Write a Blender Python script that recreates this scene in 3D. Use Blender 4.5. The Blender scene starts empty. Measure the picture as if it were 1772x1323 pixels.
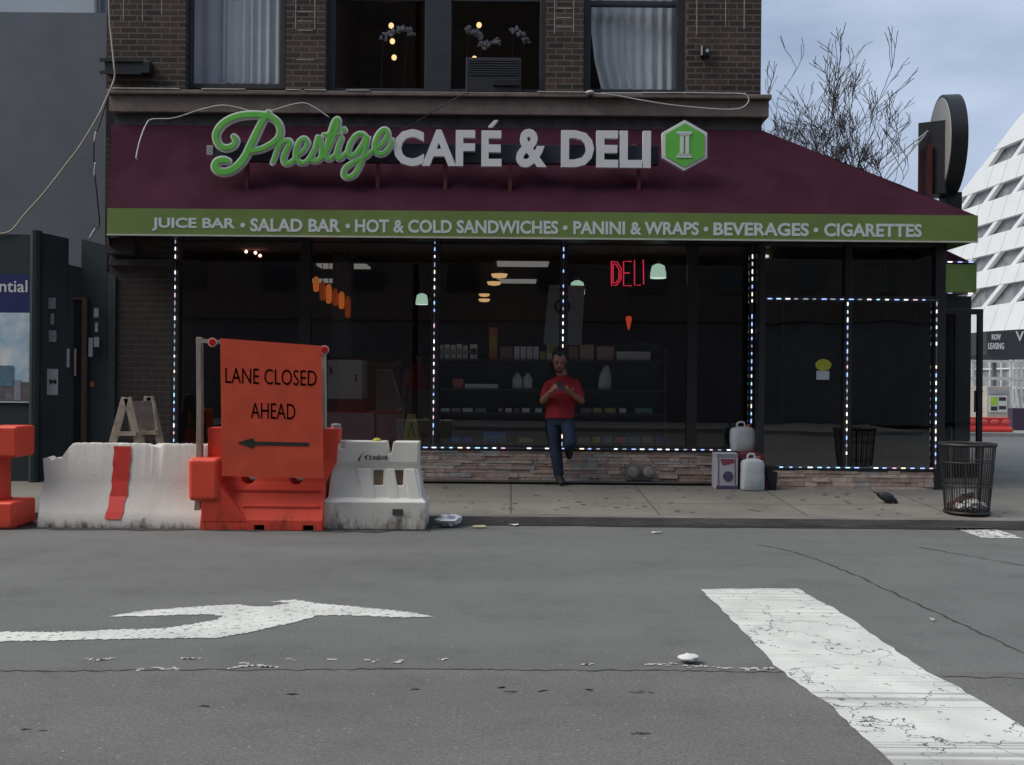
import bpy, bmesh, math, random
from mathutils import Vector, Matrix
from mathutils.geometry import tessellate_polygon
random.seed(7)
R = math.radians
S = bpy.context.scene
COL = S.collection

# ------------------------------------------------------------------ camera
F, CX, CY, H, ROLL = 1686.0, 886.0, 661.5, 1.45, 0.0085   # photo focal length in px, eye height in m
cam = bpy.data.cameras.new('camera')
cam.sensor_width = 36.0
cam.lens = F / 1772.0 * 36.0
cam.clip_start, cam.clip_end = 0.1, 2000
cam_o = bpy.data.objects.new('camera', cam)
cam_o.location = (0, 0, H)
cam_o.rotation_euler = (R(90), -ROLL, 0)
COL.objects.link(cam_o)
S.camera = cam_o

# ------------------------------------------------------------------ sky, sun, exposure
SUN_EL, SUN_AZ = R(47), R(259)            # azimuth clockwise from +Y
w = bpy.data.worlds.new('World')
S.world = w
w.use_nodes = True
nt = w.node_tree
nt.nodes.clear()
def N(t, kind, **kw):
    n = t.nodes.new(kind)
    for k, v in kw.items():
        setattr(n, k, v)
    return n
wo = N(nt, 'ShaderNodeOutputWorld')
bg = N(nt, 'ShaderNodeBackground')
sky = N(nt, 'ShaderNodeTexSky', sky_type='NISHITA', sun_disc=False)
sky.sun_elevation, sky.sun_rotation = SUN_EL, SUN_AZ
sky.air_density, sky.dust_density = 1.0, 2.0
tc = N(nt, 'ShaderNodeTexCoord')
mp = N(nt, 'ShaderNodeMapping')
mp.inputs['Scale'].default_value = (1.0, 1.0, 2.6)
nz = N(nt, 'ShaderNodeTexNoise')
nz.inputs['Scale'].default_value = 3.2
nz.inputs['Detail'].default_value = 5
nz.inputs['Roughness'].default_value = 0.5
rp = N(nt, 'ShaderNodeValToRGB')
rp.color_ramp.elements[0].position = 0.3
rp.color_ramp.elements[0].color = (1.75, 2.25, 3.2, 1)
rp.color_ramp.elements[1].position = 0.72
rp.color_ramp.elements[1].color = (4.2, 4.85, 5.9, 1)
mx = N(nt, 'ShaderNodeMix', data_type='RGBA')
mx.inputs[0].default_value = 0.88
L = nt.links.new
L(tc.outputs['Generated'], mp.inputs['Vector'])
L(mp.outputs[0], nz.inputs['Vector'])
L(nz.outputs['Fac'], rp.inputs[0])
L(sky.outputs[0], mx.inputs[6])
L(rp.outputs[0], mx.inputs[7])
L(mx.outputs[2], bg.inputs['Color'])
bg.inputs['Strength'].default_value = 0.10
L(bg.outputs[0], wo.inputs[0])

sl = bpy.data.lights.new('sun', 'SUN')
sl.energy, sl.angle, sl.color = 1.9, R(40), (1.0, 0.94, 0.84)
so = bpy.data.objects.new('sun', sl)
so.rotation_euler = (math.pi / 2 - SUN_EL, 0, math.pi - SUN_AZ)
d = Vector((math.sin(SUN_AZ) * math.cos(SUN_EL), math.cos(SUN_AZ) * math.cos(SUN_EL), math.sin(SUN_EL)))
so.rotation_euler = d.to_track_quat('Z', 'Y').to_euler()
COL.objects.link(so)

vs = S.view_settings
vs.view_transform = 'Standard'
vs.look = 'None'
vs.exposure = 0.7
vs.gamma = 1.0
S.cycles.use_denoising = True
S.cycles.max_bounces = 8
S.cycles.transparent_max_bounces = 16
S.cycles.sample_clamp_indirect = 4.0
S.cycles.caustics_reflective = False
S.cycles.caustics_refractive = False

# ------------------------------------------------------------------ pixel of the photograph -> point of the place
CR, SR = math.cos(ROLL), math.sin(ROLL)
def lev(px, py):
    u, v = px - CX, py - CY
    return u * CR + v * SR, -u * SR + v * CR
def at(px, py, Y):
    u, v = lev(px, py)
    return Vector((u / F * Y, Y, H - v / F * Y))
def gnd(px, py, z=0.0):
    u, v = lev(px, py)
    Y = F * (H - z) / v
    return Vector((u / F * Y, Y, z))
def box_at(x0, y0, x1, y1, Y):
    c = at((x0 + x1) / 2, (y0 + y1) / 2, Y)
    hw, hh = abs(x1 - x0) / F * Y / 2, abs(y1 - y0) / F * Y / 2
    return c.x - hw, c.x + hw, c.z - hh, c.z + hh
CURB = 9.97
def sz(Y):
    return 0.075 + 0.046 * (Y - CURB)

# ------------------------------------------------------------------ materials
MATS = {}
def mat(name, col, rough=0.7, var=0.15, scale=6.0, bump=0.0, bscale=None, metal=0.0, col2=None, stretch=None, spec=0.5, detail=5):
    if name in MATS:
        return MATS[name]
    m = bpy.data.materials.new(name)
    m.use_nodes = True
    t = m.node_tree
    b = t.nodes['Principled BSDF']
    b.inputs['Roughness'].default_value = rough
    b.inputs['Metallic'].default_value = metal
    b.inputs['Specular IOR Level'].default_value = spec
    c = N(t, 'ShaderNodeTexCoord')
    src = c.outputs['Object']
    if stretch:
        mpn = N(t, 'ShaderNodeMapping')
        mpn.inputs['Scale'].default_value = stretch
        t.links.new(src, mpn.inputs['Vector'])
        src = mpn.outputs[0]
    n = N(t, 'ShaderNodeTexNoise')
    n.inputs['Scale'].default_value = scale
    n.inputs['Detail'].default_value = detail
    n.inputs['Roughness'].default_value = 0.65
    t.links.new(src, n.inputs['Vector'])
    r = N(t, 'ShaderNodeValToRGB')
    r.color_ramp.elements[0].position, r.color_ramp.elements[1].position = 0.28, 0.72
    if col2 is None:
        lo = [x * (1 - var) for x in col]
        hi = [min(1, x * (1 + var)) for x in col]
    else:
        lo, hi = col2, col
    r.color_ramp.elements[0].color = (*lo, 1)
    r.color_ramp.elements[1].color = (*hi, 1)
    t.links.new(n.outputs['Fac'], r.inputs[0])
    t.links.new(r.outputs[0], b.inputs['Base Color'])
    if bump:
        n2 = N(t, 'ShaderNodeTexNoise')
        n2.inputs['Scale'].default_value = bscale or scale * 4
        n2.inputs['Detail'].default_value = 6
        t.links.new(src, n2.inputs['Vector'])
        bp = N(t, 'ShaderNodeBump')
        bp.inputs['Strength'].default_value = bump
        bp.inputs['Distance'].default_value = 0.02
        t.links.new(n2.outputs['Fac'], bp.inputs['Height'])
        t.links.new(bp.outputs[0], b.inputs['Normal'])
    MATS[name] = m
    return m
def emat(name, col, strength):
    if name in MATS:
        return MATS[name]
    m = bpy.data.materials.new(name)
    m.use_nodes = True
    b = m.node_tree.nodes['Principled BSDF']
    b.inputs['Base Color'].default_value = (*[min(1, c * 0.6) for c in col], 1)
    b.inputs['Emission Color'].default_value = (*col, 1)
    b.inputs['Emission Strength'].default_value = strength
    MATS[name] = m
    return m
def glass_mat(name, tint=(0.8, 0.84, 0.84), boost=1.6, wav=0.0, wscale=1.5, rough=0.0):
    m = bpy.data.materials.new(name)
    m.use_nodes = True
    t = m.node_tree
    t.nodes.clear()
    o = N(t, 'ShaderNodeOutputMaterial')
    tr = N(t, 'ShaderNodeBsdfTransparent')
    tr.inputs[0].default_value = (*tint, 1)
    gl = N(t, 'ShaderNodeBsdfGlossy')
    gl.inputs['Roughness'].default_value = rough
    fr = N(t, 'ShaderNodeLayerWeight')
    fr.inputs['Blend'].default_value = 0.5
    pw = N(t, 'ShaderNodeMath', operation='POWER')
    pw.inputs[1].default_value = 5.0
    t.links.new(fr.outputs['Facing'], pw.inputs[0])
    mu = N(t, 'ShaderNodeMath', operation='MULTIPLY_ADD')
    mu.use_clamp = True
    mu.inputs[1].default_value = 1 - 0.04 * boost
    mu.inputs[2].default_value = 0.04 * boost
    mxs = N(t, 'ShaderNodeMixShader')
    t.links.new(pw.outputs[0], mu.inputs[0])
    t.links.new(mu.outputs[0], mxs.inputs[0])
    t.links.new(tr.outputs[0], mxs.inputs[1])
    t.links.new(gl.outputs[0], mxs.inputs[2])
    t.links.new(mxs.outputs[0], o.inputs[0])
    if wav:
        c = N(t, 'ShaderNodeTexCoord')
        n = N(t, 'ShaderNodeTexNoise')
        n.inputs['Scale'].default_value = wscale
        n.inputs['Detail'].default_value = 1
        t.links.new(c.outputs['Object'], n.inputs['Vector'])
        bp = N(t, 'ShaderNodeBump')
        bp.inputs['Strength'].default_value = wav
        bp.inputs['Distance'].default_value = 0.02
        t.links.new(n.outputs['Fac'], bp.inputs['Height'])
        t.links.new(bp.outputs[0], gl.inputs['Normal'])
    MATS[name] = m
    return m
def brick_mat(name, c1, c2, mortar, bw=0.21, bh=0.075, ms=0.011, bump=0.5, vert=True, dirt=0.35, rough=0.85, offset=0.5):
    m = bpy.data.materials.new(name)
    m.use_nodes = True
    t = m.node_tree
    b = t.nodes['Principled BSDF']
    b.inputs['Roughness'].default_value = rough
    c = N(t, 'ShaderNodeTexCoord')
    sep = N(t, 'ShaderNodeSeparateXYZ')
    t.links.new(c.outputs['Object'], sep.inputs[0])
    cmb = N(t, 'ShaderNodeCombineXYZ')
    if vert:
        ad = N(t, 'ShaderNodeMath', operation='ADD')
        t.links.new(sep.outputs[0], ad.inputs[0])
        t.links.new(sep.outputs[1], ad.inputs[1])
        t.links.new(ad.outputs[0], cmb.inputs[0])
        t.links.new(sep.outputs[2], cmb.inputs[1])
    else:
        t.links.new(sep.outputs[0], cmb.inputs[0])
        t.links.new(sep.outputs[1], cmb.inputs[1])
    br = N(t, 'ShaderNodeTexBrick')
    br.offset = offset
    br.inputs['Scale'].default_value = 1.0
    br.inputs['Brick Width'].default_value = bw
    br.inputs['Row Height'].default_value = bh
    br.inputs['Mortar Size'].default_value = ms
    br.inputs['Mortar Smooth'].default_value = 0.3
    br.inputs['Color1'].default_value = (*c1, 1)
    br.inputs['Color2'].default_value = (*c2, 1)
    br.inputs['Mortar'].default_value = (*mortar, 1)
    t.links.new(cmb.outputs[0], br.inputs['Vector'])
    n = N(t, 'ShaderNodeTexNoise')
    n.inputs['Scale'].default_value = 1.3
    n.inputs['Detail'].default_value = 8
    n.inputs['Roughness'].default_value = 0.7
    t.links.new(c.outputs['Object'], n.inputs['Vector'])
    mr = N(t, 'ShaderNodeMapRange')
    mr.inputs[1].default_value, mr.inputs[2].default_value = 0.3, 0.7
    mr.inputs[3].default_value, mr.inputs[4].default_value = 1 - dirt, 1 + dirt * 0.4
    t.links.new(n.outputs['Fac'], mr.inputs[0])
    n3 = N(t, 'ShaderNodeTexNoise')
    n3.inputs['Scale'].default_value = 55
    n3.inputs['Detail'].default_value = 3
    t.links.new(c.outputs['Object'], n3.inputs['Vector'])
    mr3 = N(t, 'ShaderNodeMapRange')
    mr3.inputs[1].default_value, mr3.inputs[2].default_value = 0.3, 0.7
    mr3.inputs[3].default_value, mr3.inputs[4].default_value = 0.82, 1.15
    t.links.new(n3.outputs['Fac'], mr3.inputs[0])
    mm = N(t, 'ShaderNodeMath', operation='MULTIPLY')
    t.links.new(mr.outputs[0], mm.inputs[0])
    t.links.new(mr3.outputs[0], mm.inputs[1])
    vm = N(t, 'ShaderNodeVectorMath', operation='SCALE')
    t.links.new(br.outputs['Color'], vm.inputs[0])
    t.links.new(mm.outputs[0], vm.inputs['Scale'])
    t.links.new(vm.outputs[0], b.inputs['Base Color'])
    if bump:
        iv = N(t, 'ShaderNodeMath', operation='SUBTRACT')
        iv.inputs[0].default_value = 1.0
        t.links.new(br.outputs['Fac'], iv.inputs[1])
        bp = N(t, 'ShaderNodeBump')
        bp.inputs['Strength'].default_value = bump
        bp.inputs['Distance'].default_value = 0.008
        t.links.new(iv.outputs[0], bp.inputs['Height'])
        t.links.new(bp.outputs[0], b.inputs['Normal'])
    MATS[name] = m
    return m
def paint_mat(name, col, wear=0.42, scale=22, stretch=(1, 1, 1), streak=False):
    """worn road paint: paint that is missing in flakes and lines"""
    m = bpy.data.materials.new(name)
    m.use_nodes = True
    t = m.node_tree
    b = t.nodes['Principled BSDF']
    o = t.nodes['Material Output']
    b.inputs['Roughness'].default_value = 0.75
    c = N(t, 'ShaderNodeTexCoord')
    mpn = N(t, 'ShaderNodeMapping')
    mpn.inputs['Scale'].default_value = stretch
    t.links.new(c.outputs['Object'], mpn.inputs['Vector'])
    n = N(t, 'ShaderNodeTexNoise')
    n.inputs['Scale'].default_value = scale
    n.inputs['Detail'].default_value = 9
    n.inputs['Roughness'].default_value = 0.72
    t.links.new(mpn.outputs[0], n.inputs['Vector'])
    r = N(t, 'ShaderNodeValToRGB')
    r.color_ramp.elements[0].position, r.color_ramp.elements[1].position = wear - 0.025, wear + 0.02
    t.links.new(n.outputs['Fac'], r.inputs[0])
    n2 = N(t, 'ShaderNodeTexNoise')
    n2.inputs['Scale'].default_value = 3
    n2.inputs['Detail'].default_value = 6
    t.links.new(c.outputs['Object'], n2.inputs['Vector'])
    r2 = N(t, 'ShaderNodeValToRGB')
    r2.color_ramp.elements[0].position, r2.color_ramp.elements[1].position = 0.3, 0.65
    r2.color_ramp.elements[0].color = (*[x * 0.78 for x in col], 1)
    r2.color_ramp.elements[1].color = (*col, 1)
    t.links.new(n2.outputs['Fac'], r2.inputs[0])
    fac = r.outputs[0]
    if streak:
        # cracks: thin lines from voronoi edges; tyre wear: fine lines along x
        v = N(t, 'ShaderNodeTexVoronoi', feature='DISTANCE_TO_EDGE')
        v.inputs['Scale'].default_value = 1.7
        nd = N(t, 'ShaderNodeTexNoise')
        nd.inputs['Scale'].default_value = 5.0
        nd.inputs['Detail'].default_value = 6
        t.links.new(c.outputs['Object'], nd.inputs['Vector'])
        vm = N(t, 'ShaderNodeVectorMath', operation='MULTIPLY_ADD')
        vm.inputs[1].default_value = (0.6, 0.6, 0.6)
        t.links.new(nd.outputs['Color'], vm.inputs[0])
        t.links.new(c.outputs['Object'], vm.inputs[2])
        t.links.new(vm.outputs[0], v.inputs['Vector'])
        cr = N(t, 'ShaderNodeMath', operation='GREATER_THAN')
        cr.inputs[1].default_value = 0.006
        t.links.new(v.outputs['Distance'], cr.inputs[0])
        m1 = N(t, 'ShaderNodeMath', operation='MULTIPLY')
        t.links.new(fac, m1.inputs[0])
        t.links.new(cr.outputs[0], m1.inputs[1])
        fac = m1.outputs[0]
        m3 = N(t, 'ShaderNodeMapping')
        m3.inputs['Scale'].default_value = (0.12, 26, 1)
        t.links.new(c.outputs['Object'], m3.inputs['Vector'])
        n4 = N(t, 'ShaderNodeTexNoise')
        n4.inputs['Scale'].default_value = 2.0
        n4.inputs['Detail'].default_value = 3
        t.links.new(m3.outputs[0], n4.inputs['Vector'])
        m5 = N(t, 'ShaderNodeMapping')
        m5.inputs['Scale'].default_value = (0.1, 1.3, 1)
        t.links.new(c.outputs['Object'], m5.inputs['Vector'])
        n5 = N(t, 'ShaderNodeTexNoise')
        n5.inputs['Scale'].default_value = 1.6
        t.links.new(m5.outputs[0], n5.inputs['Vector'])
        ss = N(t, 'ShaderNodeMath', operation='ADD')
        t.links.new(n4.outputs['Fac'], ss.inputs[0])
        t.links.new(n5.outputs['Fac'], ss.inputs[1])
        rr = N(t, 'ShaderNodeMapRange')
        rr.inputs[1].default_value, rr.inputs[2].default_value = 1.08, 1.26
        rr.inputs[3].default_value, rr.inputs[4].default_value = 1.0, 0.55
        t.links.new(ss.outputs[0], rr.inputs[0])
        m2 = N(t, 'ShaderNodeMath', operation='MULTIPLY')
        t.links.new(fac, m2.inputs[0])
        t.links.new(rr.outputs[0], m2.inputs[1])
        fac = m2.outputs[0]
    t.links.new(r2.outputs[0], b.inputs['Base Color'])
    tr = N(t, 'ShaderNodeBsdfTransparent')
    ms = N(t, 'ShaderNodeMixShader')
    t.links.new(fac, ms.inputs[0])
    t.links.new(tr.outputs[0], ms.inputs[1])
    t.links.new(b.outputs[0], ms.inputs[2])
    t.links.new(ms.outputs[0], o.inputs[0])
    MATS[name] = m
    return m

# ------------------------------------------------------------------ mesh builder
ORG = {}
class MB:
    def __init__(s):
        s.v, s.f, s.m = [], [], []
    def add(s, vs, fs, mi=0):
        b = len(s.v)
        s.v += [Vector(p) for p in vs]
        s.f += [[b + i for i in f] for f in fs]
        s.m += [mi] * len(fs)
        return s
    def box(s, x0, x1, y0, y1, z0, z1, mi=0, M=None):
        vs = [Vector(p) for p in ((x0, y0, z0), (x1, y0, z0), (x1, y1, z0), (x0, y1, z0), (x0, y0, z1), (x1, y0, z1), (x1, y1, z1), (x0, y1, z1))]
        if M:
            vs = [M @ p for p in vs]
        return s.add(vs, [(0, 3, 2, 1), (4, 5, 6, 7), (0, 1, 5, 4), (1, 2, 6, 5), (2, 3, 7, 6), (3, 0, 4, 7)], mi)
    def quad(s, a, b, c, d, mi=0):
        return s.add([a, b, c, d], [(0, 1, 2, 3)], mi)
    def bar(s, p, q, wd, ht, mi=0, up=(0, 0, 1)):
        p, q = Vector(p), Vector(q)
        ax = (q - p).normalized()
        sd = ax.cross(Vector(up))
        if sd.length < 1e-4:
            sd = ax.cross(Vector((0, 1, 0)))
        sd.normalize()
        u = sd.cross(ax)
        a, b = sd * wd / 2, u * ht / 2
        vs = [p - a - b, p + a - b, p + a + b, p - a + b, q - a - b, q + a - b, q + a + b, q - a + b]
        return s.add(vs, [(0, 1, 2, 3), (4, 7, 6, 5), (0, 4, 5, 1), (1, 5, 6, 2), (2, 6, 7, 3), (3, 7, 4, 0)], mi)
    def tube(s, pts, r, n=8, mi=0, cap=True):
        pts = [Vector(p) for p in pts]
        rs = r if isinstance(r, (list, tuple)) else [r] * len(pts)
        ref = None
        rings = []
        for i, p in enumerate(pts):
            tg = (pts[min(i + 1, len(pts) - 1)] - pts[max(i - 1, 0)])
            if tg.length < 1e-9:
                tg = Vector((0, 0, 1))
            tg.normalize()
            if ref is None:
                ref = tg.orthogonal().normalized()
            ref = (ref - tg * ref.dot(tg))
            if ref.length < 1e-6:
                ref = tg.orthogonal()
            ref.normalize()
            o = tg.cross(ref)
            rings.append([p + (ref * math.cos(2 * math.pi * k / n) + o * math.sin(2 * math.pi * k / n)) * rs[i] for k in range(n)])
        return s.loft(rings, mi, cap)
    def loft(s, rings, mi=0, cap=True, closed=False):
        n = len(rings[0])
        vs = [p for rg in rings for p in rg]
        fs = []
        m = len(rings)
        for i in range(m if closed else m - 1):
            a, b = i * n, ((i + 1) % m) * n
            for k in range(n):
                fs.append((a + k, a + (k + 1) % n, b + (k + 1) % n, b + k))
        if cap and not closed:
            fs.append(tuple(reversed(range(n))))
            fs.append(tuple(range((m - 1) * n, m * n)))
        return s.add(vs, fs, mi)
    def prism(s, poly, vec, mi=0):
        """closed polygon (list of points) pushed along vec"""
        vec = Vector(vec)
        poly = [Vector(p) for p in poly]
        n = len(poly)
        tri = tessellate_polygon([poly])
        vs = poly + [p + vec for p in poly]
        fs = [tuple(t) for t in tri] + [tuple(n + i for i in reversed(t)) for t in tri]
        fs += [(i, (i + 1) % n, n + (i + 1) % n, n + i) for i in range(n)]
        return s.add(vs, fs, mi)
    def flat(s, poly, mi=0):
        poly = [Vector(p) for p in poly]
        return s.add(poly, [tuple(t) for t in tessellate_polygon([poly])], mi)
    def ell(s, c, rx, ry, rz, nu=14, nv=9, mi=0, M=None):
        c = Vector(c)
        rings = []
        for j in range(1, nv):
            th = math.pi * j / nv
            rings.append([Vector((rx * math.sin(th) * math.cos(2 * math.pi * k / nu), ry * math.sin(th) * math.sin(2 * math.pi * k / nu), -rz * math.cos(th))) for k in range(nu)])
        vs = [p for rg in rings for p in rg] + [Vector((0, 0, -rz)), Vector((0, 0, rz))]
        if M:
            vs = [M @ p for p in vs]
        vs = [p + c for p in vs]
        fs = []
        for i in range(len(rings) - 1):
            for k in range(nu):
                fs.append((i * nu + k, i * nu + (k + 1) % nu, (i + 1) * nu + (k + 1) % nu, (i + 1) * nu + k))
        t = len(rings) * nu
        for k in range(nu):
            fs.append((t, (k + 1) % nu, k))
            fs.append((t + 1, (len(rings) - 1) * nu + k, (len(rings) - 1) * nu + (k + 1) % nu))
        return s.add(vs, fs, mi)
    def lathe(s, c, prof, n=20, mi=0, axis=None, cap=True):
        c = Vector(c)
        rings = []
        for r, z in prof:
            rg = [Vector((r * math.cos(2 * math.pi * k / n), r * math.sin(2 * math.pi * k / n), z)) for k in range(n)]
            if axis:
                rg = [axis @ p for p in rg]
            rings.append([c + p for p in rg])
        return s.loft(rings, mi, cap)
    def stroke(s, pts, rad, depth, mi=0, n=8, close=False):
        """flattened tube drawn in the x-z plane (lettering); rad number or list"""
        pts = [Vector(p) for p in pts]
        rs = rad if isinstance(rad, (list, tuple)) else [rad] * len(pts)
        rings = []
        for i, p in enumerate(pts):
            tg = pts[min(i + 1, len(pts) - 1)] - pts[max(i - 1, 0)]
            tg = Vector((tg.x, 0, tg.z))
            if tg.length < 1e-9:
                tg = Vector((1, 0, 0))
            tg.normalize()
            sd = Vector((-tg.z, 0, tg.x))
            k_ = [(math.cos(2 * math.pi * k / n), math.sin(2 * math.pi * k / n)) for k in range(n)]
            rings.append([p + sd * rs[i] * a + Vector((0, depth * b, 0)) for a, b in k_])
        # rounded ends
        def endcap(ring, p, tgt, r):
            out = []
            for q in (0.5, 0.85):
                out.append([p + (v - p) * math.sqrt(1 - q * q) + tgt * r * q for v in ring])
            return out
        t0 = (pts[0] - pts[1]); t0.y = 0; t0.normalize()
        t1 = (pts[-1] - pts[-2]); t1.y = 0; t1.normalize()
        a = endcap(rings[0], pts[0], t0, rs[0])
        b = endcap(rings[-1], pts[-1], t1, rs[-1])
        return s.loft([a[1], a[0]] + rings + b, mi)
    def ribbon(s, pts, rs, d, lift=0.0, mi=0):
        """flat faced letter stroke with a chamfered edge, x-z plane"""
        pts = [Vector(p) for p in pts]
        rings = []
        n = len(pts)
        def ring_(p, sd, r, i):
            k = Vector((0, -lift - 0.00004 * i, 0))
            return [p + k + sd * a * r + Vector((0, b * d, 0)) for a, b in ((-1, 1), (-1, -0.4), (-0.88, -1), (0.88, -1), (1, -0.4), (1, 1))]
        for i, p in enumerate(pts):
            tg = pts[min(i + 1, n - 1)] - pts[max(i - 1, 0)]
            tg = Vector((tg.x, 0, tg.z)).normalized()
            sd = Vector((-tg.z, 0, tg.x))
            if i == 0:
                for q in (0.92, 0.7, 0.38):
                    rings.append(ring_(p - tg * rs[0] * q, sd, rs[0] * math.sqrt(1 - q * q), i))
            rings.append(ring_(p, sd, rs[i], i))
            if i == n - 1:
                for q in (0.38, 0.7, 0.92):
                    rings.append(ring_(p + tg * rs[-1] * q, sd, rs[-1] * math.sqrt(1 - q * q), i))
        return s.loft(rings, mi)
    def text(s, body, x0, x1, z0, z1, y, depth=0.006, bold=0.0, mi=0, shear=0.0, M=None, keep=False):
        cu = bpy.data.curves.new('t', 'FONT')
        cu.body = body
        cu.size = 1.0
        cu.extrude = 0.02
        cu.offset = bold
        cu.shear = shear
        cu.resolution_u = 3
        ob = bpy.data.objects.new('t', cu)
        COL.objects.link(ob)
        bpy.context.view_layer.update()
        me = bpy.data.meshes.new_from_object(ob.evaluated_get(bpy.context.evaluated_depsgraph_get()))
        co = [v.co.copy() for v in me.vertices]
        fs = [tuple(p.vertices) for p in me.polygons]
        bpy.data.objects.remove(ob)
        bpy.data.curves.remove(cu)
        bpy.data.meshes.remove(me)
        ax, bx = min(c.x for c in co), max(c.x for c in co)
        az, bz = min(c.y for c in co), max(c.y for c in co)
        vs = []
        for c in co:
            p = Vector((x0 + (c.x - ax) / (bx - ax) * (x1 - x0), y - (c.z + 0.02) / 0.04 * depth, z0 + (c.y - az) / (bz - az) * (z1 - z0)))
            vs.append(M @ p if M else p)
        return s.add(vs, fs, mi)
    def build(s, name, mats, parent=None, bevel=0, smooth=False, origin=None, seg=2, noweld=True):
        if not isinstance(mats, (list, tuple)):
            mats = [mats]
        if parent is not None:
            o0 = ORG[parent]
        else:
            o0 = Vector(origin) if origin is not None else Vector((0, 0, 0))
        me = bpy.data.meshes.new(name)
        me.from_pydata([tuple(p - o0) for p in s.v], [], s.f)
        for m in mats:
            me.materials.append(m)
        for p, mi in zip(me.polygons, s.m):
            p.material_index = mi
            p.use_smooth = bool(smooth)
        bm = bmesh.new()
        bm.from_mesh(me)
        bmesh.ops.recalc_face_normals(bm, faces=bm.faces)
        bm.to_mesh(me)
        bm.free()
        ob = bpy.data.objects.new(name, me)
        COL.objects.link(ob)
        if parent is not None:
            ob.parent = parent
            if parent.type == 'MESH':
                ORG[ob] = o0
            else:
                ORG[ob] = o0
        else:
            ob.location = o0
            ORG[ob] = o0
        if bevel:
            bv = ob.modifiers.new('bevel', 'BEVEL')
            bv.width, bv.segments, bv.limit_method, bv.angle_limit = bevel, seg, 'ANGLE', R(35)
        if smooth == 'auto':
            for p in me.polygons:
                p.use_smooth = True
            es = ob.modifiers.new('es', 'EDGE_SPLIT')
            es.split_angle = R(40)
        return ob
def tag(o, label=None, cat=None, group=None, kind=None):
    if label: o['label'] = label
    if cat: o['category'] = cat
    if group: o['group'] = group
    if kind: o['kind'] = kind
    return o
def thing(name, label, cat, loc, group=None):
    o = bpy.data.objects.new(name, None)
    o.empty_display_size = 0.2
    COL.objects.link(o)
    o.location = loc
    ORG[o] = Vector(loc)
    return tag(o, label, cat, group)
def bake(ob):
    bpy.context.view_layer.update()
    me = bpy.data.meshes.new_from_object(ob.evaluated_get(bpy.context.evaluated_depsgraph_get()))
    ob.modifiers.clear()
    old = ob.data
    ob.data = me
    bpy.data.meshes.remove(old)
    return ob
def fuse(ob, voxel, smooth=4, fac=0.5):
    r = ob.modifiers.new('r', 'REMESH')
    r.mode, r.voxel_size, r.use_smooth_shade = 'VOXEL', voxel, True
    s_ = ob.modifiers.new('s', 'SMOOTH')
    s_.iterations, s_.factor = smooth, fac
    return bake(ob)
def cut(ob, cutters):
    for c in cutters:
        b = ob.modifiers.new('b', 'BOOLEAN')
        b.operation, b.solver, b.object = 'DIFFERENCE', 'EXACT', c
    bake(ob)
    for c in cutters:
        bpy.data.objects.remove(c)
    return ob
def smoothpts(pts, k=6):
    """Catmull-Rom through points"""
    P = [Vector(p) for p in pts]
    P = [P[0] * 2 - P[1]] + P + [P[-1] * 2 - P[-2]]
    out = []
    for i in range(1, len(P) - 2):
        for j in range(k):
            t = j / k
            a, b, c, d_ = P[i - 1], P[i], P[i + 1], P[i + 2]
            out.append(0.5 * ((2 * b) + (c - a) * t + (2 * a - 5 * b + 4 * c - d_) * t * t + (3 * b - a - 3 * c + d_) * t ** 3))
    out.append(P[-2])
    return out
def copy_tree(o, parent=None):
    c = o.copy()
    COL.objects.link(c)
    ORG[c] = ORG[o]
    if parent is not None:
        c.parent = parent
    for ch in list(o.children):
        copy_tree(ch, c)
    return c

# ------------------------------------------------------------------ palette (base colours)
black = mat('black_metal', (0.012, 0.013, 0.015), 0.45, 0.3, 3)
frame_dark = mat('dark_bronze_frame', (0.018, 0.018, 0.02), 0.5, 0.3, 4)
win_frame = mat('window_frame_paint', (0.03, 0.034, 0.04), 0.5, 0.25, 4)
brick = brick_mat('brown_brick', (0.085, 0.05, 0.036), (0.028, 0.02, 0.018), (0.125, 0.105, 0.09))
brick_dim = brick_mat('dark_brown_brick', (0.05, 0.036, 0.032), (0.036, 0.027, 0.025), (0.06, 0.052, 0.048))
lime = mat('pale_mortar_streak', (0.33, 0.29, 0.25), 0.9, 0.35, 9)
stone = mat('brownstone', (0.23, 0.18, 0.15), 0.85, 0.3, 5, 0.35, 30, col2=(0.13, 0.10, 0.085))
stone_dk = mat('sooty_stone', (0.055, 0.05, 0.048), 0.9, 0.5, 6, 0.4, 25)
maroon = mat('maroon_canvas', (0.049, 0.0165, 0.0275), 0.9, 0.2, 1.8, 0.12, 220, spec=0.02)
green = mat('green_canvas', (0.16, 0.23, 0.065), 0.8, 0.12, 2.0, 0.08, 200, spec=0.3)
letter = mat('pale_lettering', (0.62, 0.64, 0.64), 0.6, 0.08, 8)
white_sign = mat('white_sign_face', (0.72, 0.71, 0.72), 0.45, 0.05, 5)
green_sign = mat('green_sign_face', (0.14, 0.52, 0.075), 0.5, 0.08, 5)
raceway = mat('raceway_navy', (0.018, 0.022, 0.035), 0.5, 0.2, 5)
red_steel = mat('red_oxide_steel', (0.1, 0.018, 0.018), 0.6, 0.3, 9)
asphalt_dk = mat('bitumen_seam', (0.04, 0.04, 0.04), 0.9, 0.4, 15)
concrete_lt = mat('painted_concrete', (0.66, 0.63, 0.6), 0.85, 0.1, 4, 0.35, 45, col2=(0.47, 0.44, 0.41))
orange_pl = mat('orange_plastic', (0.86, 0.095, 0.035), 0.45, 0.12, 3, 0.05, 30, col2=(0.66, 0.07, 0.03))
orange_bd = mat('orange_sign_sheet', (0.6, 0.075, 0.035), 0.5, 0.16, 3.5, 0.25, 4)
red_paint = mat('red_paint', (0.6, 0.035, 0.025), 0.6, 0.15, 12)
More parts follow.
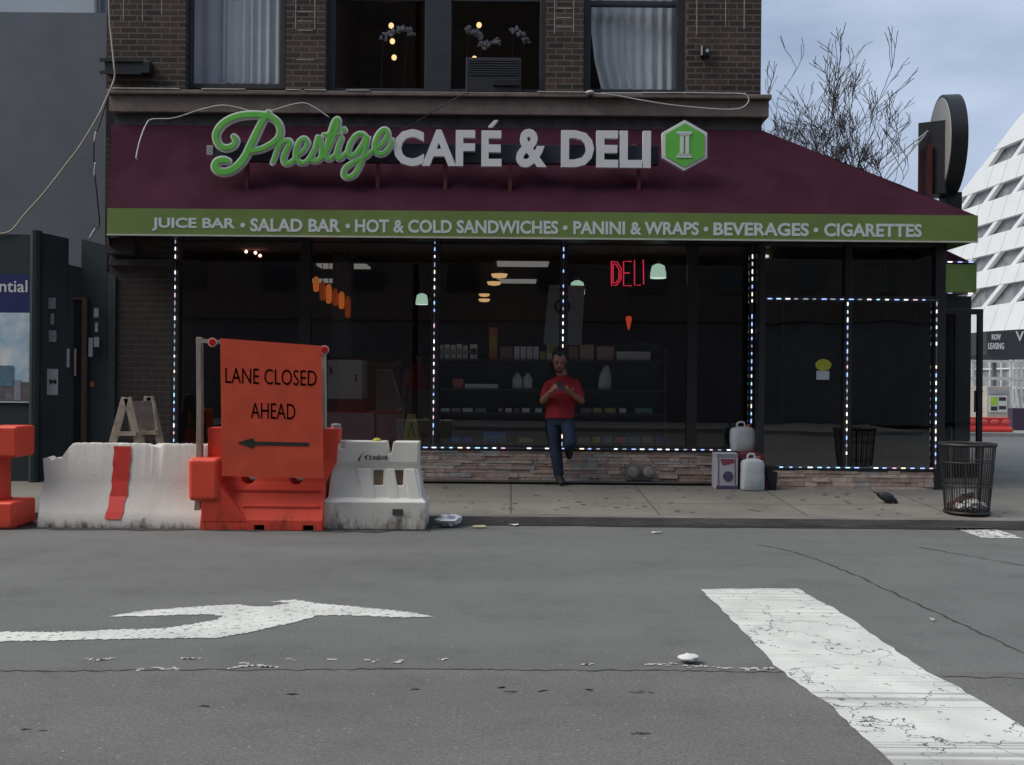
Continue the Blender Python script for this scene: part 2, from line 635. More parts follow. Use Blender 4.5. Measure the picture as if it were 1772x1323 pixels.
white_pl = mat('dirty_white_plastic', (0.62, 0.6, 0.54), 0.6, 0.2, 3.5, 0.1, 30, col2=(0.4, 0.37, 0.31))
wood_old = mat('weathered_wood', (0.3, 0.26, 0.22), 0.85, 0.3, 6, 0.3, 20, stretch=(8, 8, 0.8))
ink = mat('black_ink', (0.02, 0.018, 0.018), 0.6, 0.2, 10)
skin = mat('skin', (0.27, 0.13, 0.085), 0.55, 0.12, 14)
hair_m = mat('dark_hair', (0.012, 0.01, 0.009), 0.6, 0.3, 40)
glass_shop = glass_mat('shop_glass', (0.8, 0.82, 0.81), 3.0, 0.03, 0.8)
glass_door = glass_mat('vestibule_glass', (0.5, 0.53, 0.55), 4.4, 0.12, 1.3)
glass_up = glass_mat('window_glass', (0.9, 0.92, 0.93), 1.8, 0.05, 1.0)

# ------------------------------------------------------------------ ground, road, pavement
def ground_mat(name, c_lo, c_hi, rough, fine, coarse, stain, spots=True):
    m = bpy.data.materials.new(name)
    m.use_nodes = True
    t = m.node_tree
    b = t.nodes['Principled BSDF']
    b.inputs['Roughness'].default_value = rough
    c = N(t, 'ShaderNodeTexCoord')
    a = N(t, 'ShaderNodeTexNoise'); a.inputs['Scale'].default_value = fine; a.inputs['Detail'].default_value = 4; a.inputs['Roughness'].default_value = 0.8
    g = N(t, 'ShaderNodeTexNoise'); g.inputs['Scale'].default_value = coarse; g.inputs['Detail'].default_value = 7; g.inputs['Roughness'].default_value = 0.6
    t.links.new(c.outputs['Object'], a.inputs['Vector'])
    mpn = N(t, 'ShaderNodeMapping'); mpn.inputs['Scale'].default_value = (0.45, 1.4, 1)
    t.links.new(c.outputs['Object'], mpn.inputs['Vector'])
    t.links.new(mpn.outputs[0], g.inputs['Vector'])
    r = N(t, 'ShaderNodeValToRGB')
    r.color_ramp.elements[0].position, r.color_ramp.elements[1].position = 0.32, 0.68
    r.color_ramp.elements[0].color, r.color_ramp.elements[1].color = (*c_lo, 1), (*c_hi, 1)
    t.links.new(a.outputs['Fac'], r.inputs[0])
    mr = N(t, 'ShaderNodeMapRange')
    mr.inputs[1].default_value, mr.inputs[2].default_value = 0.3, 0.7
    mr.inputs[3].default_value, mr.inputs[4].default_value = 1 - stain, 1 + stain * 0.6
    t.links.new(g.outputs['Fac'], mr.inputs[0])
    vm = N(t, 'ShaderNodeVectorMath', operation='SCALE')
    t.links.new(r.outputs[0], vm.inputs[0])
    t.links.new(mr.outputs[0], vm.inputs['Scale'])
    src = vm.outputs[0]
    if spots:
        # polished and oil darkened areas, and coarse aggregate
        o1 = N(t, 'ShaderNodeTexNoise'); o1.inputs['Scale'].default_value = 2.6; o1.inputs['Detail'].default_value = 9; o1.inputs['Roughness'].default_value = 0.7
        t.links.new(c.outputs['Object'], o1.inputs['Vector'])
        o2 = N(t, 'ShaderNodeMapRange')
        o2.inputs[1].default_value, o2.inputs[2].default_value, o2.inputs[3].default_value, o2.inputs[4].default_value = 0.5, 0.72, 1.0, 0.8
        t.links.new(o1.outputs['Fac'], o2.inputs[0])
        o3 = N(t, 'ShaderNodeTexNoise'); o3.inputs['Scale'].default_value = 190; o3.inputs['Detail'].default_value = 2
        t.links.new(c.outputs['Object'], o3.inputs['Vector'])
        o4 = N(t, 'ShaderNodeMapRange')
        o4.inputs[1].default_value, o4.inputs[2].default_value, o4.inputs[3].default_value, o4.inputs[4].default_value = 0.3, 0.7, 0.72, 1.3
        t.links.new(o3.outputs['Fac'], o4.inputs[0])
        o5 = N(t, 'ShaderNodeMath', operation='MULTIPLY')
        t.links.new(o2.outputs[0], o5.inputs[0]); t.links.new(o4.outputs[0], o5.inputs[1])
        o6 = N(t, 'ShaderNodeVectorMath', operation='SCALE')
        t.links.new(src, o6.inputs[0]); t.links.new(o5.outputs[0], o6.inputs['Scale'])
        src = o6.outputs[0]
        v = N(t, 'ShaderNodeTexVoronoi'); v.inputs['Scale'].default_value = 38
        t.links.new(c.outputs['Object'], v.inputs['Vector'])
        sepc = N(t, 'ShaderNodeSeparateColor')
        t.links.new(v.outputs['Color'], sepc.inputs[0])
        gt = N(t, 'ShaderNodeMath', operation='GREATER_THAN'); gt.inputs[1].default_value = 0.965
        lt = N(t, 'ShaderNodeMath', operation='LESS_THAN'); lt.inputs[1].default_value = 0.22
        t.links.new(sepc.outputs[0], gt.inputs[0])
        t.links.new(v.outputs['Distance'], lt.inputs[0])
        mu = N(t, 'ShaderNodeMath', operation='MULTIPLY')
        t.links.new(gt.outputs[0], mu.inputs[0]); t.links.new(lt.outputs[0], mu.inputs[1])
        mxn = N(t, 'ShaderNodeMix', data_type='RGBA')
        t.links.new(mu.outputs[0], mxn.inputs[0])
        t.links.new(src, mxn.inputs[6])
        mxn.inputs[7].default_value = (c_hi[0] * 1.5, c_hi[1] * 1.5, c_hi[2] * 1.5, 1)
        src = mxn.outputs[2]
    t.links.new(src, b.inputs['Base Color'])
    bp = N(t, 'ShaderNodeBump'); bp.inputs['Strength'].default_value = 0.35; bp.inputs['Distance'].default_value = 0.006
    t.links.new(a.outputs['Fac'], bp.inputs['Height'])
    t.links.new(bp.outputs[0], b.inputs['Normal'])
    MATS[name] = m
    return m
asphalt = ground_mat('asphalt', (0.098, 0.1, 0.097), (0.182, 0.185, 0.178), 0.9, 75, 0.8, 0.16)
asphalt_old = ground_mat('older_asphalt', (0.1, 0.1, 0.097), (0.178, 0.176, 0.17), 0.9, 60, 0.9, 0.18)
pave_m = brick_mat('pavement_flags', (0.215, 0.2, 0.172), (0.185, 0.173, 0.15), (0.1, 0.095, 0.085), bw=1.55, bh=1.36, ms=0.012, bump=0.3, vert=False, dirt=0.28, offset=0.0)
kerb_m = mat('kerb_stone', (0.17, 0.158, 0.145), 0.8, 0.4, 3, 0.3, 20, stretch=(0.5, 3, 3))

mb = MB()
mb.quad((-300, -300, -0.02), (300, -300, -0.02), (300, 900, -0.02), (-300, 900, -0.02))
tag(mb.build('ground', mat('far_ground', (0.13, 0.13, 0.13), 0.9, 0.2, 0.2)), 'grey ground reaching to the horizon', kind='structure')
mb = MB()
mb.quad((-60, -4.2, 0), (60, -4.2, 0), (60, 120, 0), (-60, 120, 0))
tag(mb.build('road', asphalt), 'grey worn asphalt road in front of the deli', kind='structure')

mb = MB()
x = -9.0
edge = []
while x < 9.5:
    v_ = gnd(886 + x * 340, 1159 + 0.0085 * x * 170, 0.0015)
    edge.append((x, v_.y + random.uniform(-0.004, 0.004), 0.0015))
    x += 0.5
mb.flat([(-9, -4.1, 0.0015), (9.4, -4.1, 0.0015)] + edge[::-1])
tag(mb.build('road_patch', asphalt_old), 'older strip of asphalt on the near side of the seam', kind='structure')
XS = 7.45      # kerb line of the side street
def pave_outline():
    p = [(-40, CURB)]
    rr = 2.2
    for k in range(9):
        a = -math.pi / 2 + k / 8 * math.pi / 2
        p.append((XS - rr + rr * math.cos(a), CURB + rr + rr * math.sin(a)))
    p += [(XS, 60), (-40, 60)]
    return p
ol = pave_outline()
front = [q for q in ol if q[1] < 13]
mb = MB()
# sheet sloping up from the kerb to the wall, then level
x_l, x_r = -40, XS
rows = []
strip = []
for (x, y) in front:
    strip.append((x, y))
KW = 0.16
inner = [(-40, CURB + KW)]
rr = 2.2
for k in range(9):
    a = -math.pi / 2 + k / 8 * math.pi / 2
    inner.append((XS - rr + (rr - KW) * math.cos(a), CURB + rr + (rr - KW) * math.sin(a)))
mb.flat([(x, y, sz(y)) for x, y in inner] + [(XS - KW, 13.0, sz(13.0)), (-40, 13.0, sz(13.0))])
mb.flat([(-40, 13.0, sz(13.0)), (XS - KW, 13.0, sz(13.0)), (XS - KW, 60, sz(13.0)), (-40, 60, sz(13.0))])
tag(mb.build('pavement', pave_m), 'concrete flagstone pavement between the kerb and the deli', kind='structure')
mb = MB()
pts_o = [(x, y) for x, y in front] + [(XS, 60)]
pts_i = inner + [(XS - KW, 60)]
n_ = len(pts_o)
for i in range(n_ - 1):
    (a0, a1), (b0, b1), (c0, c1), (e0, e1) = pts_o[i], pts_o[i + 1], pts_i[i + 1], pts_i[i]
    h = lambda y: min(sz(y), sz(13.0)) + 0.004
    mb.quad((a0, a1, -0.01), (b0, b1, -0.01), (b0, b1, h(b1)), (a0, a1, h(a1)))
    mb.quad((a0, a1, h(a1)), (b0, b1, h(b1)), (c0, c1, h(c1)), (e0, e1, h(e1)))
    mb.quad((e0, e1, h(e1)), (c0, c1, h(c1)), (c0, c1, 0), (e0, e1, 0))
tag(mb.build('kerb', kerb_m), 'low dark kerb along the pavement edge', kind='structure')
# damp gutter strip
mb = MB()
x = -6.0
top, bot = [], []
while x < 6.5:
    top.append((x, CURB - 0.004, 0.004))
    bot.append((x, CURB - 0.09 - random.random() * 0.07, 0.004))
    x += 0.35
mb.flat(bot + top[::-1])
tag(mb.build('gutter', mat('damp_gutter', (0.035, 0.033, 0.03), 0.4, 0.5, 3, stretch=(0.5, 4, 1))), 'dark damp gutter along the kerb', kind='structure')

# far side of the side street
mb = MB()
mb.box(24, 60, 27.5, 120, -0.01, 0.11)
mb.box(9.0, 60, 28.2, 60, -0.01, 0.109)
tag(mb.build('far_pavement', mat('pale_concrete', (0.3, 0.29, 0.27), 0.85, 0.15, 2)), 'pale pavement beyond the side street', kind='structure')
mb = MB()
mb.box(-60, 12, -9, -4.2, -0.01, 0.12)
tag(mb.build('opposite_pavement', mat('opp_concrete', (0.22, 0.21, 0.2), 0.85, 0.15, 2)), 'pavement across the road', kind='structure')

mb = MB()  # dark ragged strip painting in the contact shadow under the barriers
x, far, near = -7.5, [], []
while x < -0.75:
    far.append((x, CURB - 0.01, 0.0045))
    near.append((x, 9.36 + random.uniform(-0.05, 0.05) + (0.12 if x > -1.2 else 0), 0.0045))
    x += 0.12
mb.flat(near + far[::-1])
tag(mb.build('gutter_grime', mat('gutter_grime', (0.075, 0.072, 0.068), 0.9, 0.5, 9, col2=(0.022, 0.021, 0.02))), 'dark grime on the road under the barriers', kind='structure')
mb = MB()
for k in range(110):
    y = random.uniform(CURB + 0.25, 12.3)
    x = random.uniform(-1.5, 6.8)
    r_ = random.uniform(0.012, 0.04)
    mb.flat([(x + r_ * math.cos(a) * random.uniform(0.7, 1.1), y + r_ * math.sin(a) * random.uniform(0.7, 1.1), sz(y) + 0.003 + 0.046 * r_ * math.sin(a)) for a in [i * math.pi / 5 for i in range(10)]])
tag(mb.build('gum_spots', mat('gum_spot', (0.09, 0.085, 0.078), 0.8, 0.3, 5)), 'trodden dark gum spots on the pavement', kind='structure')

# ---- painted marks and seams on the road
Zp = 0.004
white_rd = paint_mat('worn_white_paint', (0.7, 0.71, 0.66), 0.375, 16, streak=True)
white_rd2 = paint_mat('worn_arrow_paint', (0.7, 0.71, 0.66), 0.415, 24, stretch=(0.9, 1.5, 1))
white_rd3 = paint_mat('very_worn_paint', (0.7, 0.71, 0.67), 0.47, 11)
def jag(poly, step=0.05, amp=0.012):
    out = []
    n = len(poly)
    for i in range(n):
        a, b = Vector(poly[i]), Vector(poly[(i + 1) % n])
        k = max(1, int((b - a).length / step))
        nn = Vector((-(b - a).y, (b - a).x, 0))
        if nn.length > 1e-6: nn.normalize()
        for j in range(k):
            out.append(a + (b - a) * j / k + nn * random.uniform(-amp, amp))
    return out
stripe = [(1212, 1019), (1300, 1018), (1382, 1018), (1400, 1030), (1440, 1050), (1478, 1073), (1500, 1090), (1605, 1162), (1660, 1190), (1772, 1258), (1990, 1392), (1630, 1392), (1545, 1323), (1440, 1222), (1365, 1170), (1340, 1150), (1280, 1085), (1240, 1045)]
mb = MB()
mb.flat(jag([gnd(px, py, Zp) for px, py in stripe], 0.06, 0.008))
tag(mb.build('crosswalk_stripe', white_rd), 'broad cracked white crosswalk stripe painted on the near road', kind='structure')
mb = MB()
mb.flat(jag([gnd(px, py, Zp) for px, py in [(1640, 910), (1700, 909), (1742, 921), (1772, 931), (1700, 930), (1668, 919)]], 0.08, 0.01))
tag(mb.build('crosswalk_stripe', white_rd3), 'faded white crosswalk stripe by the kerb near the trash can', kind='structure')
zo = lambda pts: [(x / 2.272, 1000 + y / 2.272) for x, y in pts]
arrow = zo([(-520, 262), (-250, 222), (0, 210), (200, 212), (340, 208), (420, 203), (560, 200), (640, 197), (700, 190), (800, 172), (850, 163), (880, 150), (830, 143), (760, 143), (600, 148), (420, 152), (560, 128), (700, 117), (850, 107), (940, 103), (1000, 112), (1070, 110), (1150, 96), (1060, 92), (1150, 84), (1250, 98), (1400, 112), (1600, 132), (1705, 151), (1560, 154), (1400, 146), (1250, 146), (1180, 168), (1080, 190), (980, 212), (860, 234), (720, 235), (600, 237), (400, 240), (200, 245), (0, 248), (-250, 262), (-520, 300)])
mb = MB()
mb.flat(jag([gnd(px, py, Zp) for px, py in arrow], 0.016, 0.012))
tag(mb.build('lane_arrow', white_rd2), 'worn white turn arrow painted on the road', kind='structure')
mb = MB()
for (xa, xb, yy) in [(148, 200, 1140), (270, 310, 1156), (316, 348, 1140), (392, 412, 1156), (414, 482, 1152), (418, 432, 1146), (488, 515, 1141), (632, 656, 1143), (680, 695, 1144), (565, 585, 1141), (757, 775, 1140), (1008, 1027, 1148), (1115, 1170, 1149), (1178, 1222, 1153), (1232, 1264, 1155), (1285, 1340, 1157), (240, 248, 1157)]:
    n_ = max(3, int((xb - xa) / 6))
    for k in range(n_):
        cxp = xa + (xb - xa) * (k + 0.5) / n_ + random.uniform(-1.5, 1.5)
        c = gnd(cxp, yy + random.uniform(-2, 2), Zp)
        rw, rh = random.uniform(0.006, 0.03), random.uniform(0.004, 0.02)
        mb.flat([(c.x + rw * math.cos(a) * random.uniform(0.6, 1.2), c.y + rh * math.sin(a) * random.uniform(0.6, 1.2), Zp) for a in [i * math.pi / 4 for i in range(8)]])
tag(mb.build('worn_lane_line', mat('flake_paint', (0.45, 0.43, 0.41), 0.8, 0.35, 40)), 'scattered flakes of an old white lane line', kind='structure')
def seam(px_pts, wd, name='road_seam', z=0.003):
    P = [gnd(px, py, z) for px, py in px_pts]
    P = smoothpts(P, 10)
    a, b = [], []
    for i, p in enumerate(P):
        t_ = (P[min(i + 1, len(P) - 1)] - P[max(i - 1, 0)]).normalized()
        s_ = Vector((-t_.y, t_.x, 0))
        j = s_ * random.uniform(-0.014, 0.014)
        ww = wd * random.uniform(0.2, 1.0)
        a.append(p + j + s_ * ww / 2)
        b.append(p + j - s_ * ww / 2)
    m_ = MB()
    for i in range(len(P) - 1):
        m_.quad(a[i], a[i + 1], b[i + 1], b[i])
    return tag(m_.build(name, asphalt_dk), 'dark tarred seam in the road', kind='structure')
seam([(-120, 1164), (0, 1160), (160, 1160), (300, 1158), (480, 1159), (640, 1157), (800, 1157), (900, 1159), (1060, 1159), (1180, 1160), (1300, 1162), (1440, 1163), (1600, 1169), (1772, 1173), (1900, 1176)], 0.022)
seam([(1310, 942), (1345, 948), (1392, 960), (1440, 978), (1500, 1003), (1560, 1032), (1640, 1068), (1700, 1096), (1790, 1138)], 0.022)
seam([(1590, 946), (1680, 962), (1772, 978), (1840, 988)], 0.02)
mb = MB()
for (px, py, wx) in [(355, 1221, 9), (1115, 1196, 26), (878, 1197, 12), (1110, 1268, 16), (55, 1262, 26), (720, 1192, 8), (500, 1201, 12), (940, 1194, 6), (1020, 1193, 6), (870, 1189, 5)]:
    for k in range(5):
        c = gnd(px + random.uniform(-wx, wx), py + random.uniform(-2, 2), 0.003)
        a_, b_ = random.uniform(0.008, 0.026), random.uniform(0.004, 0.011)
        mb.flat([(c.x + a_ * math.cos(q) * random.uniform(0.4, 1.2), c.y + b_ * math.sin(q) * random.uniform(0.4, 1.2), 0.003) for q in [i * math.pi / 5 for i in range(10)]])
tag(mb.build('road_pits', mat('pit_dark', (0.062, 0.062, 0.06), 0.9, 0.4, 25)), 'small dark pits and stains in the asphalt', kind='structure')

# ------------------------------------------------------------------ the deli building
YW = 12.45                     # main wall plane
YV = 12.06                     # vestibule front plane
ZB = 0.10
bld = thing('deli_building', 'brown brick corner building with a glass deli front at street level', 'building', (0, YW, ZB))
def xat(px, py, Y): return at(px, py, Y).x
def zat(px, py, Y): return at(px, py, Y).z
z_belt_b = zat(750, 202, YW)
z_belt_t = zat(750, 165, YW)
X0, X1 = xat(186, 120, YW), xat(1317, 100, YW)
Z_HEAD, Z_TOP = 7.3, 9.6
piers = [(186, 321), (494, 563), (944, 1010), (1188, 1317)]
mb = MB()
for a, b in piers:
    mb.box(xat(a, 100, YW), xat(b, 100, YW), YW, YW + 0.32, z_belt_t - 0.05, Z_HEAD)
mb.box(X0, X1, YW, YW + 0.32, Z_HEAD, Z_TOP)
mb.box(X0, X0 + 0.3, YW + 0.32, YW + 9, z_belt_b, Z_TOP)
mb.box(X1 - 0.3, X1, YW + 0.32, YW + 9, z_belt_b - 0.6, Z_TOP)
mb.box(X0, X1, YW + 9, YW + 9.3, 0, Z_TOP)
mb.box(X0 + 0.3, X1 - 0.3, YW + 0.32, YW + 9, Z_TOP - 0.3, Z_TOP - 0.05)
wall = mb.build('wall', brick, bld)
# pale mortar streaks of the soldier courses
mb = MB()
def vstreak(px, y0, y1, w_=0.012):
    x0, x1, z0, z1 = box_at(px - 1, y0, px + 1, y1, YW)
    mb = MB(); mb.box((x0 + x1) / 2 - w_ / 2, (x0 + x1) / 2 + w_ / 2, YW - 0.003, YW + 0.01, z0, z1); mb.build('mortar_line', lime, wall)
for px, y1 in [(512, 50), (545, 50), (960, 58), (993, 56), (1206, 60), (1256, 45), (1288, 50), (214, 35), (247, 36), (280, 24)]:
    vstreak(px, -60, y1)
for px, py, w_ in [(528, 103, 0.22), (528, 36, 0.2), (528, 20, 0.2), (976, 30, 0.2), (976, 14, 0.2), (976, 46, 0.2), (528, 52, 0.2)]:
    c = at(px, py, YW)
    mb = MB(); mb.box(c.x - w_ / 2, c.x + w_ / 2, YW - 0.003, YW + 0.01, c.z - 0.006, c.z + 0.006); mb.build('mortar_line', lime, wall)
# stone belt course
mb = MB()
xl, xr = xat(187, 180, 12.3), xat(1332, 185, 12.3)
mb.box(xl, xr, 12.33, YW + 0.3, z_belt_b + 0.0, z_belt_t - 0.06)
mb.box(xl - 0.02, xr + 0.02, 12.27, YW + 0.28, z_belt_t - 0.058, z_belt_t)
mb.build('belt_course', stone, bld, bevel=0.012)
mb = MB()
mb.box(xl + 0.05, xr - 0.07, 12.40, YW + 0.3, z_belt_b - 0.17, z_belt_b - 0.002)
mb.box(xl + 0.05, xr - 0.07, 12.37, YW + 0.3, z_belt_b - 0.30, z_belt_b - 0.172)
mb.build('frieze', stone_dk, bld, bevel=0.01)
# pale worn sill line on top of belt
mb = MB()
for a, b in [(196, 312), (350, 425), (495, 520), (528, 565), (930, 1015), (1110, 1180), (1185, 1290), (600, 640)]:
    c0, c1 = at(a, 157 + 0.0085 * (a - 750), 12.3), at(b, 157 + 0.0085 * (b - 750), 12.3)
    mb = MB(); mb.box(c0.x, c1.x, 12.262, 12.30, z_belt_t + 0.001, z_belt_t + 0.014)
    mb.build('flaking_paint', mat('flaking_paint', (0.5, 0.46, 0.4), 0.8, 0.3, 20), bld)

# upper windows: frame, panes, dark room behind
def up_window(x0, x1, panes, ybot, rails=None, railw=10):
    f = MB()
    Yf = YW + 0.12
    zb = zat((x0 + x1) / 2, ybot, Yf)
    zt = Z_HEAD - 0.002
    a, b = xat(x0, 80, Yf) + 0.001, xat(x1, 80, Yf) - 0.001
    xs = [a]
    for p0, p1 in panes:
        xs += [xat(p0, 80, Yf), xat(p1, 80, Yf)]
    xs.append(b)
    zp = zat((x0 + x1) / 2, panes and ybot - 9, Yf)
    for i in range(0, len(xs), 2):
        f.box(xs[i], xs[i + 1], Yf, Yf + 0.12, zb, zt)
    for i in range(1, len(xs) - 1, 2):
        f.box(xs[i], xs[i + 1], Yf + 0.005, Yf + 0.11, zb, zp)
        f.box(xs[i], xs[i + 1], Yf + 0.005, Yf + 0.11, zt - 0.1, zt)
        if rails is not None:
            zr = zat((x0 + x1) / 2, rails, Yf)
            f.box(xs[i], xs[i + 1], Yf + 0.02, Yf + 0.1, zr, zr + 0.06)
    fr = f.build('window', win_frame, bld, bevel=0.006)
    g = MB()
    for i in range(1, len(xs) - 1, 2):
        g.quad((xs[i], Yf + 0.06, zp), (xs[i + 1], Yf + 0.06, zp), (xs[i + 1], Yf + 0.06, zt - 0.1), (xs[i], Yf + 0.06, zt - 0.1))
    g.build('pane', glass_up, fr)
    return xs, zp, zt
w1 = up_window(321, 494, [(331, 484)], 153)
w2 = up_window(563, 944, [(580, 735), (781, 934)], 162, rails=0)
w3 = up_window(1010, 1188, [(1022, 1170)], 163, rails=8)
# rooms behind the upper windows
room_m = mat('dim_room_wall', (0.3, 0.2, 0.16), 0.9, 0.2, 1)
mb = MB()
zf = z_belt_t - 0.1
mb.quad((X0 + 0.31, YW + 4, zf), (X1 - 0.31, YW + 4, zf), (X1 - 0.31, YW + 4, Z_HEAD + 0.1), (X0 + 0.31, YW + 4, Z_HEAD + 0.1))
mb.quad((X0 + 0.31, YW + 0.33, zf), (X1 - 0.31, YW + 0.33, zf), (X1 - 0.31, YW + 4, zf), (X0 + 0.31, YW + 4, zf))
mb.quad((X0 + 0.31, YW + 0.33, Z_HEAD + 0.1), (X1 - 0.31, YW + 0.33, Z_HEAD + 0.1), (X1 - 0.31, YW + 4, Z_HEAD + 0.1), (X0 + 0.31, YW + 4, Z_HEAD + 0.1))
for px in (528, 977):
    xx = xat(px, 80, YW)
    mb.box(xx - 0.05, xx + 0.05, YW + 0.33, YW + 3.99, zf + 0.001, Z_HEAD + 0.09)
mb.build('upper_rooms', room_m, bld)

# curtains
def curtain(x0, x1, ytop, ybot, Y, m, label, folds=0.1, amp=0.03, x0b=None):
    c = MB()
    A0, A1 = at(x0, ybot, Y), at(x1, ybot, Y)
    zt = Z_HEAD - 0.1
    n = 60
    rows_ = []
    for zi in range(6):
        tt = zi / 5
        z = A0.z + (zt - A0.z) * tt
        row = []
        for i in range(n + 1):
            u = i / n
            xa = A0.x
            if x0b is not None:
                xa = xat(x0b, ybot, Y) * (1 - min(1, tt * 3.2)) + A0.x * min(1, tt * 3.2)
            x = xa + (A1.x - xa) * u
            ph = x / folds * 2 * math.pi
            row.append(Vector((x, Y + amp * math.sin(ph + 0.7 * math.sin(x * 9)) * (0.8 + 0.2 * math.sin(ph * 0.37)), z)))
        rows_.append(row)
    vs = [p for r_ in rows_ for p in r_]
    fs = [(i * (n + 1) + k, i * (n + 1) + k + 1, (i + 1) * (n + 1) + k + 1, (i + 1) * (n + 1) + k) for i in range(5) for k in range(n)]
    c.add(vs, fs)
    o = c.build('curtain', m, origin=(A0.x, Y, A0.z), smooth=True)
    return tag(o, label, 'curtain')
cur_w = mat('white_curtain', (0.8, 0.81, 0.82), 0.9, 0.08, 4)
cur_g = mat('grey_sheer', (0.72, 0.69, 0.74), 0.9, 0.08, 4)
curtain(385, 490, 0, 144, YW + 0.36, cur_w, 'white pleated curtain in the left upper window', 0.11, 0.03)
curtain(322, 386, 0, 146, YW + 0.42, cur_g, 'grey sheer curtain at the left edge of the left upper window', 0.28, 0.02)
curtain(1022, 1178, 8, 154, YW + 0.36, cur_w, 'white gathered curtain in the right upper window', 0.13, 0.03, x0b=1040)

# lamps seen through upper windows
bulb_m = emat('warm_bulb', (1.0, 0.6, 0.26), 1.0)
def bulb(px, py, Y, label, r=0.036):
    c = at(px, py, Y)
    t_ = thing('pendant_bulb', label, 'lamp', c, 'warm bulbs hanging in the upper rooms')
    m_ = MB(); m_.ell(c, r, r, r * 1.1)
    m_.build('bulb', bulb_m, t_, smooth=True)
    m_ = MB(); m_.lathe(c + Vector((0, 0, r)), [(0.016, -0.005), (0.018, 0.05), (0.004, 0.055), (0.003, Z_HEAD + 0.09 - c.z - r)], 8)
    m_.build('cord', black, t_)
bulb(677, 44, YW + 1.0, 'highest warm bulb of three in the middle-left upper pane')
bulb(679, 71, YW + 1.1, 'middle warm bulb of three in the middle-left upper pane')
bulb(682, 99, YW + 1.2, 'lowest warm bulb of three in the middle-left upper pane')
bulb(829, 43, YW + 1.0, 'upper warm bulb in the middle-right upper pane')
bulb(821, 101, YW + 1.4, 'lower warm bulb above the air conditioner')
petal = mat('white_petals', (0.62, 0.56, 0.6), 0.7, 0.1, 20)
stem_m = mat('green_stem', (0.05, 0.08, 0.03), 0.7)
def orchid(pts, Y, label):
    c0 = at(*pts[0], Y)
    t_ = thing('orchid', label, 'plant', Vector((c0.x, Y, z_belt_t + 0.02)), 'white orchids behind the upper windows')
    s_ = MB()
    P = [at(px, py, Y) for px, py in pts]
    base = Vector((P[0].x - 0.05, Y, z_belt_t + 0.05))
    s_.tube(smoothpts([base, base * 0.4 + P[0] * 0.6 + Vector((0, 0, 0.15))] + P, 4), 0.004, 5)
    s_.build('stem', stem_m, t_)
    s_ = MB(); s_.lathe((base.x, Y, z_belt_t + 0.02), [(0.05, 0), (0.07, 0.12), (0.065, 0.12)], 12)
    s_.build('pot', stone_dk, t_)
    f_ = MB()
    for p in P:
        for k in range(7):
            q = p + Vector((random.uniform(-0.045, 0.045), random.uniform(-0.04, 0.04), random.uniform(-0.04, 0.04)))
            a = random.random() * 6.28
            M_ = Matrix.Rotation(a, 3, 'Y') @ Matrix.Rotation(random.uniform(-0.5, 0.5), 3, 'X')
            f_.ell(q, 0.035, 0.012, 0.022, 8, 5, M=M_)
    f_.build('flower', petal, t_, smooth=True)
orchid([(665, 64), (675, 58), (686, 53), (692, 51)], YW + 0.55, 'white orchid beside the three warm bulbs')
orchid([(705, 53), (711, 54)], YW + 0.7, 'small white orchid at the right of the middle-left upper pane')
orchid([(812, 50), (822, 56), (828, 60)], YW + 0.55, 'white orchid under the upper bulb of the middle-right pane')
orchid([(834, 80), (845, 75), (858, 70)], YW + 0.6, 'white orchid just above the air conditioner')
orchid([(890, 52), (902, 60), (910, 68)], YW + 0.65, 'white orchid at the right edge of the middle-right upper pane')

# air conditioner in the right middle window
x0, x1, z0, z1 = box_at(806, 93, 902, 160, YW + 0.02)
ac = thing('air_conditioner', 'dark window air conditioner under the orchids in the upper window', 'air conditioner', ((x0 + x1) / 2, YW + 0.05, z0))
mb = MB(); mb.box(x0, x1, YW + 0.0, YW + 0.5, z0 + 0.0, z1 - 0.05)
mb.build('case', mat('ac_case', (0.022, 0.024, 0.028), 0.5, 0.2, 3), ac, bevel=0.012)
mb = MB()
for k in range(7):
    zz = z0 + 0.22 + k * 0.03
    mb.box(x0 + 0.04, x1 - 0.04, YW - 0.012, YW - 0.001, zz, zz + 0.01)
mb.build('grille', mat('ac_grille', (0.05, 0.054, 0.065), 0.5), ac)
mb = MB(); mb.box(x0 + 0.35, x1 - 0.02, YW - 0.03, YW - 0.001, z0 + 0.08, z0 + 0.16)
mb.build('drip_tray', black, ac, bevel=0.005)

# small fittings on the brick
c = at(1219, 92, YW)
t_ = thing('wall_lamp', 'small square floodlight on the brick right of the upper windows', 'lamp', (c.x, YW, c.z))
mb = MB(); mb.box(c.x - 0.06, c.x + 0.05, YW - 0.1, YW, c.z - 0.06, c.z + 0.06)
mb.build('housing', black, t_, bevel=0.01)
mb = MB(); mb.box(c.x - 0.065, c.x - 0.045, YW - 0.115, YW - 0.1005, c.z - 0.06, c.z + 0.06); mb.lathe((c.x + 0.015, YW - 0.1005, c.z), [(0.022, 0), (0.022, 0.012)], 12, axis=Matrix.Rotation(R(90), 3, 'X'))
mb.build('lens', mat('lamp_lens', (0.45, 0.44, 0.42), 0.4), t_)
x0, x1, z0, z1 = box_at(181, 104, 262, 131, YW - 0.1)
t_ = thing('wall_bracket', 'black steel bracket box on the left corner of the brick wall', 'bracket', (x0, YW - 0.01, z0))
mb = MB(); mb.box(x0 + 0.02, x1, YW - 0.16, YW - 0.002, z0 + 0.02, z1 - 0.02)
mb.build('box', black, t_, bevel=0.008)
mb = MB(); mb.box(x0 - 0.03, x1 - 0.1, YW - 0.18, YW - 0.161, z1 - 0.04, z1); mb.box(x0 - 0.03, x1 - 0.1, YW - 0.18, YW - 0.161, z0, z0 + 0.04)
mb.build('flange', black, t_)
c = at(1021, 160, 12.22)
t_ = thing('security_camera', 'small pale dome camera on the stone ledge under the right window', 'camera', c)
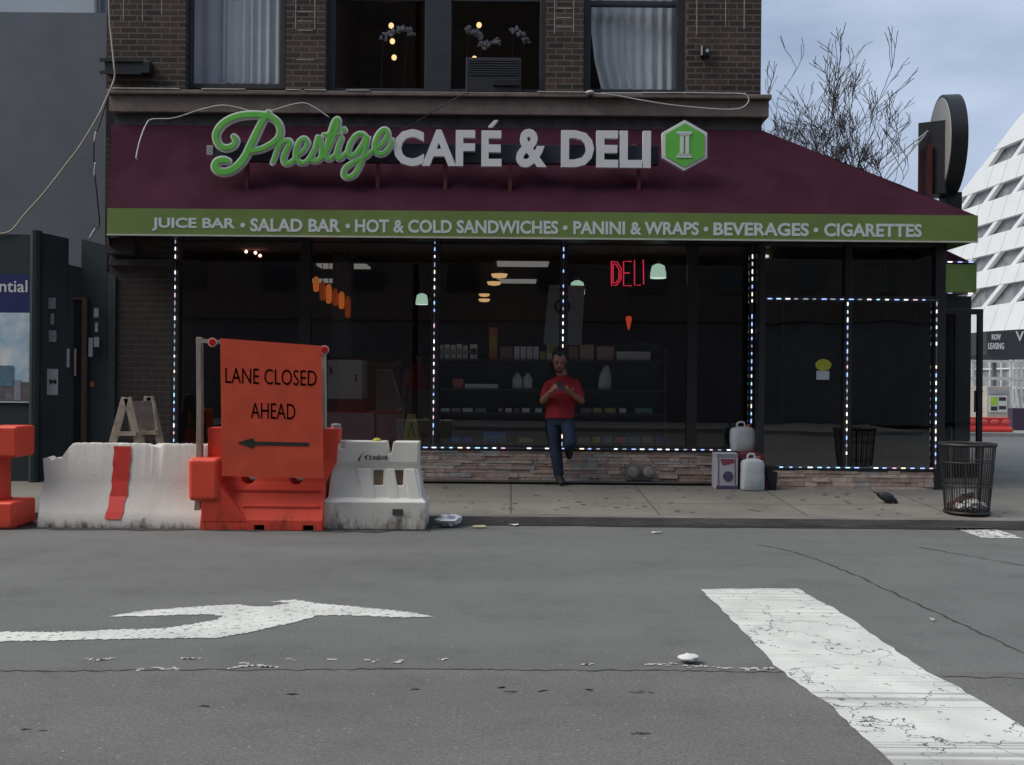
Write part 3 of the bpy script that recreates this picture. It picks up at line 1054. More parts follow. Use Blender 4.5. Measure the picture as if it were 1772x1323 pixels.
mb = MB(); mb.ell(c, 0.055, 0.05, 0.03); mb.build('cap', mat('pale_plastic', (0.5, 0.48, 0.46), 0.5), t_, smooth=True)
mb = MB(); mb.ell(c + Vector((0, 0, -0.035)), 0.032, 0.032, 0.03); mb.build('dome', black, t_, smooth=True)

# ------------------------------------------------------------------ ground floor shell
Z_CEIL = 3.35
XR = xat(1634, 650, YV)        # right end of vestibule
mb = MB()
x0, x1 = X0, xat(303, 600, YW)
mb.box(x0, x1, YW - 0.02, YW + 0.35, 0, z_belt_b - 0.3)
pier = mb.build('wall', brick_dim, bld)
mb = MB()
a, b, z0, z1 = box_at(188, 412, 232, 440, YW - 0.1)
mb.box(a, b, YW - 0.14, YW - 0.021, z0, z1)
mb.box(a, x1, YW - 0.09, YW - 0.022, z0 - 0.14, z0 - 0.05)
mb.build('capital', stone_dk, pier, bevel=0.01)
# wall over the shop window behind the awning, and the low roof of the vestibule
mb = MB()
mb.box(x1 + 0.001, X1, YW + 0.001, YW + 0.3, Z_CEIL - 0.1, z_belt_b - 0.31)
mb.box(X1 + 0.001, XR - 0.02, YV + 0.1, YW + 6.5, Z_CEIL - 0.02, Z_CEIL + 0.1)
mb.box(XR - 0.12, XR - 0.02, YV + 0.11, YW + 6.5, 0, Z_CEIL - 0.021)
mb.build('upper_fascia', stone_dk, bld)

# shop interior shell
int_wall = mat('dim_shop_wall', (0.16, 0.1, 0.09), 0.85, 0.2, 1.0)
int_floor = mat('shop_floor', (0.07, 0.068, 0.066), 0.5, 0.25, 2.0)
mb = MB()
xa, xb, yb = X0 + 0.31, XR - 0.13, YW + 6.4
mb.quad((xa, yb, 0.2), (xb, yb, 0.2), (xb, yb, Z_CEIL - 0.03), (xa, yb, Z_CEIL - 0.03))
mb.quad((xa, YW + 0.3, 0.2), (xa, yb, 0.2), (xa, yb, Z_CEIL - 0.03), (xa, YW + 0.3, Z_CEIL - 0.03))
mb.quad((xa, YW, Z_CEIL - 0.03), (xb, YW, Z_CEIL - 0.03), (xb, yb, Z_CEIL - 0.03), (xa, yb, Z_CEIL - 0.03))
mb.build('shop_interior_walls', int_wall, bld)
mb = MB()
mb.quad((xa, YV + 0.12, 0.205), (xb, YV + 0.12, 0.205), (xb, yb, 0.205), (xa, yb, 0.205))
mb.build('shop_floor', int_floor, bld)

# stone veneer plinth: rows of split stones
veneer = [mat('veneer_tan', (0.56, 0.45, 0.37), 0.85, 0.25, 14, 0.5, 60), mat('veneer_brown', (0.38, 0.28, 0.235), 0.85, 0.25, 14, 0.5, 60),
          mat('veneer_grey', (0.42, 0.39, 0.37), 0.85, 0.25, 14, 0.5, 60), mat('veneer_rust', (0.47, 0.35, 0.3), 0.85, 0.25, 14, 0.5, 60)]
def plinth(xa, xb, Y, zb, zt, name):
    m_ = MB()
    m_.box(xa, xb, Y + 0.03, Y + 0.2, zb, zt - 0.005, 1)
    z = zb
    while z < zt - 0.02:
        hgt = min(random.choice([0.035, 0.045, 0.055]), zt - z)
        x = xa
        while x < xb - 0.001:
            l_ = min(random.uniform(0.09, 0.36), xb - x)
            if xb - x - l_ < 0.05: l_ = xb - x
            dpt = random.uniform(0, 0.022)
            m_.box(x + 0.002, x + l_ - 0.002, Y + dpt, Y + 0.03, z + 0.002, z + hgt - 0.002, random.choice([0, 0, 1, 1, 2, 3, 3]))
            x += l_
        z += hgt
    return m_.build(name, veneer, bld)
z_sill = zat(990, 776, YW)
plinth(x1 + 0.005, xat(1308, 790, YW), YW - 0.03, 0.13, z_sill, 'plinth')
z_vs = zat(1480, 811, YV)
plinth(xat(1335, 820, YV), xat(1619, 820, YV), YV - 0.03, 0.11, z_vs, 'plinth')

# shop window: frame and panes
mb = MB()
ztop = zat(800, 405, YW)
for a, b in [(297, 311), (519, 537), (746, 760), (968, 982), (1189, 1206), (1298, 1304)]:
    mb.box(xat(a, 600, YW), xat(b, 600, YW), YW - 0.03, YW + 0.1, z_sill + 0.0, ztop + 0.2)
mb.box(xat(297, 600, YW), xat(1304, 600, YW), YW - 0.036, YW + 0.12, z_sill - 0.03, z_sill + 0.035)
mb.box(xat(297, 600, YW), xat(1304, 600, YW), YW - 0.033, YW + 0.12, ztop - 0.08, ztop + 0.2)
shopf = mb.build('shop_window', frame_dark, bld, bevel=0.005)
cols = [(311, 519), (537, 746), (760, 968), (982, 1189), (1206, 1298)]
for a, b in cols:
    g = MB()
    xa_, xb_ = xat(a, 600, YW) - 0.005, xat(b, 600, YW) + 0.005
    yy = YW + 0.03
    g.quad((xa_, yy, z_sill + 0.03), (xb_, yy, z_sill + 0.03), (xb_, yy, ztop - 0.07), (xa_, yy, ztop - 0.07))
    g.build('pane', glass_shop, shopf)
# vestibule: frame, panes, transoms
mb = MB()
zvt = zat(1480, 425, YV)
zv_rail = zat(1480, 517, YV)
def vx(px): return xat(px, 650, YV)
for a, b, zlo in [(1312, 1322, 0.12), (1460, 1472, z_vs), (1616, 1634, 0.12)]:
    mb.box(vx(a), vx(b), YV - 0.03, YV + 0.1, zlo, Z_CEIL - 0.03)
mb.box(vx(1322), vx(1616), YV - 0.024, YV + 0.09, z_vs - 0.03, z_vs + 0.025)
mb.box(vx(1322), vx(1616), YV - 0.024, YV + 0.09, zv_rail - 0.04, zv_rail + 0.04)
mb.box(vx(1322), vx(1616), YV - 0.024, YV + 0.09, zvt, Z_CEIL - 0.03)
mb.box(vx(1318), vx(1321), YV + 0.1, YW - 0.04, 0.15, Z_CEIL - 0.03)
mb.box(vx(1322), vx(1335), YV - 0.02, YV + 0.1, 0.12, z_vs - 0.03)
vest = mb.build('vestibule', frame_dark, bld, bevel=0.005)
for a, b, zlo, zhi in [(1322, 1460, z_vs + 0.02, zv_rail - 0.03), (1472, 1616, z_vs + 0.02, zv_rail - 0.03), (1322, 1460, zv_rail + 0.03, zvt + 0.01), (1472, 1616, zv_rail + 0.03, zvt + 0.01)]:
    g = MB()
    yy = YV + 0.03
    g.quad((vx(a) - 0.005, yy, zlo), (vx(b) + 0.005, yy, zlo), (vx(b) + 0.005, yy, zhi), (vx(a) - 0.005, yy, zhi))
    g.build('pane', glass_door, vest)
# stickers on the vestibule glass
c = at(1426, 631, YV)
mb = MB(); mb.lathe((0, 0, 0), [(1, 0), (1, 0.002)], 24, axis=Matrix.Rotation(R(90), 3, 'X'))
mb.v = [Vector((c.x + p.x * 0.1, YV + 0.026 + p.y * 1.0, c.z + p.z * 0.073)) for p in mb.v]
tag(mb.build('sticker', mat('yellow_sticker', (0.38, 0.4, 0.03), 0.6, 0.15, 30), origin=(c.x, YV + 0.02, c.z)), 'oval yellow sticker on the vestibule glass', 'sticker')
c = at(1425, 649, YV)
mb = MB(); mb.box(c.x - 0.08, c.x + 0.08, YV + 0.023, YV + 0.025, c.z - 0.055, c.z + 0.055)
tag(mb.build('sticker', mat('pale_sticker', (0.42, 0.47, 0.5), 0.6, 0.15, 30), origin=(c.x, YV + 0.02, c.z)), 'pale rectangular sticker below the oval yellow one', 'sticker')

# side entrance volume further back on the side street
ys = 13.6
xs0, xs1 = XR - 0.13, xat(1680, 650, ys)
mb = MB()
zt_ = zat(1660, 512, ys)
mb.box(xs0, xs0 + 0.09, ys, ys + 0.1, 0.15, zt_)
mb.box(xs1 - 0.22, xs1, ys, ys + 0.1, 0.15, zt_)
mb.box(xs0 + 0.09, xs1 - 0.22, ys + 0.002, ys + 0.1, zt_ - 0.25, zt_)
mb.box(xs0 + 0.09, xs1 - 0.22, ys + 0.002, ys + 0.1, 0.15, 0.4)
mb.box(xs0, xs1, ys + 0.1, ys + 3, zt_ - 0.1, zt_)
mb.box(xs1 - 0.1, xs1, ys + 0.1, ys + 3, 0.15, zt_ - 0.101)
mb.box(xs0, xs1 - 0.1, ys + 2.9, ys + 3, 0.15, zt_ - 0.101)
side = mb.build('side_entrance', black, bld, bevel=0.004)
g = MB()
g.quad((xs0 + 0.08, ys + 0.04, 0.39), (xs1 - 0.21, ys + 0.04, 0.39), (xs1 - 0.21, ys + 0.04, zt_ - 0.24), (xs0 + 0.08, ys + 0.04, zt_ - 0.24))
g.build('pane', glass_door, side)
# the open glass door
yd = 13.15
xd0, xd1 = xat(1622, 650, yd), xat(1701, 650, yd)
zd1 = zat(1690, 534, yd)
door = MB()
fw = 0.075
door.box(xd1 - fw, xd1, yd, yd + 0.045, 0.22, zd1)
door.box(xd0, xd0 + fw, yd, yd + 0.045, 0.22, zd1)
door.box(xd0 + fw, xd1 - fw, yd + 0.002, yd + 0.043, zd1 - 0.075, zd1)
door.box(xd0 + fw, xd1 - fw, yd + 0.002, yd + 0.043, 0.22, 0.42)
do = door.build('door', black, bld, bevel=0.006)
g = MB()
g.quad((xd0 + fw, yd + 0.02, 0.42), (xd1 - fw, yd + 0.02, 0.42), (xd1 - fw, yd + 0.02, zd1 - 0.07), (xd0 + fw, yd + 0.02, zd1 - 0.07))
g.build('pane', glass_mat('door_glass', (0.86, 0.89, 0.89), 1.6), do)
mb = MB()
hx = xat(1683, 700, yd)
za, zb_ = zat(1683, 676, yd), zat(1683, 712, yd)
mb.tube([(xd1 - fw / 2, yd - 0.002, za), (xd1 - fw / 2, yd - 0.06, za), (hx, yd - 0.065, za), (hx, yd - 0.065, zb_), (xd1 - fw / 2, yd - 0.06, zb_), (xd1 - fw / 2, yd - 0.002, zb_)], 0.013, 8)
mb.build('handle', black, do, smooth='auto')

# ------------------------------------------------------------------ awning
YA = 11.30
aw = thing('awning', 'long maroon canvas awning with a green lettered valance over the deli front', 'awning', (0, YA, 3.1))
A_ = at(192, 218, YW - 0.06); B_ = at(1318, 222, YW - 0.06)
zA = (A_.z + B_.z) / 2
C_ = at(187, 362, YA); D_ = at(1691, 371, YA)
zC = (C_.z + D_.z) / 2
vlt, vlb = zC, zat(940, 411, YA)
mb = MB()
# canvas in panels between ribs, with a slight sag
def canvas(p00, p10, p01, p11, nu, nv, sag, ribs):
    vs = []
    for j in range(nv + 1):
        for i in range(nu + 1):
            u, v_ = i / nu, j / nv
            p = (p00 * (1 - u) + p10 * u) * (1 - v_) + (p01 * (1 - u) + p11 * u) * v_
            s_ = abs(math.sin(u * ribs * math.pi)) ** 0.6 * math.sin(v_ * math.pi)
            vs.append(p - Vector((0, -sag * 0.6 * s_, sag * s_)) + Vector((0, 0, 0.007 * math.sin(u * 47 + v_ * 5) + 0.005 * math.sin(u * 131 - v_ * 9) + 0.004 * math.sin(u * 23 + v_ * 21))) * math.sin(v_ * math.pi))
    fs = [(j * (nu + 1) + i, j * (nu + 1) + i + 1, (j + 1) * (nu + 1) + i + 1, (j + 1) * (nu + 1) + i) for j in range(nv) for i in range(nu)]
    mb.add(vs, fs)
pA, pB = Vector((A_.x, YW - 0.06, zA)), Vector((B_.x, YW - 0.06, zA))
pC, pD = Vector((C_.x, YA, zC)), Vector((D_.x, YA, zC))
canvas(pC, pD, pA, pB, 160, 14, 0.035, 9)
pB2, pD2 = Vector((B_.x, 16.0, zA)), Vector((D_.x, 13.4, zC))
canvas(pD, pD2, pB, Vector((B_.x, 14.5, zA)), 8, 6, 0.02, 2)
mb.quad(pC, pA, Vector((A_.x, YW - 0.06, vlb)), Vector((C_.x, YA, vlb)))
mb.build('canopy', maroon, aw, smooth=True)
val = MB()
val.box(pC.x, pD.x, YA - 0.02, YA, vlb, vlt)
val.box(pD.x - 0.02, pD.x, YA + 0.001, 13.4, vlb, vlt)
valo = val.build('valance', green, aw)
tr = MB()
tr.box(pC.x - 0.002, pD.x + 0.004, YA - 0.028, YA - 0.001, vlb - 0.018, vlb - 0.001)
tr.build('trim', mat('pale_trim', (0.5, 0.5, 0.44), 0.6, 0.15, 6), aw)
und = MB()
und.box(pC.x + 0.02, pD.x - 0.03, YA + 0.02, YW - 0.05, vlb + 0.10, vlb + 0.115)
und.build('soffit', black, aw)
words = [('JUICE BAR', 264, 408), ('SALAD BAR', 434, 590), ('HOT & COLD SANDWICHES', 615, 966), ('PANINI & WRAPS', 992, 1209), ('BEVERAGES', 1234, 1399), ('CIGARETTES', 1425, 1594)]
for wd_, a, b in words:
    x0, x1, z0, z1 = box_at(a, 382 + 0.0085 * ((a + b) / 2 - 928), b, 405 + 0.0085 * ((a + b) / 2 - 928), YA)
    tx = MB()
    tx.text(wd_, x0, x1, z0, z1, YA - 0.0205, 0.003, bold=0.03)
    tx.build('lettering', letter, valo)
tx = MB()
for px in (421, 602.5, 978, 1221, 1411):
    c = at(px, 394 + 0.0085 * (px - 928), YA)
    tx = MB(); tx.lathe((c.x, YA - 0.0205, c.z), [(0.028, 0.0), (0.028, 0.003)], 14, axis=Matrix.Rotation(R(90), 3, 'X'))
    tx.build('bullet_dot', letter, valo)

# second awning over the side entrance
ysa = 13.5
sa = thing('awning', 'small maroon and green awning end over the side entrance', 'awning', (XR, ysa, 2.8))
xa_, xb_ = XR - 0.2, xat(1690, 480, ysa)
z0, z1 = zat(1665, 505, ysa), zat(1665, 457, ysa)
mb = MB(); mb.box(xa_, xb_, ysa, ysa + 3.0, z0, z1); mb.build('valance', green, sa)
zt2 = zat(1636, 432, ysa)
mb = MB()
mb.prism([(xa_, ysa + 0.002, z1 + 0.001), (xb_, ysa + 0.002, z1 + 0.001), (xat(1636, 432, ysa), ysa + 0.002, zt2), (xa_, ysa + 0.002, zt2 + 0.1)], (0, 3.0, 0))
mb.build('canopy', maroon, sa)

# ------------------------------------------------------------------ shop sign
YS = 11.52
sg = thing('shop_sign', 'green script and white capital letters sign mounted above the maroon awning', 'sign', at(760, 300, YS))
mb = MB()
x0, x1, z0, z1 = box_at(372, 249, 1140, 281, YS + 0.08)
mb.box(x0, x1, YS + 0.06, YS + 0.17, z0, z1)
mb.build('raceway', raceway, sg, bevel=0.004)
mb = MB()
x0, x1, z0, z1 = box_at(359, 252, 370, 269, YS + 0.08)
mb.box(x0, x1, YS + 0.05, YS + 0.14, z0, z1)
mb.build('junction_box', mat('grey_box', (0.3, 0.3, 0.31), 0.5), sg, bevel=0.004)
for px in (424, 652, 770, 883, 1107):
    m_ = MB()
    c = at(px, 281, YS)
    # post from the raceway down to the canvas, strut back to the wall
    m_.box(c.x - 0.022, c.x + 0.022, YS + 0.07, YS + 0.115, c.z - 0.36, c.z + 0.01)
    m_.bar((c.x, YS + 0.1, c.z + 0.22), (c.x, YW - 0.02, c.z + 0.42), 0.04, 0.04)
    m_.build('bracket', red_steel, sg)
def zs5(pts): return [at(340 + x / 3.852, 170 + y / 3.852, YS) for x, y in pts]
SC = 1 / 3.852 / F * YS
strokes = [
    ([(252, 258), (266, 280), (250, 315), (205, 333), (160, 318), (135, 270), (140, 225), (175, 175), (240, 135), (320, 115), (410, 112), (490, 125), (545, 165), (562, 220), (545, 270), (495, 312), (430, 342), (365, 355)], 17),
    ([(482, 100), (445, 150), (405, 230), (365, 315), (325, 395), (275, 455), (215, 490), (160, 490), (128, 462), (140, 425), (180, 412), (212, 420)], 20),
    ([(565, 262), (548, 320), (528, 385), (508, 432)], 12),
    ([(548, 330), (575, 295), (615, 285), (625, 305), (600, 350), (582, 405), (600, 438), (640, 425), (672, 385)], 15),
    ([(672, 380), (722, 345), (742, 300), (722, 272), (690, 290), (668, 345), (668, 400), (695, 432), (735, 425), (775, 385)], 14),
    ([(760, 395), (795, 330), (818, 258), (828, 300), (838, 355), (830, 402), (790, 422), (752, 405)], 15),
    ([(845, 400), (885, 330), (925, 235), (945, 165), (942, 142), (920, 165), (890, 255), (868, 345), (868, 395), (890, 408), (925, 380)], 14),
    ([(850, 246), (905, 244), (960, 238)], 11),
    ([(968, 268), (945, 335), (938, 385), (958, 402), (1000, 368)], 15),
    ([(1135, 262), (1108, 240), (1068, 248), (1030, 300), (1012, 362), (1030, 388), (1068, 370), (1112, 310), (1140, 258), (1122, 350), (1095, 440), (1055, 510), (1010, 530), (984, 512), (995, 468), (1050, 428), (1130, 390), (1180, 350)], 14),
    ([(1180, 350), (1240, 305), (1275, 250), (1268, 218), (1240, 218), (1205, 265), (1190, 325), (1208, 368), (1250, 368), (1290, 325), (1303, 280)], 15),
]
gm, wm = MB(), MB()
for pts, rad in strokes:
    P = smoothpts(zs5(pts), 5)
    n = len(P)
    rs = []
    for i in range(n):
        u = i / (n - 1)
        rs.append(rad * (1.0 if rad >= 17 else 0.84) * (0.82 + 0.28 * math.sin(u * math.pi)) * SC)
    k_st = strokes.index((pts, rad))
    gm.ribbon([p - Vector((0, 0.03, 0)) for p in P], [r_ * 0.96 for r_ in rs], 0.004, 0.0006 * k_st)
    wm.ribbon(P, [r_ + 11.5 * SC for r_ in rs], 0.018, 0.0006 * k_st)
c = at(340 + 985 / 3.852, 170 + 212 / 3.852, YS)
RX90 = Matrix.Rotation(R(90), 3, 'X')
gm.lathe(c - Vector((0, 0.03, 0)), [(16 * SC, -0.004), (16 * SC, 0.011)], 18, axis=RX90)
wm.lathe(c, [(25 * SC, -0.018), (25 * SC, 0.024)], 18, axis=RX90)
wm.build('script_outline', white_sign, sg)
gm.build('script_lettering', green_sign, sg)
for wd_, a, b, y0, y1 in [('CAF', 681, 822, 224, 288), ('E', 833, 868, 226, 288), ('&', 893, 946, 223, 290), ('DELI', 971, 1126, 226, 290)]:
    x0, x1, z0, z1 = box_at(a, y0, b, y1, YS)
    tx = MB()
    tx.text(wd_, x0, x1, z0, z1, YS + 0.05, 0.07, bold=0.035)
    if wd_ == 'E':
        P = [at(855, 208, YS), at(862, 208, YS), at(853, 219, YS), at(845, 219, YS)]
        tx.prism([Vector((p.x, YS - 0.02, p.z)) for p in P], (0, 0.07, 0))
    tx.build('capital_letters', white_sign, sg)
hexv = [(1185, 207), (1224, 229), (1224, 273), (1184, 295), (1146, 273), (1146, 229)]
cx, cy = 1185, 251
mb = MB(); mb.prism([at(px, py, YS) for px, py in hexv], (0, 0.08, 0))
hx_ = mb.build('hexagon_emblem', white_sign, sg, bevel=0.004)
mb = MB(); mb.prism([at(cx + (px - cx) * 0.86, cy + (py - cy) * 0.86, YS) - Vector((0, 0.012, 0)) for px, py in hexv], (0, 0.0115, 0))
mb.build('hexagon_face', green_sign, hx_)
mb = MB()
def em(x0, y0, x1, y1):
    a, b, z0, z1 = box_at(x0, y0, x1, y1, YS)
    mb.box(a, b, YS - 0.02, YS - 0.0125, z0, z1)
em(1171, 228, 1197, 231.5); em(1174, 232.5, 1194, 234.5); em(1176.5, 235.5, 1182.5, 266); em(1186, 235.5, 1192, 266); em(1173, 267, 1195, 269); em(1170, 270, 1197, 273)
mb.build('column_mark', white_sign, hx_)

# ------------------------------------------------------------------ strings of lights
led_mats = [black, emat('led_white', (0.9, 0.93, 1.0), 1.2), emat('led_blue', (0.35, 0.5, 1.0), 1.0), emat('led_cyan', (0.45, 0.8, 1.0), 0.9), emat('led_pink', (0.9, 0.6, 0.8), 0.7), emat('led_warm', (1.0, 0.85, 0.65), 1.0), emat('led_faint', (0.6, 0.66, 0.85), 0.35)]
tubem = mat('clear_tube', (0.16, 0.17, 0.2), 0.3, 0.2, 10)
led_mats[0] = tubem
def led(p, q, label, dens=0.095, dim=1.0):
    p, q = Vector(p), Vector(q)
    L_ = (q - p).length
    n = max(3, int(L_ / dens))
    m_ = MB()
    m_.tube([p, q], 0.006, 6)
    for k in range(n):
        a = p + (q - p) * ((k + 0.18 + random.uniform(-0.05, 0.05)) / n)
        b = p + (q - p) * ((k + 0.62 + random.uniform(-0.1, 0.1)) / n)
        m_.tube([a, b], 0.0068, 6, mi=random.choice([0, 1, 1, 1, 1, 2, 2, 3, 4, 5, 6, 6]))
    tag(m_.build('light_string', led_mats, origin=p), label, 'light strip', 'strips of coloured lights around the shop front')
def vled(px, y0, y1, Y, lab):
    x = xat(px, (y0 + y1) / 2, Y)
    led((x, Y, zat(px, y0, Y)), (x, Y, zat(px, y1, Y)), lab)
yl = YW - 0.055
for px, lab, yend in [(302, 'vertical strip of coloured lights at the left edge of the shop window', 770), (751, 'vertical strip of coloured lights above the white plastic barrier', 770), (974, 'vertical strip of coloured lights just above the man', 775), (1301, 'vertical strip of coloured lights ending at the plastic jugs', 775)]:
    vled(px, 412, yend, yl, lab)
zl = zat(990, 776, yl)
led((xat(700, 775, yl), yl, zl), (xat(1300, 777, yl), yl, zl), 'horizontal strip of coloured lights along the shop window sill', 0.11)
ylv = YV - 0.045
vled(1466, 520, 806, ylv, 'vertical strip of coloured lights in the middle of the vestibule')
vled(1620, 520, 808, ylv, 'vertical strip of coloured lights on the right post of the vestibule')
led((vx(1322), ylv, zat(1470, 517.5, ylv)), (vx(1620), ylv, zat(1470, 517.5, ylv)), 'horizontal strip of coloured lights across the top of the vestibule doors', 0.11)
led((vx(1346), ylv, zat(1480, 809, ylv)), (vx(1620), ylv, zat(1480, 809, ylv)), 'horizontal strip of coloured lights along the vestibule bottom', 0.11)
led((xat(1636, 453, ysa - 0.02), ysa - 0.02, z1_ := zat(1662, 453, ysa - 0.02)), (xat(1690, 453, ysa - 0.02), ysa - 0.02, z1_), 'upper short strip of lights on the small side awning', 0.12)
led((xat(1636, 506, ysa - 0.02), ysa - 0.02, z2_ := zat(1662, 507, ysa - 0.02)), (xat(1690, 506, ysa - 0.02), ysa - 0.02, z2_), 'lower short strip of lights on the small side awning', 0.12)
c = at(1384, 415, YA + 0.05)
mb = MB(); mb.lathe(c, [(0.02, 0.02), (0.035, 0), (0.02, -0.012)], 12)
tag(mb.build('downlight', emat('downlight', (0.9, 0.95, 1.0), 3), origin=c), 'small white downlight under the valance above the vestibule', 'lamp')

# ------------------------------------------------------------------ inside the shop
def slab(mb, px0, py0, px1, py1, Y, dp, mi=0):
    a, b, z0, z1 = box_at(px0, py0, px1, py1, Y)
    mb.box(a, b, Y, Y + dp, z0, z1, mi)
    return a, b, z0, z1
YSH = 13.25
shelf_m = mat('dark_shelf', (0.05, 0.05, 0.055), 0.5, 0.2, 3)
sx0, sx1 = xat(760, 690, YSH), xat(1150, 690, YSH)
su = thing('shelf_unit', 'dark display shelves behind the shop glass, stocked with packets', 'shelf', ((sx0 + sx1) / 2, YSH, 0.21))
LV = [622, 673, 714, 766]
for k, yy in enumerate(LV):
    m_ = MB()
    z = zat(955, yy, YSH)
    m_.box(sx0, sx1, YSH - 0.02, YSH + 0.42, z - 0.03, z)
    m_.build('shelf', shelf_m, su)
m_ = MB(); m_.box(sx0, sx1, YSH + 0.43, YSH + 0.45, 0.21, zat(955, 590, YSH)); m_.build('back_panel', shelf_m, su)
for x in (sx0 - 0.03, sx1):
    m_ = MB(); m_.box(x, x + 0.03, YSH, YSH + 0.42, 0.21, zat(955, 600, YSH)); m_.build('side_panel', shelf_m, su)
p_white = mat('packet_white', (0.85, 0.85, 0.83), 0.6, 0.12, 18)
p_pink = mat('packet_pink', (0.672, 0.192, 0.160), 0.6, 0.15, 18)
p_brown = mat('packet_brown', (0.320, 0.192, 0.160), 0.6, 0.2, 18)
p_tan = mat('packet_tan', (0.544, 0.352, 0.288), 0.6, 0.2, 18)
p_orange = mat('packet_orange', (0.640, 0.208, 0.048), 0.6, 0.25, 18)
p_yellow = mat('packet_yellow', (0.512, 0.464, 0.080), 0.6, 0.2, 18)
p_blue = mat('packet_blue', (0.048, 0.144, 0.576), 0.6, 0.2, 18)
p_teal = mat('packet_teal', (0.192, 0.352, 0.352), 0.6, 0.2, 18)
p_dark = mat('packet_dark', (0.05, 0.03, 0.035), 0.6, 0.2, 18)
def packet(x0, y0, x1, shelf, m, label, name='packet', band=None, kind='box'):
    yb = LV[shelf] - 0.5 + 0.0085 * ((x0 + x1) / 2 - 955)
    a, b, _, z1 = box_at(x0, y0, x1, yb, YSH + 0.05)
    z0 = zat(955, LV[shelf], YSH) + 0.001
    z1 = max(z1, z0 + 0.02)
    dp = min(0.28, max(0.08, b - a))
    t_ = thing(name, label, kind, ((a + b) / 2, YSH + 0.05, z0), 'goods on the shop shelves')
    m_ = MB(); m_.box(a + 0.003, b - 0.003, YSH + 0.05, YSH + 0.05 + dp, z0, z1)
    m_.build('carton', m, t_, bevel=0.004)
    if band:
        m_ = MB(); m_.box(a + 0.012, b - 0.012, YSH + 0.046, YSH + 0.0495, z0 + (z1 - z0) * 0.3, z0 + (z1 - z0) * 0.7)
        m_.build('print_band', band, t_)
T1 = 'on the top shelf inside the shop'
for k in range(5):
    packet(758 + k * 10.6, 596 + random.uniform(-2, 2), 767.5 + k * 10.6, 0, p_white, 'small white packet in the row of five at the left end of the top shelf', band=p_tan)
packet(813, 595, 826, 0, p_white, 'single white carton left of the tall orange tin on the top shelf', band=p_dark)
packet(846, 566, 861, 0, p_orange, 'tall narrow orange tin standing on the top shelf', 'tin', p_yellow)
packet(865, 599, 888, 0, p_brown, 'dark brown box right of the tall orange tin')
for k in range(4):
    packet(889.5 + k * 11, 599, 899.5 + k * 11, 0, p_white, 'white carton in the tight row of four just left of the man')
packet(934, 608, 945, 0, p_yellow, 'low yellow packet beside the man on the top shelf')
packet(946, 586, 966, 0, p_white, 'white and yellow carton behind the head of the man', band=p_yellow)
packet(984, 598, 1001, 0, p_brown, 'brown box just right of the head of the man')
packet(1003, 596, 1028, 0, p_tan, 'large reddish tan box on the top shelf, second from the man')
packet(1033, 599, 1063, 0, p_tan, 'wide pale tan box on the top shelf, left of the long white carton')
packet(1067, 608, 1126, 0, p_white, 'long low white carton at the right end of the top shelf')
packet(783, 655, 802, 1, p_pink, 'pink packet on the second shelf')
packet(804, 664, 862, 1, p_white, 'long flat white tray beside the pink packet', 'tray')
for k, lab in ((0, 'left one of two white plastic bottles on the second shelf'), (1, 'right one of two white plastic bottles on the second shelf')):
    c = at(895 + k * 18, LV[1], YSH + 0.12)
    z0 = zat(955, LV[1], YSH) + 0.001
    t_ = thing('bottle', lab, 'bottle', (c.x, c.y, z0), 'goods on the shop shelves')
    m_ = MB(); m_.lathe((c.x, c.y, z0), [(0.055, 0), (0.066, 0.015), (0.066, 0.13), (0.05, 0.17), (0.03, 0.19), (0.03, 0.2)], 14)
    m_.build('body', p_white, t_, smooth=True)
    m_ = MB(); m_.lathe((c.x, c.y, z0 + 0.201), [(0.032, 0), (0.032, 0.025)], 12); m_.build('cap', p_teal, t_)
for x0, x1, m_, lab in [(762, 778, p_white, 'white tub at the left end of the third shelf'), (781, 797, p_tan, 'tan tub on the third shelf, left of the blue grey carton'), (800, 818, p_white, 'white tub on the third shelf between a tan tub and a blue grey carton'), (822, 842, p_teal, 'blue grey carton on the third shelf'),
                         (862, 870, p_tan, 'tiny tan packet on the third shelf, first of the small row left of the man'), (874, 886, p_white, 'small white packet on the third shelf, second of the small row left of the man'), (890, 899, p_brown, 'small brown packet on the third shelf'), (903, 917, p_white, 'small white packet on the third shelf, right of the small brown packet'), (926, 938, p_white, 'white packet on the third shelf nearest to the man'),
                         (1005, 1024, p_brown, 'brown packet on the third shelf just right of the man'), (1026, 1042, p_yellow, 'yellow packet on the third shelf, nearer to the man'), (1046, 1066, p_yellow, 'yellow packet on the third shelf, farther from the man'), (1072, 1084, p_white, 'white packet on the third shelf right of the yellow ones'), (1100, 1130, p_teal, 'low teal packet at the right end of the third shelf')]:
    packet(x0, 706, x1, 2, m_, lab)
packet(836, 748, 876, 3, p_blue, 'big bright blue box on the lowest shelf', band=p_teal)
packet(776, 756, 796, 3, p_blue, 'low dark blue packet at the left of the lowest shelf')
packet(800, 758, 818, 3, p_blue, 'flat blue packet between the dark blue one and the big blue box')
packet(897, 758, 922, 3, p_yellow, 'yellow packet on the lowest shelf left of the man')
for x0, x1, m_, lab in [(1000, 1022, p_brown, 'brown box on the lowest shelf next to the knee of the man'), (1026, 1040, p_yellow, 'mustard box on the lowest shelf'), (1043, 1060, p_teal, 'teal box on the lowest shelf, left of a pink one'), (1063, 1084, p_pink, 'pink box on the lowest shelf'), (1087, 1108, p_teal, 'teal box on the lowest shelf, right of a pink one'), (1111, 1131, p_tan, 'tan box on the lowest shelf'), (1135, 1156, p_blue, 'blue box at the right end of the lowest shelf')]:
    packet(x0, 756, x1, 3, m_, lab)
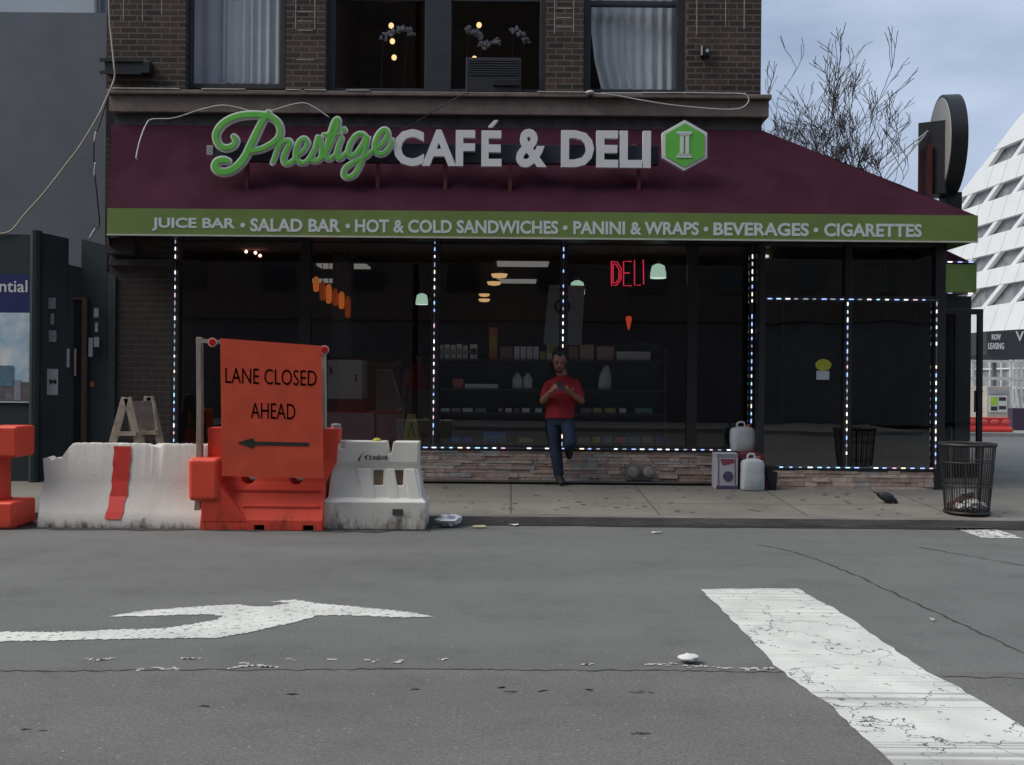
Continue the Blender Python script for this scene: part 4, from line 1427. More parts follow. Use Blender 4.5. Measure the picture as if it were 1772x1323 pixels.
# white carrier bag standing on the second shelf
z0 = zat(955, LV[1], YSH) + 0.001
c = at(1046, 660, YSH + 0.1)
m_ = MB()
m_.loft([[Vector((c.x + a * s_ + o, c.y + b * 0.05, z0 + zz)) for a, b in ((-1, -1), (1, -1), (1.05, 0), (1, 1), (-1, 1), (-1.05, 0))] for s_, zz, o in ((0.08, 0, 0), (0.085, 0.08, 0.0), (0.075, 0.2, 0.01), (0.045, 0.28, 0.02), (0.02, 0.33, 0.03))])
tag(m_.build('carrier_bag', p_white, origin=(c.x, c.y, z0), smooth=True), 'white carrier bag on the second shelf right of the man', 'bag')

hb = thing('hanging_banner', 'grey banner with a dark ring hanging behind the glass above the man', 'banner', at(978, 540, 13.15))
m_ = MB(); m_.prism([at(950, 492, 13.15), at(1012, 494, 13.15), at(1006, 596, 13.15), at(940, 596, 13.15)], (0, 0.006, 0)); m_.build('cloth', mat('grey_banner_cloth', (0.3, 0.31, 0.33), 0.8, 0.2, 3), hb)
m_ = MB(); m_.lathe(at(973, 530, 13.15) + Vector((0, -0.001, 0)), [(0.11, 0), (0.11, 0.004), (0.075, 0.004), (0.075, 0)], 24, axis=Matrix.Rotation(R(90), 3, 'X'), cap=False); m_.build('dark_ring', ink, hb)
# domed pendant lamps
dome_in = emat('dome_glow', (0.78, 1.0, 0.86), 0.6)
dome_out = mat('smoky_dome_glass', (0.16, 0.2, 0.18), 0.25)
def dome(px, py, rpx, Y, label):
    c = at(px, py, Y)
    r = rpx / F * Y
    t_ = thing('dome_lamp', label, 'lamp', c, 'domed pendant lamps in the shop')
    m_ = MB()
    m_.lathe(c, [(r * 0.62, -r * 0.5), (r * 0.62, -r * 0.1), (r * 0.5, r * 0.45), (r * 0.2, r * 0.62)], 20)
    m_.build('diffuser', dome_in, t_, smooth=True)
    m_ = MB()
    m_.lathe(c, [(r * 1.02, -r * 0.52), (r * 1.04, -r * 0.5), (r * 1.0, -r * 0.1), (r * 0.86, r * 0.38), (r * 0.5, r * 0.75), (r * 0.16, r * 0.9)], 24, cap=False)
    m_.build('shade', glass_mat('dome_glass', (0.55, 0.62, 0.58), 2.0) if 'dome_glass' not in MATS else MATS['dome_glass'], t_, smooth=True)
    m_ = MB(); m_.lathe(c, [(0.03, r * 0.88), (0.03, r * 1.1), (0.006, r * 1.15), (0.006, Z_CEIL - 0.04 - c.z)], 8)
    m_.build('stem', black, t_)
dome(730, 518, 17, YSH + 1.2, 'domed glass lamp beside the light strip above the white plastic barrier')
dome(999, 498, 21, YSH + 0.5, 'domed glass lamp just right of the strip above the man')
dome(1139, 470, 22, YSH + 0.3, 'domed glass lamp right of the red neon letters')
warm_disc = emat('warm_disc', (1.0, 0.6, 0.25), 0.45)
def disc(px, py, rpx, Y, label):
    c = at(px, py, Y)
    r = rpx / F * Y
    t_ = thing('disc_lamp', label, 'lamp', c, 'warm shallow pendant lamps deep in the shop')
    m_ = MB(); m_.lathe(c, [(r * 0.2, r * 0.75), (r * 0.95, r * 0.32), (r * 1.0, r * 0.28)], 18, cap=False)
    m_.build('shade', mat('brass_shade', (0.12, 0.08, 0.04), 0.4, 0.2, 5), t_, smooth=True)
    m_ = MB(); m_.lathe(c, [(r * 0.96, r * 0.27), (r * 0.8, -r * 0.1), (r * 0.3, -r * 0.2)], 18)
    m_.build('diffuser', warm_disc, t_, smooth=True)
    m_ = MB(); m_.tube([c + Vector((0, 0, r * 0.7)), Vector((c.x, c.y, Z_CEIL - 0.04))], 0.006, 5); m_.build('cord', black, t_)
disc(864, 478, 15, 15.6, 'largest warm pendant lamp, topmost of four deep in the shop')
disc(855, 491, 13, 16.4, 'warm pendant lamp second from the top of four')
disc(838, 511, 10, 17.4, 'warm pendant lamp third from the top of four')
disc(838, 520, 10.5, 18.0, 'lowest warm pendant lamp of four')
amber = emat('amber_lamp', (1.0, 0.24, 0.035), 0.2)
for k in range(6):
    px, py = 547 + k * 11, 492 + k * 6.5 + (5 if k % 2 else 0)
    c = at(px, py, 13.6)
    t_ = thing('amber_lamp', ['amber glass lamp, first and highest of the slanting row', 'amber glass lamp, second of the slanting row', 'amber glass lamp, third of the slanting row', 'amber glass lamp, fourth of the slanting row', 'amber glass lamp, fifth of the slanting row', 'amber glass lamp, last and lowest of the slanting row'][k], 'lamp', c, 'row of amber glass lamps')
    m_ = MB(); m_.lathe(c, [(0.02, 0.11 + 0.03 * (k % 2)), (0.04, 0.07), (0.043, 0.0), (0.038, -0.08 - 0.03 * (k % 3)), (0.02, -0.1 - 0.03 * (k % 3))], 10); m_.build('glass_shade', [amber, emat('amber_lamp_dim', (1.0, 0.18, 0.03), 0.06)][k % 2], t_, smooth=True)
    m_ = MB(); m_.tube([c + Vector((0, 0, 0.11)), Vector((c.x, c.y, Z_CEIL - 0.04))], 0.006, 5); m_.build('cord', black, t_)
spot = emat('red_spot', (1.0, 0.5, 0.35), 4)
c0 = at(438, 430, 14.0)
t_ = thing('spot_cluster', 'cluster of three small reddish spotlights at the shop ceiling', 'lamp', c0)
m_ = MB(); m_.bar((c0.x - 0.12, 14.0, c0.z + 0.05), (c0.x + 0.14, 14.0, c0.z - 0.01), 0.02, 0.02); m_.tube([(c0.x, 14.0, c0.z + 0.03), (c0.x, 14.0, Z_CEIL - 0.04)], 0.01, 6); m_.build('rail', black, t_)
for px, py in ((426, 435), (442, 437), (450, 442)):
    m_ = MB(); m_.ell(at(px, py, 13.97), 0.022, 0.022, 0.022, 10, 6); m_.build('bulb', spot, t_, smooth=True)

# neon letters
neon = emat('red_neon', (1.0, 0.04, 0.09), 0.42)
YN = YW + 0.12
nt_ = thing('neon_sign', 'red neon sign hanging inside the glass', 'sign', at(1086, 472, YN))
def nl(pts): return [at(px, py, YN) for px, py in pts]
for pts in ([(1058, 452), (1058, 494), (1067, 493), (1074, 484), (1075, 464), (1068, 453), (1058, 452)], [(1093, 452), (1079, 452), (1079, 494), (1093, 494)], [(1079, 472), (1090, 472)], [(1098, 450), (1098, 493), (1109, 493)], [(1113, 449), (1114, 492)],
            [(1061, 456), (1061, 490), (1066, 489), (1071, 482), (1071, 466), (1066, 457), (1061, 456)]):
    m_ = MB(); m_.tube(nl(pts), 0.0075, 6); m_.build('letter_tube', neon, nt_)
m_ = MB()
for px in (1066, 1105):
    m_.tube([at(px, 448, YN + 0.03), Vector((at(px, 448, YN).x, YN + 0.03, Z_CEIL - 0.04))], 0.004, 5)
m_.box(at(1055, 450, YN).x, at(1117, 450, YN).x, YN + 0.02, YN + 0.035, at(1086, 449, YN).z, at(1086, 445, YN).z)
m_.build('hanger', black, nt_)
c = at(1088, 558, 13.6)
t_ = thing('pennant', 'small glowing red lamp below the neon letters', 'lamp', c)
m_ = MB(); m_.lathe(c, [(0.01, -0.1), (0.045, 0.06), (0.03, 0.09)], 10); m_.build('shade', emat('red_lamp', (1.0, 0.1, 0.04), 0.25), t_, smooth=True)
m_ = MB(); m_.tube([c + Vector((0, 0, 0.09)), Vector((c.x, c.y, Z_CEIL - 0.04))], 0.006, 5); m_.build('cord', black, t_)

# counter, fridge and glass case at the left of the shop
grey_en = mat('grey_enamel', (0.55, 0.58, 0.6), 0.5, 0.12, 3)
YC = 13.9
t_ = thing('drinks_fridge', 'pale grey fridge behind the sign board, inside the shop', 'fridge', at(600, 752, YC))
m_ = MB(); a, b, z0, z1 = slab(m_, 566, 622, 626, 690, YC, 0.6); m_.build('body', mat('pale_enamel', (0.78, 0.8, 0.8), 0.5, 0.12, 3), t_, bevel=0.015)
m_ = MB(); m_.box(a + 0.05, a + 0.07, YC - 0.02, YC - 0.001, z0 + 0.35, z0 + 0.45); m_.box(b - 0.09, b - 0.07, YC - 0.02, YC - 0.001, z0 + 0.25, z0 + 0.35); m_.build('handle', black, t_)
m_ = MB(); slab(m_, 560, 690.5, 632, 713, YC, 0.55); m_.build('red_band', mat('dull_red', (0.22, 0.03, 0.025), 0.6), t_)
m_ = MB(); slab(m_, 560, 713.5, 648, 764, YC - 0.05, 0.7); m_.build('base_cabinet', grey_en, t_, bevel=0.01)
m_ = MB(); slab(m_, 575, 440, 606, 619, YC + 0.3, 0.3)
m_.box(at(575, 440, YC).x, at(606, 440, YC).x, YC + 0.31, YC + 0.59, at(590, 441, YC).z, Z_CEIL - 0.04)
tag(m_.build('interior_column', mat('grey_column', (0.1, 0.105, 0.115), 0.7, 0.1, 2)), 'grey column rising behind the fridge in the shop', 'column')
t_ = thing('display_case', 'grey counter with a sloping front right of the fridge', 'counter', at(672, 762, YC))
m_ = MB(); slab(m_, 650, 715, 700, 765, YC, 0.8); m_.build('base', grey_en, t_, bevel=0.01)
m_ = MB()
a, b = at(650, 714, YC), at(700, 714, YC)
m_.quad(a, b, b + Vector((-0.25, 0.4, 0.62)), a + Vector((-0.05, 0.4, 0.62)))
m_.build('sloping_front', mat('grey_slope', (0.3, 0.33, 0.35), 0.4, 0.15, 3), t_)
m_ = MB(); m_.bar(b, b + Vector((-0.25, 0.4, 0.62)), 0.02, 0.02); m_.bar(a + Vector((-0.05, 0.4, 0.62)), b + Vector((-0.25, 0.4, 0.62)), 0.02, 0.02); m_.build('rail', grey_en, t_)
# yellow wet floor sign inside
Yw_ = 13.0
t_ = thing('wet_floor_sign', 'yellow folding floor sign inside the shop by the light strip', 'sign', (xat(711, 770, Yw_), Yw_, 0.206))
for s_ in (0, 1):
    m_ = MB()
    yo = 0.0 if s_ == 0 else 0.12
    tl, tr_, bl, br_ = at(705, 716, Yw_ + 0.14), at(719, 716, Yw_ + 0.14), at(695, 770, Yw_ + yo * 2), at(728, 770, Yw_ + yo * 2)
    m_.prism([tl + Vector((0, s_ * 0.025, 0)), tr_ + Vector((0, s_ * 0.025, 0)), br_, bl], (0, 0.012, 0))
    m_.build('panel', mat('dull_yellow', (0.4, 0.32, 0.05), 0.5, 0.2, 8), t_)
m_ = MB()
m_.bar(at(706, 757, Yw_ - 0.005), at(712, 730, Yw_ + 0.085), 0.012, 0.006); m_.bar(at(712, 730, Yw_ + 0.085), at(718, 757, Yw_ - 0.005), 0.012, 0.006)
m_.build('mark', ink, t_)
# unlit ceiling troffers, with a glow added to brighten the shelf goods
for k, (px, py, Y) in enumerate([(590, 446, 15.5), (905, 442, 15.0), (890, 476, 17.6), (560, 470, 17.8)]):
    c = at(px, py, Y)
    m_ = MB(); m_.box(c.x - 0.4, c.x + 0.4, Y, Y + 0.5, Z_CEIL - 0.06, Z_CEIL - 0.031)
    tag(m_.build('ceiling_light', emat('dim_troffer', (0.9, 0.85, 0.8), 0.13), origin=(c.x, Y, Z_CEIL - 0.06)), ['dim ceiling light above the amber lamps, nearest the glass', 'dim ceiling light above the shelves, nearest the glass', 'dim ceiling light deep above the shelves', 'dim ceiling light deep above the fridge'][k], 'light')

# ------------------------------------------------------------------ people
def human(label, J, shirt_m, jean_m, shoe_m, head_r=1.0, look_down=0.5, yaw=0.0, hair=True, beard=True, cap=None, fingers=True, voxel=0.006, group=None, apron=None):
    """J: joints in world coordinates. One continuous body surface; clothes and hair are children."""
    base = Vector(((J['anL'].x + J['anR'].x) / 2, (J['anL'].y + J['anR'].y) / 2, min(J['anL'].z, J['anR'].z) - 0.09))
    t_ = MB()
    def limb(m_, pts, rs):
        for i in range(len(pts) - 1):
            a, b = pts[i], pts[i + 1]
            m_.tube([a, a.lerp(b, 0.35), a.lerp(b, 0.7), b], [rs[i], rs[i] * 0.55 + rs[i + 1] * 0.5 + 0.004, rs[i] * 0.3 + rs[i + 1] * 0.7 + 0.002, rs[i + 1]], 12)
        for p, r in zip(pts, rs):
            m_.ell(p, r, r, r, 12, 8)
    def torso(m_, grow=0.0, low=0.0, high=1.0):
        hc, sc_ = (J['hipL'] + J['hipR']) / 2, (J['shL'] + J['shR']) / 2
        ax = (J['shR'] - J['shL']); ax.z = 0; ax.normalize()
        fw_ = ax.cross(Vector((0, 0, 1)))
        hw, sw = (J['hipR'] - J['hipL']).length / 2, (J['shR'] - J['shL']).length / 2
        prof = [(-0.22, hw + 0.07, 0.112), (-0.12, hw + 0.078, 0.118), (0.0, hw + 0.082, 0.122), (0.25, hw + 0.072, 0.115), (0.5, hw + 0.08, 0.118), (0.75, sw + 0.005, 0.12), (0.9, sw + 0.005, 0.105), (1.0, sw - 0.025, 0.082), (1.1, sw - 0.06, 0.072), (1.19, 0.064, 0.062)]
        rings = []
        for u, rx, ry in prof:
            if u < low or u > high: continue
            c = hc + (sc_ - hc) * u
            rings.append([c + ax * math.cos(a) * (rx + grow) + fw_ * math.sin(a) * (ry + grow) for a in [k * math.pi / 9 for k in range(18)]])
        m_.loft(rings)
        return ax, fw_
    body = MB()
    ax, fw_ = torso(body)
    hd = J['head']
    nk = (J['shL'] + J['shR']) / 2 + Vector((0, 0, 0.095))
    limb(body, [nk, hd.lerp(nk, 0.35)], [0.062, 0.055])
    RM = Matrix.Rotation(yaw, 3, 'Z') @ Matrix.Rotation(look_down, 3, 'X')
    def hp(x, y, z): return hd + RM @ (Vector((x, y, z)) * head_r)
    body.ell(hd + RM @ Vector((0, 0.008, 0.02)) * head_r, 0.075 * head_r, 0.093 * head_r, 0.1 * head_r, 18, 12, M=RM)
    body.ell(hp(0, -0.03, -0.055), 0.056 * head_r, 0.056 * head_r, 0.062 * head_r, 14, 9, M=RM)
    body.ell(hp(0, -0.052, -0.1), 0.028, 0.024, 0.02, 10, 7)
    body.tube([hp(0, -0.084, 0.018), hp(0, -0.103, -0.018), hp(0, -0.09, -0.03)], [0.011, 0.015, 0.014], 8)
    for s_ in (-1, 1):
        body.ell(hp(0.076 * s_, 0.005, -0.005), 0.012, 0.02, 0.033, 8, 6, M=RM)
        body.ell(hp(0.033 * s_, -0.076, 0.032), 0.026, 0.014, 0.01, 8, 5, M=RM)
    for s_ in 'LR':
        limb(body, [J['sh' + s_], J['el' + s_], J['wr' + s_]], [0.058, 0.043, 0.03])
        limb(body, [J['hip' + s_], J['kn' + s_], J['an' + s_]], [0.088, 0.06, 0.042])
        limb(body, [J['an' + s_] + Vector((0, 0, -0.03)), J['toe' + s_]], [0.045, 0.032])
        # hand: palm and five separate fingers, curled
        wr, ha = J['wr' + s_], J['hand' + s_]
        dr = (ha - wr).normalized()
        upv = J.get('palm' + s_, Vector((0, -1, 0)))
        sd = dr.cross(upv).normalized()
        nrm = sd.cross(dr).normalized()
        pc = wr + dr * 0.055
        body.ell(pc, 0.043, 0.05, 0.018, 12, 8, M=Matrix((sd, dr, nrm)).transposed())
        if fingers:
            for k, (o, l_) in enumerate(((-0.031, 0.066), (-0.0105, 0.076), (0.0105, 0.072), (0.031, 0.056))):
                p0 = wr + dr * 0.092 + sd * o
                p1 = p0 + dr * l_ * 0.42 + nrm * (0.01 + 0.002 * k)
                p2 = p1 + (dr * 0.5 + nrm * 0.9).normalized() * l_ * 0.34
                p3 = p2 + (nrm * 0.9 - dr * 0.3).normalized() * l_ * 0.3
                body.tube([wr + dr * 0.07 + sd * o * 0.9, p0, p1, p2, p3], [0.011, 0.0105, 0.0098, 0.0092, 0.0078], 8)
            sgn = J.get('thumb' + s_, 1)
            q0 = wr + dr * 0.03 + sd * 0.03 * sgn
            q1 = q0 + (dr * 0.6 + sd * 0.75 * sgn + nrm * 0.3).normalized() * 0.042
            q2 = q1 + (dr * 0.85 + nrm * 0.5).normalized() * 0.034
            body.tube([q0, q1, q2], [0.014, 0.0125, 0.009], 8)
    bo = body.build('person', skin, origin=base)
    fuse(bo, voxel, 2)
    tag(bo, label, 'person', group)
    def part(m_, name, mt, vox=0.008, sm=5):
        o_ = m_.build(name, mt, bo)
        return fuse(o_, vox, sm)
    sh = MB()
    torso(sh, 0.022, -0.01, 1.12)
    for s_ in 'LR':
        a, b = J['sh' + s_], J['el' + s_]
        sh.tube([a, a.lerp(b, 0.4), a.lerp(b, 0.84)], [0.062, 0.064, 0.062], 14)
        sh.ell(a, 0.06, 0.062, 0.058, 12, 8)
        sh.tube([nk + Vector((0, 0, -0.035)), a.lerp(nk, 0.4) + Vector((0, 0, -0.012)), a + Vector((0, 0, 0.0))], [0.07, 0.06, 0.055], 12)
    sh.tube([nk + Vector((0, 0, -0.06)), nk + Vector((0, -0.01, 0.03))], [0.088, 0.067], 14)
    # soft folds round the waist and under the arms
    hc, sc_ = (J['hipL'] + J['hipR']) / 2, (J['shL'] + J['shR']) / 2
    for k in range(7):
        u = 0.08 + 0.09 * k
        c = hc + (sc_ - hc) * u - fw_ * 0 + Vector((0, -0.112, 0))
        s2 = random.choice((-1, 1))
        sh.tube([c + ax * (-0.12 * s2), c + ax * 0.02 + Vector((0, -0.006, 0.02)), c + ax * (0.13 * s2) + Vector((0, 0.015, 0.05))], [0.008, 0.015, 0.008], 6)
    part(sh, 'polo_shirt', shirt_m)
    pl = MB()
    pm = MB()
    c = nk + Vector((0, -0.075, -0.045)) + fw_ * 0
    jn = MB()
    torso(jn, 0.004, -0.23, 0.3)
    hcj = (J['hipL'] + J['hipR']) / 2
    for s_ in 'LR':
        limb(jn, [J['hip' + s_], J['kn' + s_], J['an' + s_] + Vector((0, 0, 0.0))], [0.088, 0.076, 0.066])
        kn, an = J['kn' + s_], J['an' + s_]
        for q in (0.12, 0.86, 0.93):
            p = kn.lerp(an, q)
            jn.ell(p, 0.074 if q < 0.5 else 0.072, 0.074, 0.012, 12, 6)
    part(jn, 'jeans', jean_m)
    for s_ in 'LR':
        so_ = MB()
        an, to = J['an' + s_] + Vector((0, 0, -0.035)), J['toe' + s_]
        so_.tube([an + (an - to).normalized() * 0.045, an, an.lerp(to, 0.5), to, to + (to - an).normalized() * 0.03], [0.04, 0.054, 0.05, 0.043, 0.025], 12)
        so_.tube([an, an + Vector((0, 0, 0.06))], [0.05, 0.05], 10)
        part(so_, 'shoe', shoe_m, 0.008, 3)
    if hair:
        hr = MB()
        hr.ell(hp(0, 0.03, 0.05), 0.081 * head_r, 0.092 * head_r, 0.082 * head_r, 18, 12, M=RM)
        for k in range(26):
            a = random.random() * 6.28
            hr.ell(hp(0.05 * math.cos(a) * random.random() ** .5, -0.005 + 0.06 * math.sin(a), 0.112 + random.uniform(-0.012, 0.012)), 0.022, 0.022, 0.016, 8, 6)
        for s_ in (-1, 1):
            hr.ell(hp(0.071 * s_, -0.012, 0.02), 0.012, 0.022, 0.04, 8, 6, M=RM)
        part(hr, 'hair', hair_m, 0.006, 2)
    if beard:
        br = MB()
        br.ell(hp(0, -0.05, -0.097), 0.05, 0.042, 0.034, 12, 8, M=RM)
        br.ell(hp(0, -0.086, -0.05), 0.034, 0.016, 0.009, 10, 6, M=RM)
        for s_ in (-1, 1):
            br.tube([hp(0.04 * s_, -0.06, -0.085), hp(0.064 * s_, -0.025, -0.045), hp(0.075 * s_, -0.002, 0.0)], [0.016, 0.011, 0.007], 8)
        part(br, 'beard', mat('beard_stubble', (0.07, 0.036, 0.026), 0.7, 0.3, 60), 0.006, 2)
    if cap:
        cp = MB()
        cp.ell(hp(0, 0.012, 0.06), 0.088, 0.104, 0.08, 18, 12, M=RM)
        cp.ell(hp(0, -0.11, 0.045), 0.065, 0.06, 0.009, 12, 6, M=RM)
        part(cp, 'cap', cap, 0.007, 2)
    ey = MB()
    for s_ in (-1, 1):
        ey.ell(hp(0.031 * s_, -0.082, 0.012), 0.009, 0.005, 0.004, 8, 6, M=RM)
        ey.ell(hp(0.033 * s_, -0.086, 0.033), 0.019, 0.006, 0.0035, 8, 5, M=RM)
    ey.build('eyes_and_brows', hair_m, bo, smooth=True)
    mo = MB(); mo.ell(hp(0, -0.092, -0.064), 0.022, 0.007, 0.006, 8, 5, M=RM)
    mo.build('mouth', mat('lips', (0.3, 0.1, 0.08), 0.5), bo, smooth=True)
    if apron:
        ap = MB()
        c0 = hcj + Vector((0, -0.17, 0))
        ap.prism([c0 + Vector((-0.16, 0, 0.22)), c0 + Vector((0.16, 0, 0.22)), c0 + Vector((0.18, 0.0, -0.4)), c0 + Vector((-0.18, 0.0, -0.4))], (0, 0.012, 0))
        ap.build('apron', apron, bo, bevel=0.004)
    return bo, hp
denim = mat('blue_denim', (0.017, 0.036, 0.075), 0.85, 0.35, 5, 0.25, 120, col2=(0.006, 0.012, 0.028))
red_polo = mat('red_polo_cloth', (0.24, 0.009, 0.016), 0.85, 0.3, 6, 0.8, 11)
shoe_b = mat('black_shoe', (0.015, 0.015, 0.017), 0.6, 0.2, 8)
YM = 12.24
def pj(px, py, dy=0.0): return at(px, py, YM + dy)
zg = sz(YM)
J = dict(head=pj(968, 623, -0.1), shL=pj(949, 666, 0.0), shR=pj(996, 663, 0.0), elL=pj(940, 693, -0.08), elR=pj(1006, 693, -0.07),
         wrL=pj(953, 677, -0.24), wrR=pj(991, 682, -0.24), handL=pj(962, 667, -0.3), handR=pj(979, 674, -0.31),
         palmL=Vector((0.55, -0.1, 0.2)), palmR=Vector((-0.4, 0.0, 0.6)), thumbL=1, thumbR=-1,
         hipL=pj(957, 723, 0.0), hipR=pj(980, 723, 0.0), knL=pj(961, 775, -0.02), anL=pj(967, 820, -0.03), toeL=Vector((pj(971, 829, 0).x, YM - 0.17, zg + 0.034)),
         knR=pj(987, 766, -0.2), anR=pj(985, 775, 0.06), toeR=pj(985, 790, 0.06))
J['anL'].z = max(J['anL'].z, zg + 0.085)
man, _hp = human('man in red polo shirt and jeans leaning on the shop front with a phone', J, red_polo, denim, shoe_b, head_r=1.15, look_down=0.5)
m_ = MB()
c = pj(969, 668, -0.36)
Mp = Matrix.Rotation(R(-38), 3, 'X') @ Matrix.Rotation(R(-14), 3, 'Y')
m_.box(-0.037, 0.037, -0.006, 0.006, -0.075, 0.075)
m_.v = [Mp @ p + c for p in m_.v]
ph = tag(m_.build('phone', black, origin=c, bevel=0.004), 'dark phone held by the man in the red shirt', 'phone')

# worker seen dimly inside the shop
YI = 13.75
def pi_(px, py, dy=0.0): return at(px, py, YI + dy)
fz = 0.205
hx0 = pi_(728, 700).x
def hz(x, z, dy=0.0): return Vector((hx0 + x, YI + dy, fz + z))
J2 = dict(head=hz(0.01, 1.6, -0.03), shL=hz(-0.17, 1.4), shR=hz(0.17, 1.4), elL=hz(-0.23, 1.13, 0.02), elR=hz(0.24, 1.13, 0.0), wrL=hz(-0.2, 0.92, -0.12), wrR=hz(0.2, 0.93, -0.14),
          handL=hz(-0.18, 0.83, -0.16), handR=hz(0.18, 0.84, -0.18), palmL=Vector((1, 0, 0)), palmR=Vector((-1, 0, 0)), thumbL=1, thumbR=-1, hipL=hz(-0.085, 0.92), hipR=hz(0.085, 0.92), knL=hz(-0.1, 0.5, -0.02), knR=hz(0.1, 0.5, 0.01), anL=hz(-0.11, 0.09), anR=hz(0.12, 0.09), toeL=hz(-0.14, 0.035, -0.16), toeR=hz(0.14, 0.035, -0.16))
human('worker in a dull red shirt, dark cap and pale apron standing inside the shop', J2, mat('dull_red_cloth', (0.3, 0.03, 0.02), 0.85, 0.2, 6), mat('dark_trousers', (0.02, 0.02, 0.025), 0.9), shoe_b, look_down=0.25, hair=False, beard=False, cap=mat('dark_cap', (0.02, 0.018, 0.02), 0.8), voxel=0.009, apron=mat('pale_apron', (0.16, 0.1, 0.09), 0.85, 0.15, 6))

# ------------------------------------------------------------------ barriers at the kerb
def dirt_mat(name, base, dirt_c, top, z0, rough=0.7, amount=1.0, spots=0.63):
    """surface with splashed dirt rising from the ground and scuffs"""
    m = bpy.data.materials.new(name)
    m.use_nodes = True
    t = m.node_tree
    b = t.nodes['Principled BSDF']
    b.inputs['Roughness'].default_value = rough
    c = N(t, 'ShaderNodeTexCoord')
    sep = N(t, 'ShaderNodeSeparateXYZ')
    t.links.new(c.outputs['Object'], sep.inputs[0])
    n = N(t, 'ShaderNodeTexNoise'); n.inputs['Scale'].default_value = 7; n.inputs['Detail'].default_value = 9; n.inputs['Roughness'].default_value = 0.7
    mpn = N(t, 'ShaderNodeMapping'); mpn.inputs['Scale'].default_value = (1, 1, 0.45)
    t.links.new(c.outputs['Object'], mpn.inputs['Vector'])
    t.links.new(mpn.outputs[0], n.inputs['Vector'])
    mr = N(t, 'ShaderNodeMapRange')
    mr.inputs[1].default_value, mr.inputs[2].default_value = z0, z0 + top
    mr.inputs[3].default_value, mr.inputs[4].default_value = 0.42 * amount, -0.12
    t.links.new(sep.outputs[2], mr.inputs[0])
    ad = N(t, 'ShaderNodeMath', operation='ADD')
    t.links.new(n.outputs['Fac'], ad.inputs[0]); t.links.new(mr.outputs[0], ad.inputs[1])
    r = N(t, 'ShaderNodeValToRGB')
    r.color_ramp.elements[0].position, r.color_ramp.elements[1].position = spots - 0.06, spots + 0.14
    t.links.new(ad.outputs[0], r.inputs[0])
    n2 = N(t, 'ShaderNodeTexNoise'); n2.inputs['Scale'].default_value = 2.2; n2.inputs['Detail'].default_value = 7
    t.links.new(c.outputs['Object'], n2.inputs['Vector'])
    r2 = N(t, 'ShaderNodeValToRGB')
    r2.color_ramp.elements[0].position, r2.color_ramp.elements[1].position = 0.3, 0.7
    r2.color_ramp.elements[0].color = (*[x * 0.78 for x in base], 1)
    r2.color_ramp.elements[1].color = (*base, 1)
    t.links.new(n2.outputs['Fac'], r2.inputs[0])
    mxn = N(t, 'ShaderNodeMix', data_type='RGBA')
    t.links.new(r.outputs[0], mxn.inputs[0]); t.links.new(r2.outputs[0], mxn.inputs[6])
    mxn.inputs[7].default_value = (*dirt_c, 1)
    sc1 = N(t, 'ShaderNodeMapping'); sc1.inputs['Scale'].default_value = (2.2, 2.2, 16); sc1.inputs['Rotation'].default_value = (0.15, 0.25, 0.0)
    t.links.new(c.outputs['Object'], sc1.inputs['Vector'])
    sc2 = N(t, 'ShaderNodeTexNoise'); sc2.inputs['Scale'].default_value = 2.4; sc2.inputs['Detail'].default_value = 8; sc2.inputs['Roughness'].default_value = 0.75
    t.links.new(sc1.outputs[0], sc2.inputs['Vector'])
    sc3 = N(t, 'ShaderNodeMapRange')
    sc3.inputs[1].default_value, sc3.inputs[2].default_value, sc3.inputs[3].default_value, sc3.inputs[4].default_value = 0.6, 0.7, 0.0, 0.55
    t.links.new(sc2.outputs['Fac'], sc3.inputs[0])
    sc4 = N(t, 'ShaderNodeMix', data_type='RGBA')
    t.links.new(sc3.outputs[0], sc4.inputs[0]); t.links.new(mxn.outputs[2], sc4.inputs[6])
    sc4.inputs[7].default_value = (min(1, base[0] * 0.9 + 0.05), base[1] * 0.8 + 0.06, base[2] * 0.8 + 0.05, 1)
    t.links.new(sc4.outputs[2], b.inputs['Base Color'])
    n3 = N(t, 'ShaderNodeTexNoise'); n3.inputs['Scale'].default_value = 40; n3.inputs['Detail'].default_value = 5
    t.links.new(c.outputs['Object'], n3.inputs['Vector'])
    bp = N(t, 'ShaderNodeBump'); bp.inputs['Strength'].default_value = 0.25; bp.inputs['Distance'].default_value = 0.01
    t.links.new(n3.outputs['Fac'], bp.inputs['Height']); t.links.new(bp.outputs[0], b.inputs['Normal'])
    MATS[name] = m
    return m
conc_d = dirt_mat('splashed_white_concrete', (0.75, 0.7, 0.65), (0.12, 0.105, 0.095), 0.2, 0.0, 0.9, 0.85, 0.77)
plas_d = dirt_mat('splashed_white_plastic', (0.82, 0.79, 0.71), (0.2, 0.17, 0.14), 0.4, 0.0, 0.6, 0.7, 0.72)
oran_d = dirt_mat('scuffed_orange_plastic', (0.88, 0.085, 0.045), (0.34, 0.04, 0.022), 0.35, 0.0, 0.5, 0.7, 0.74)

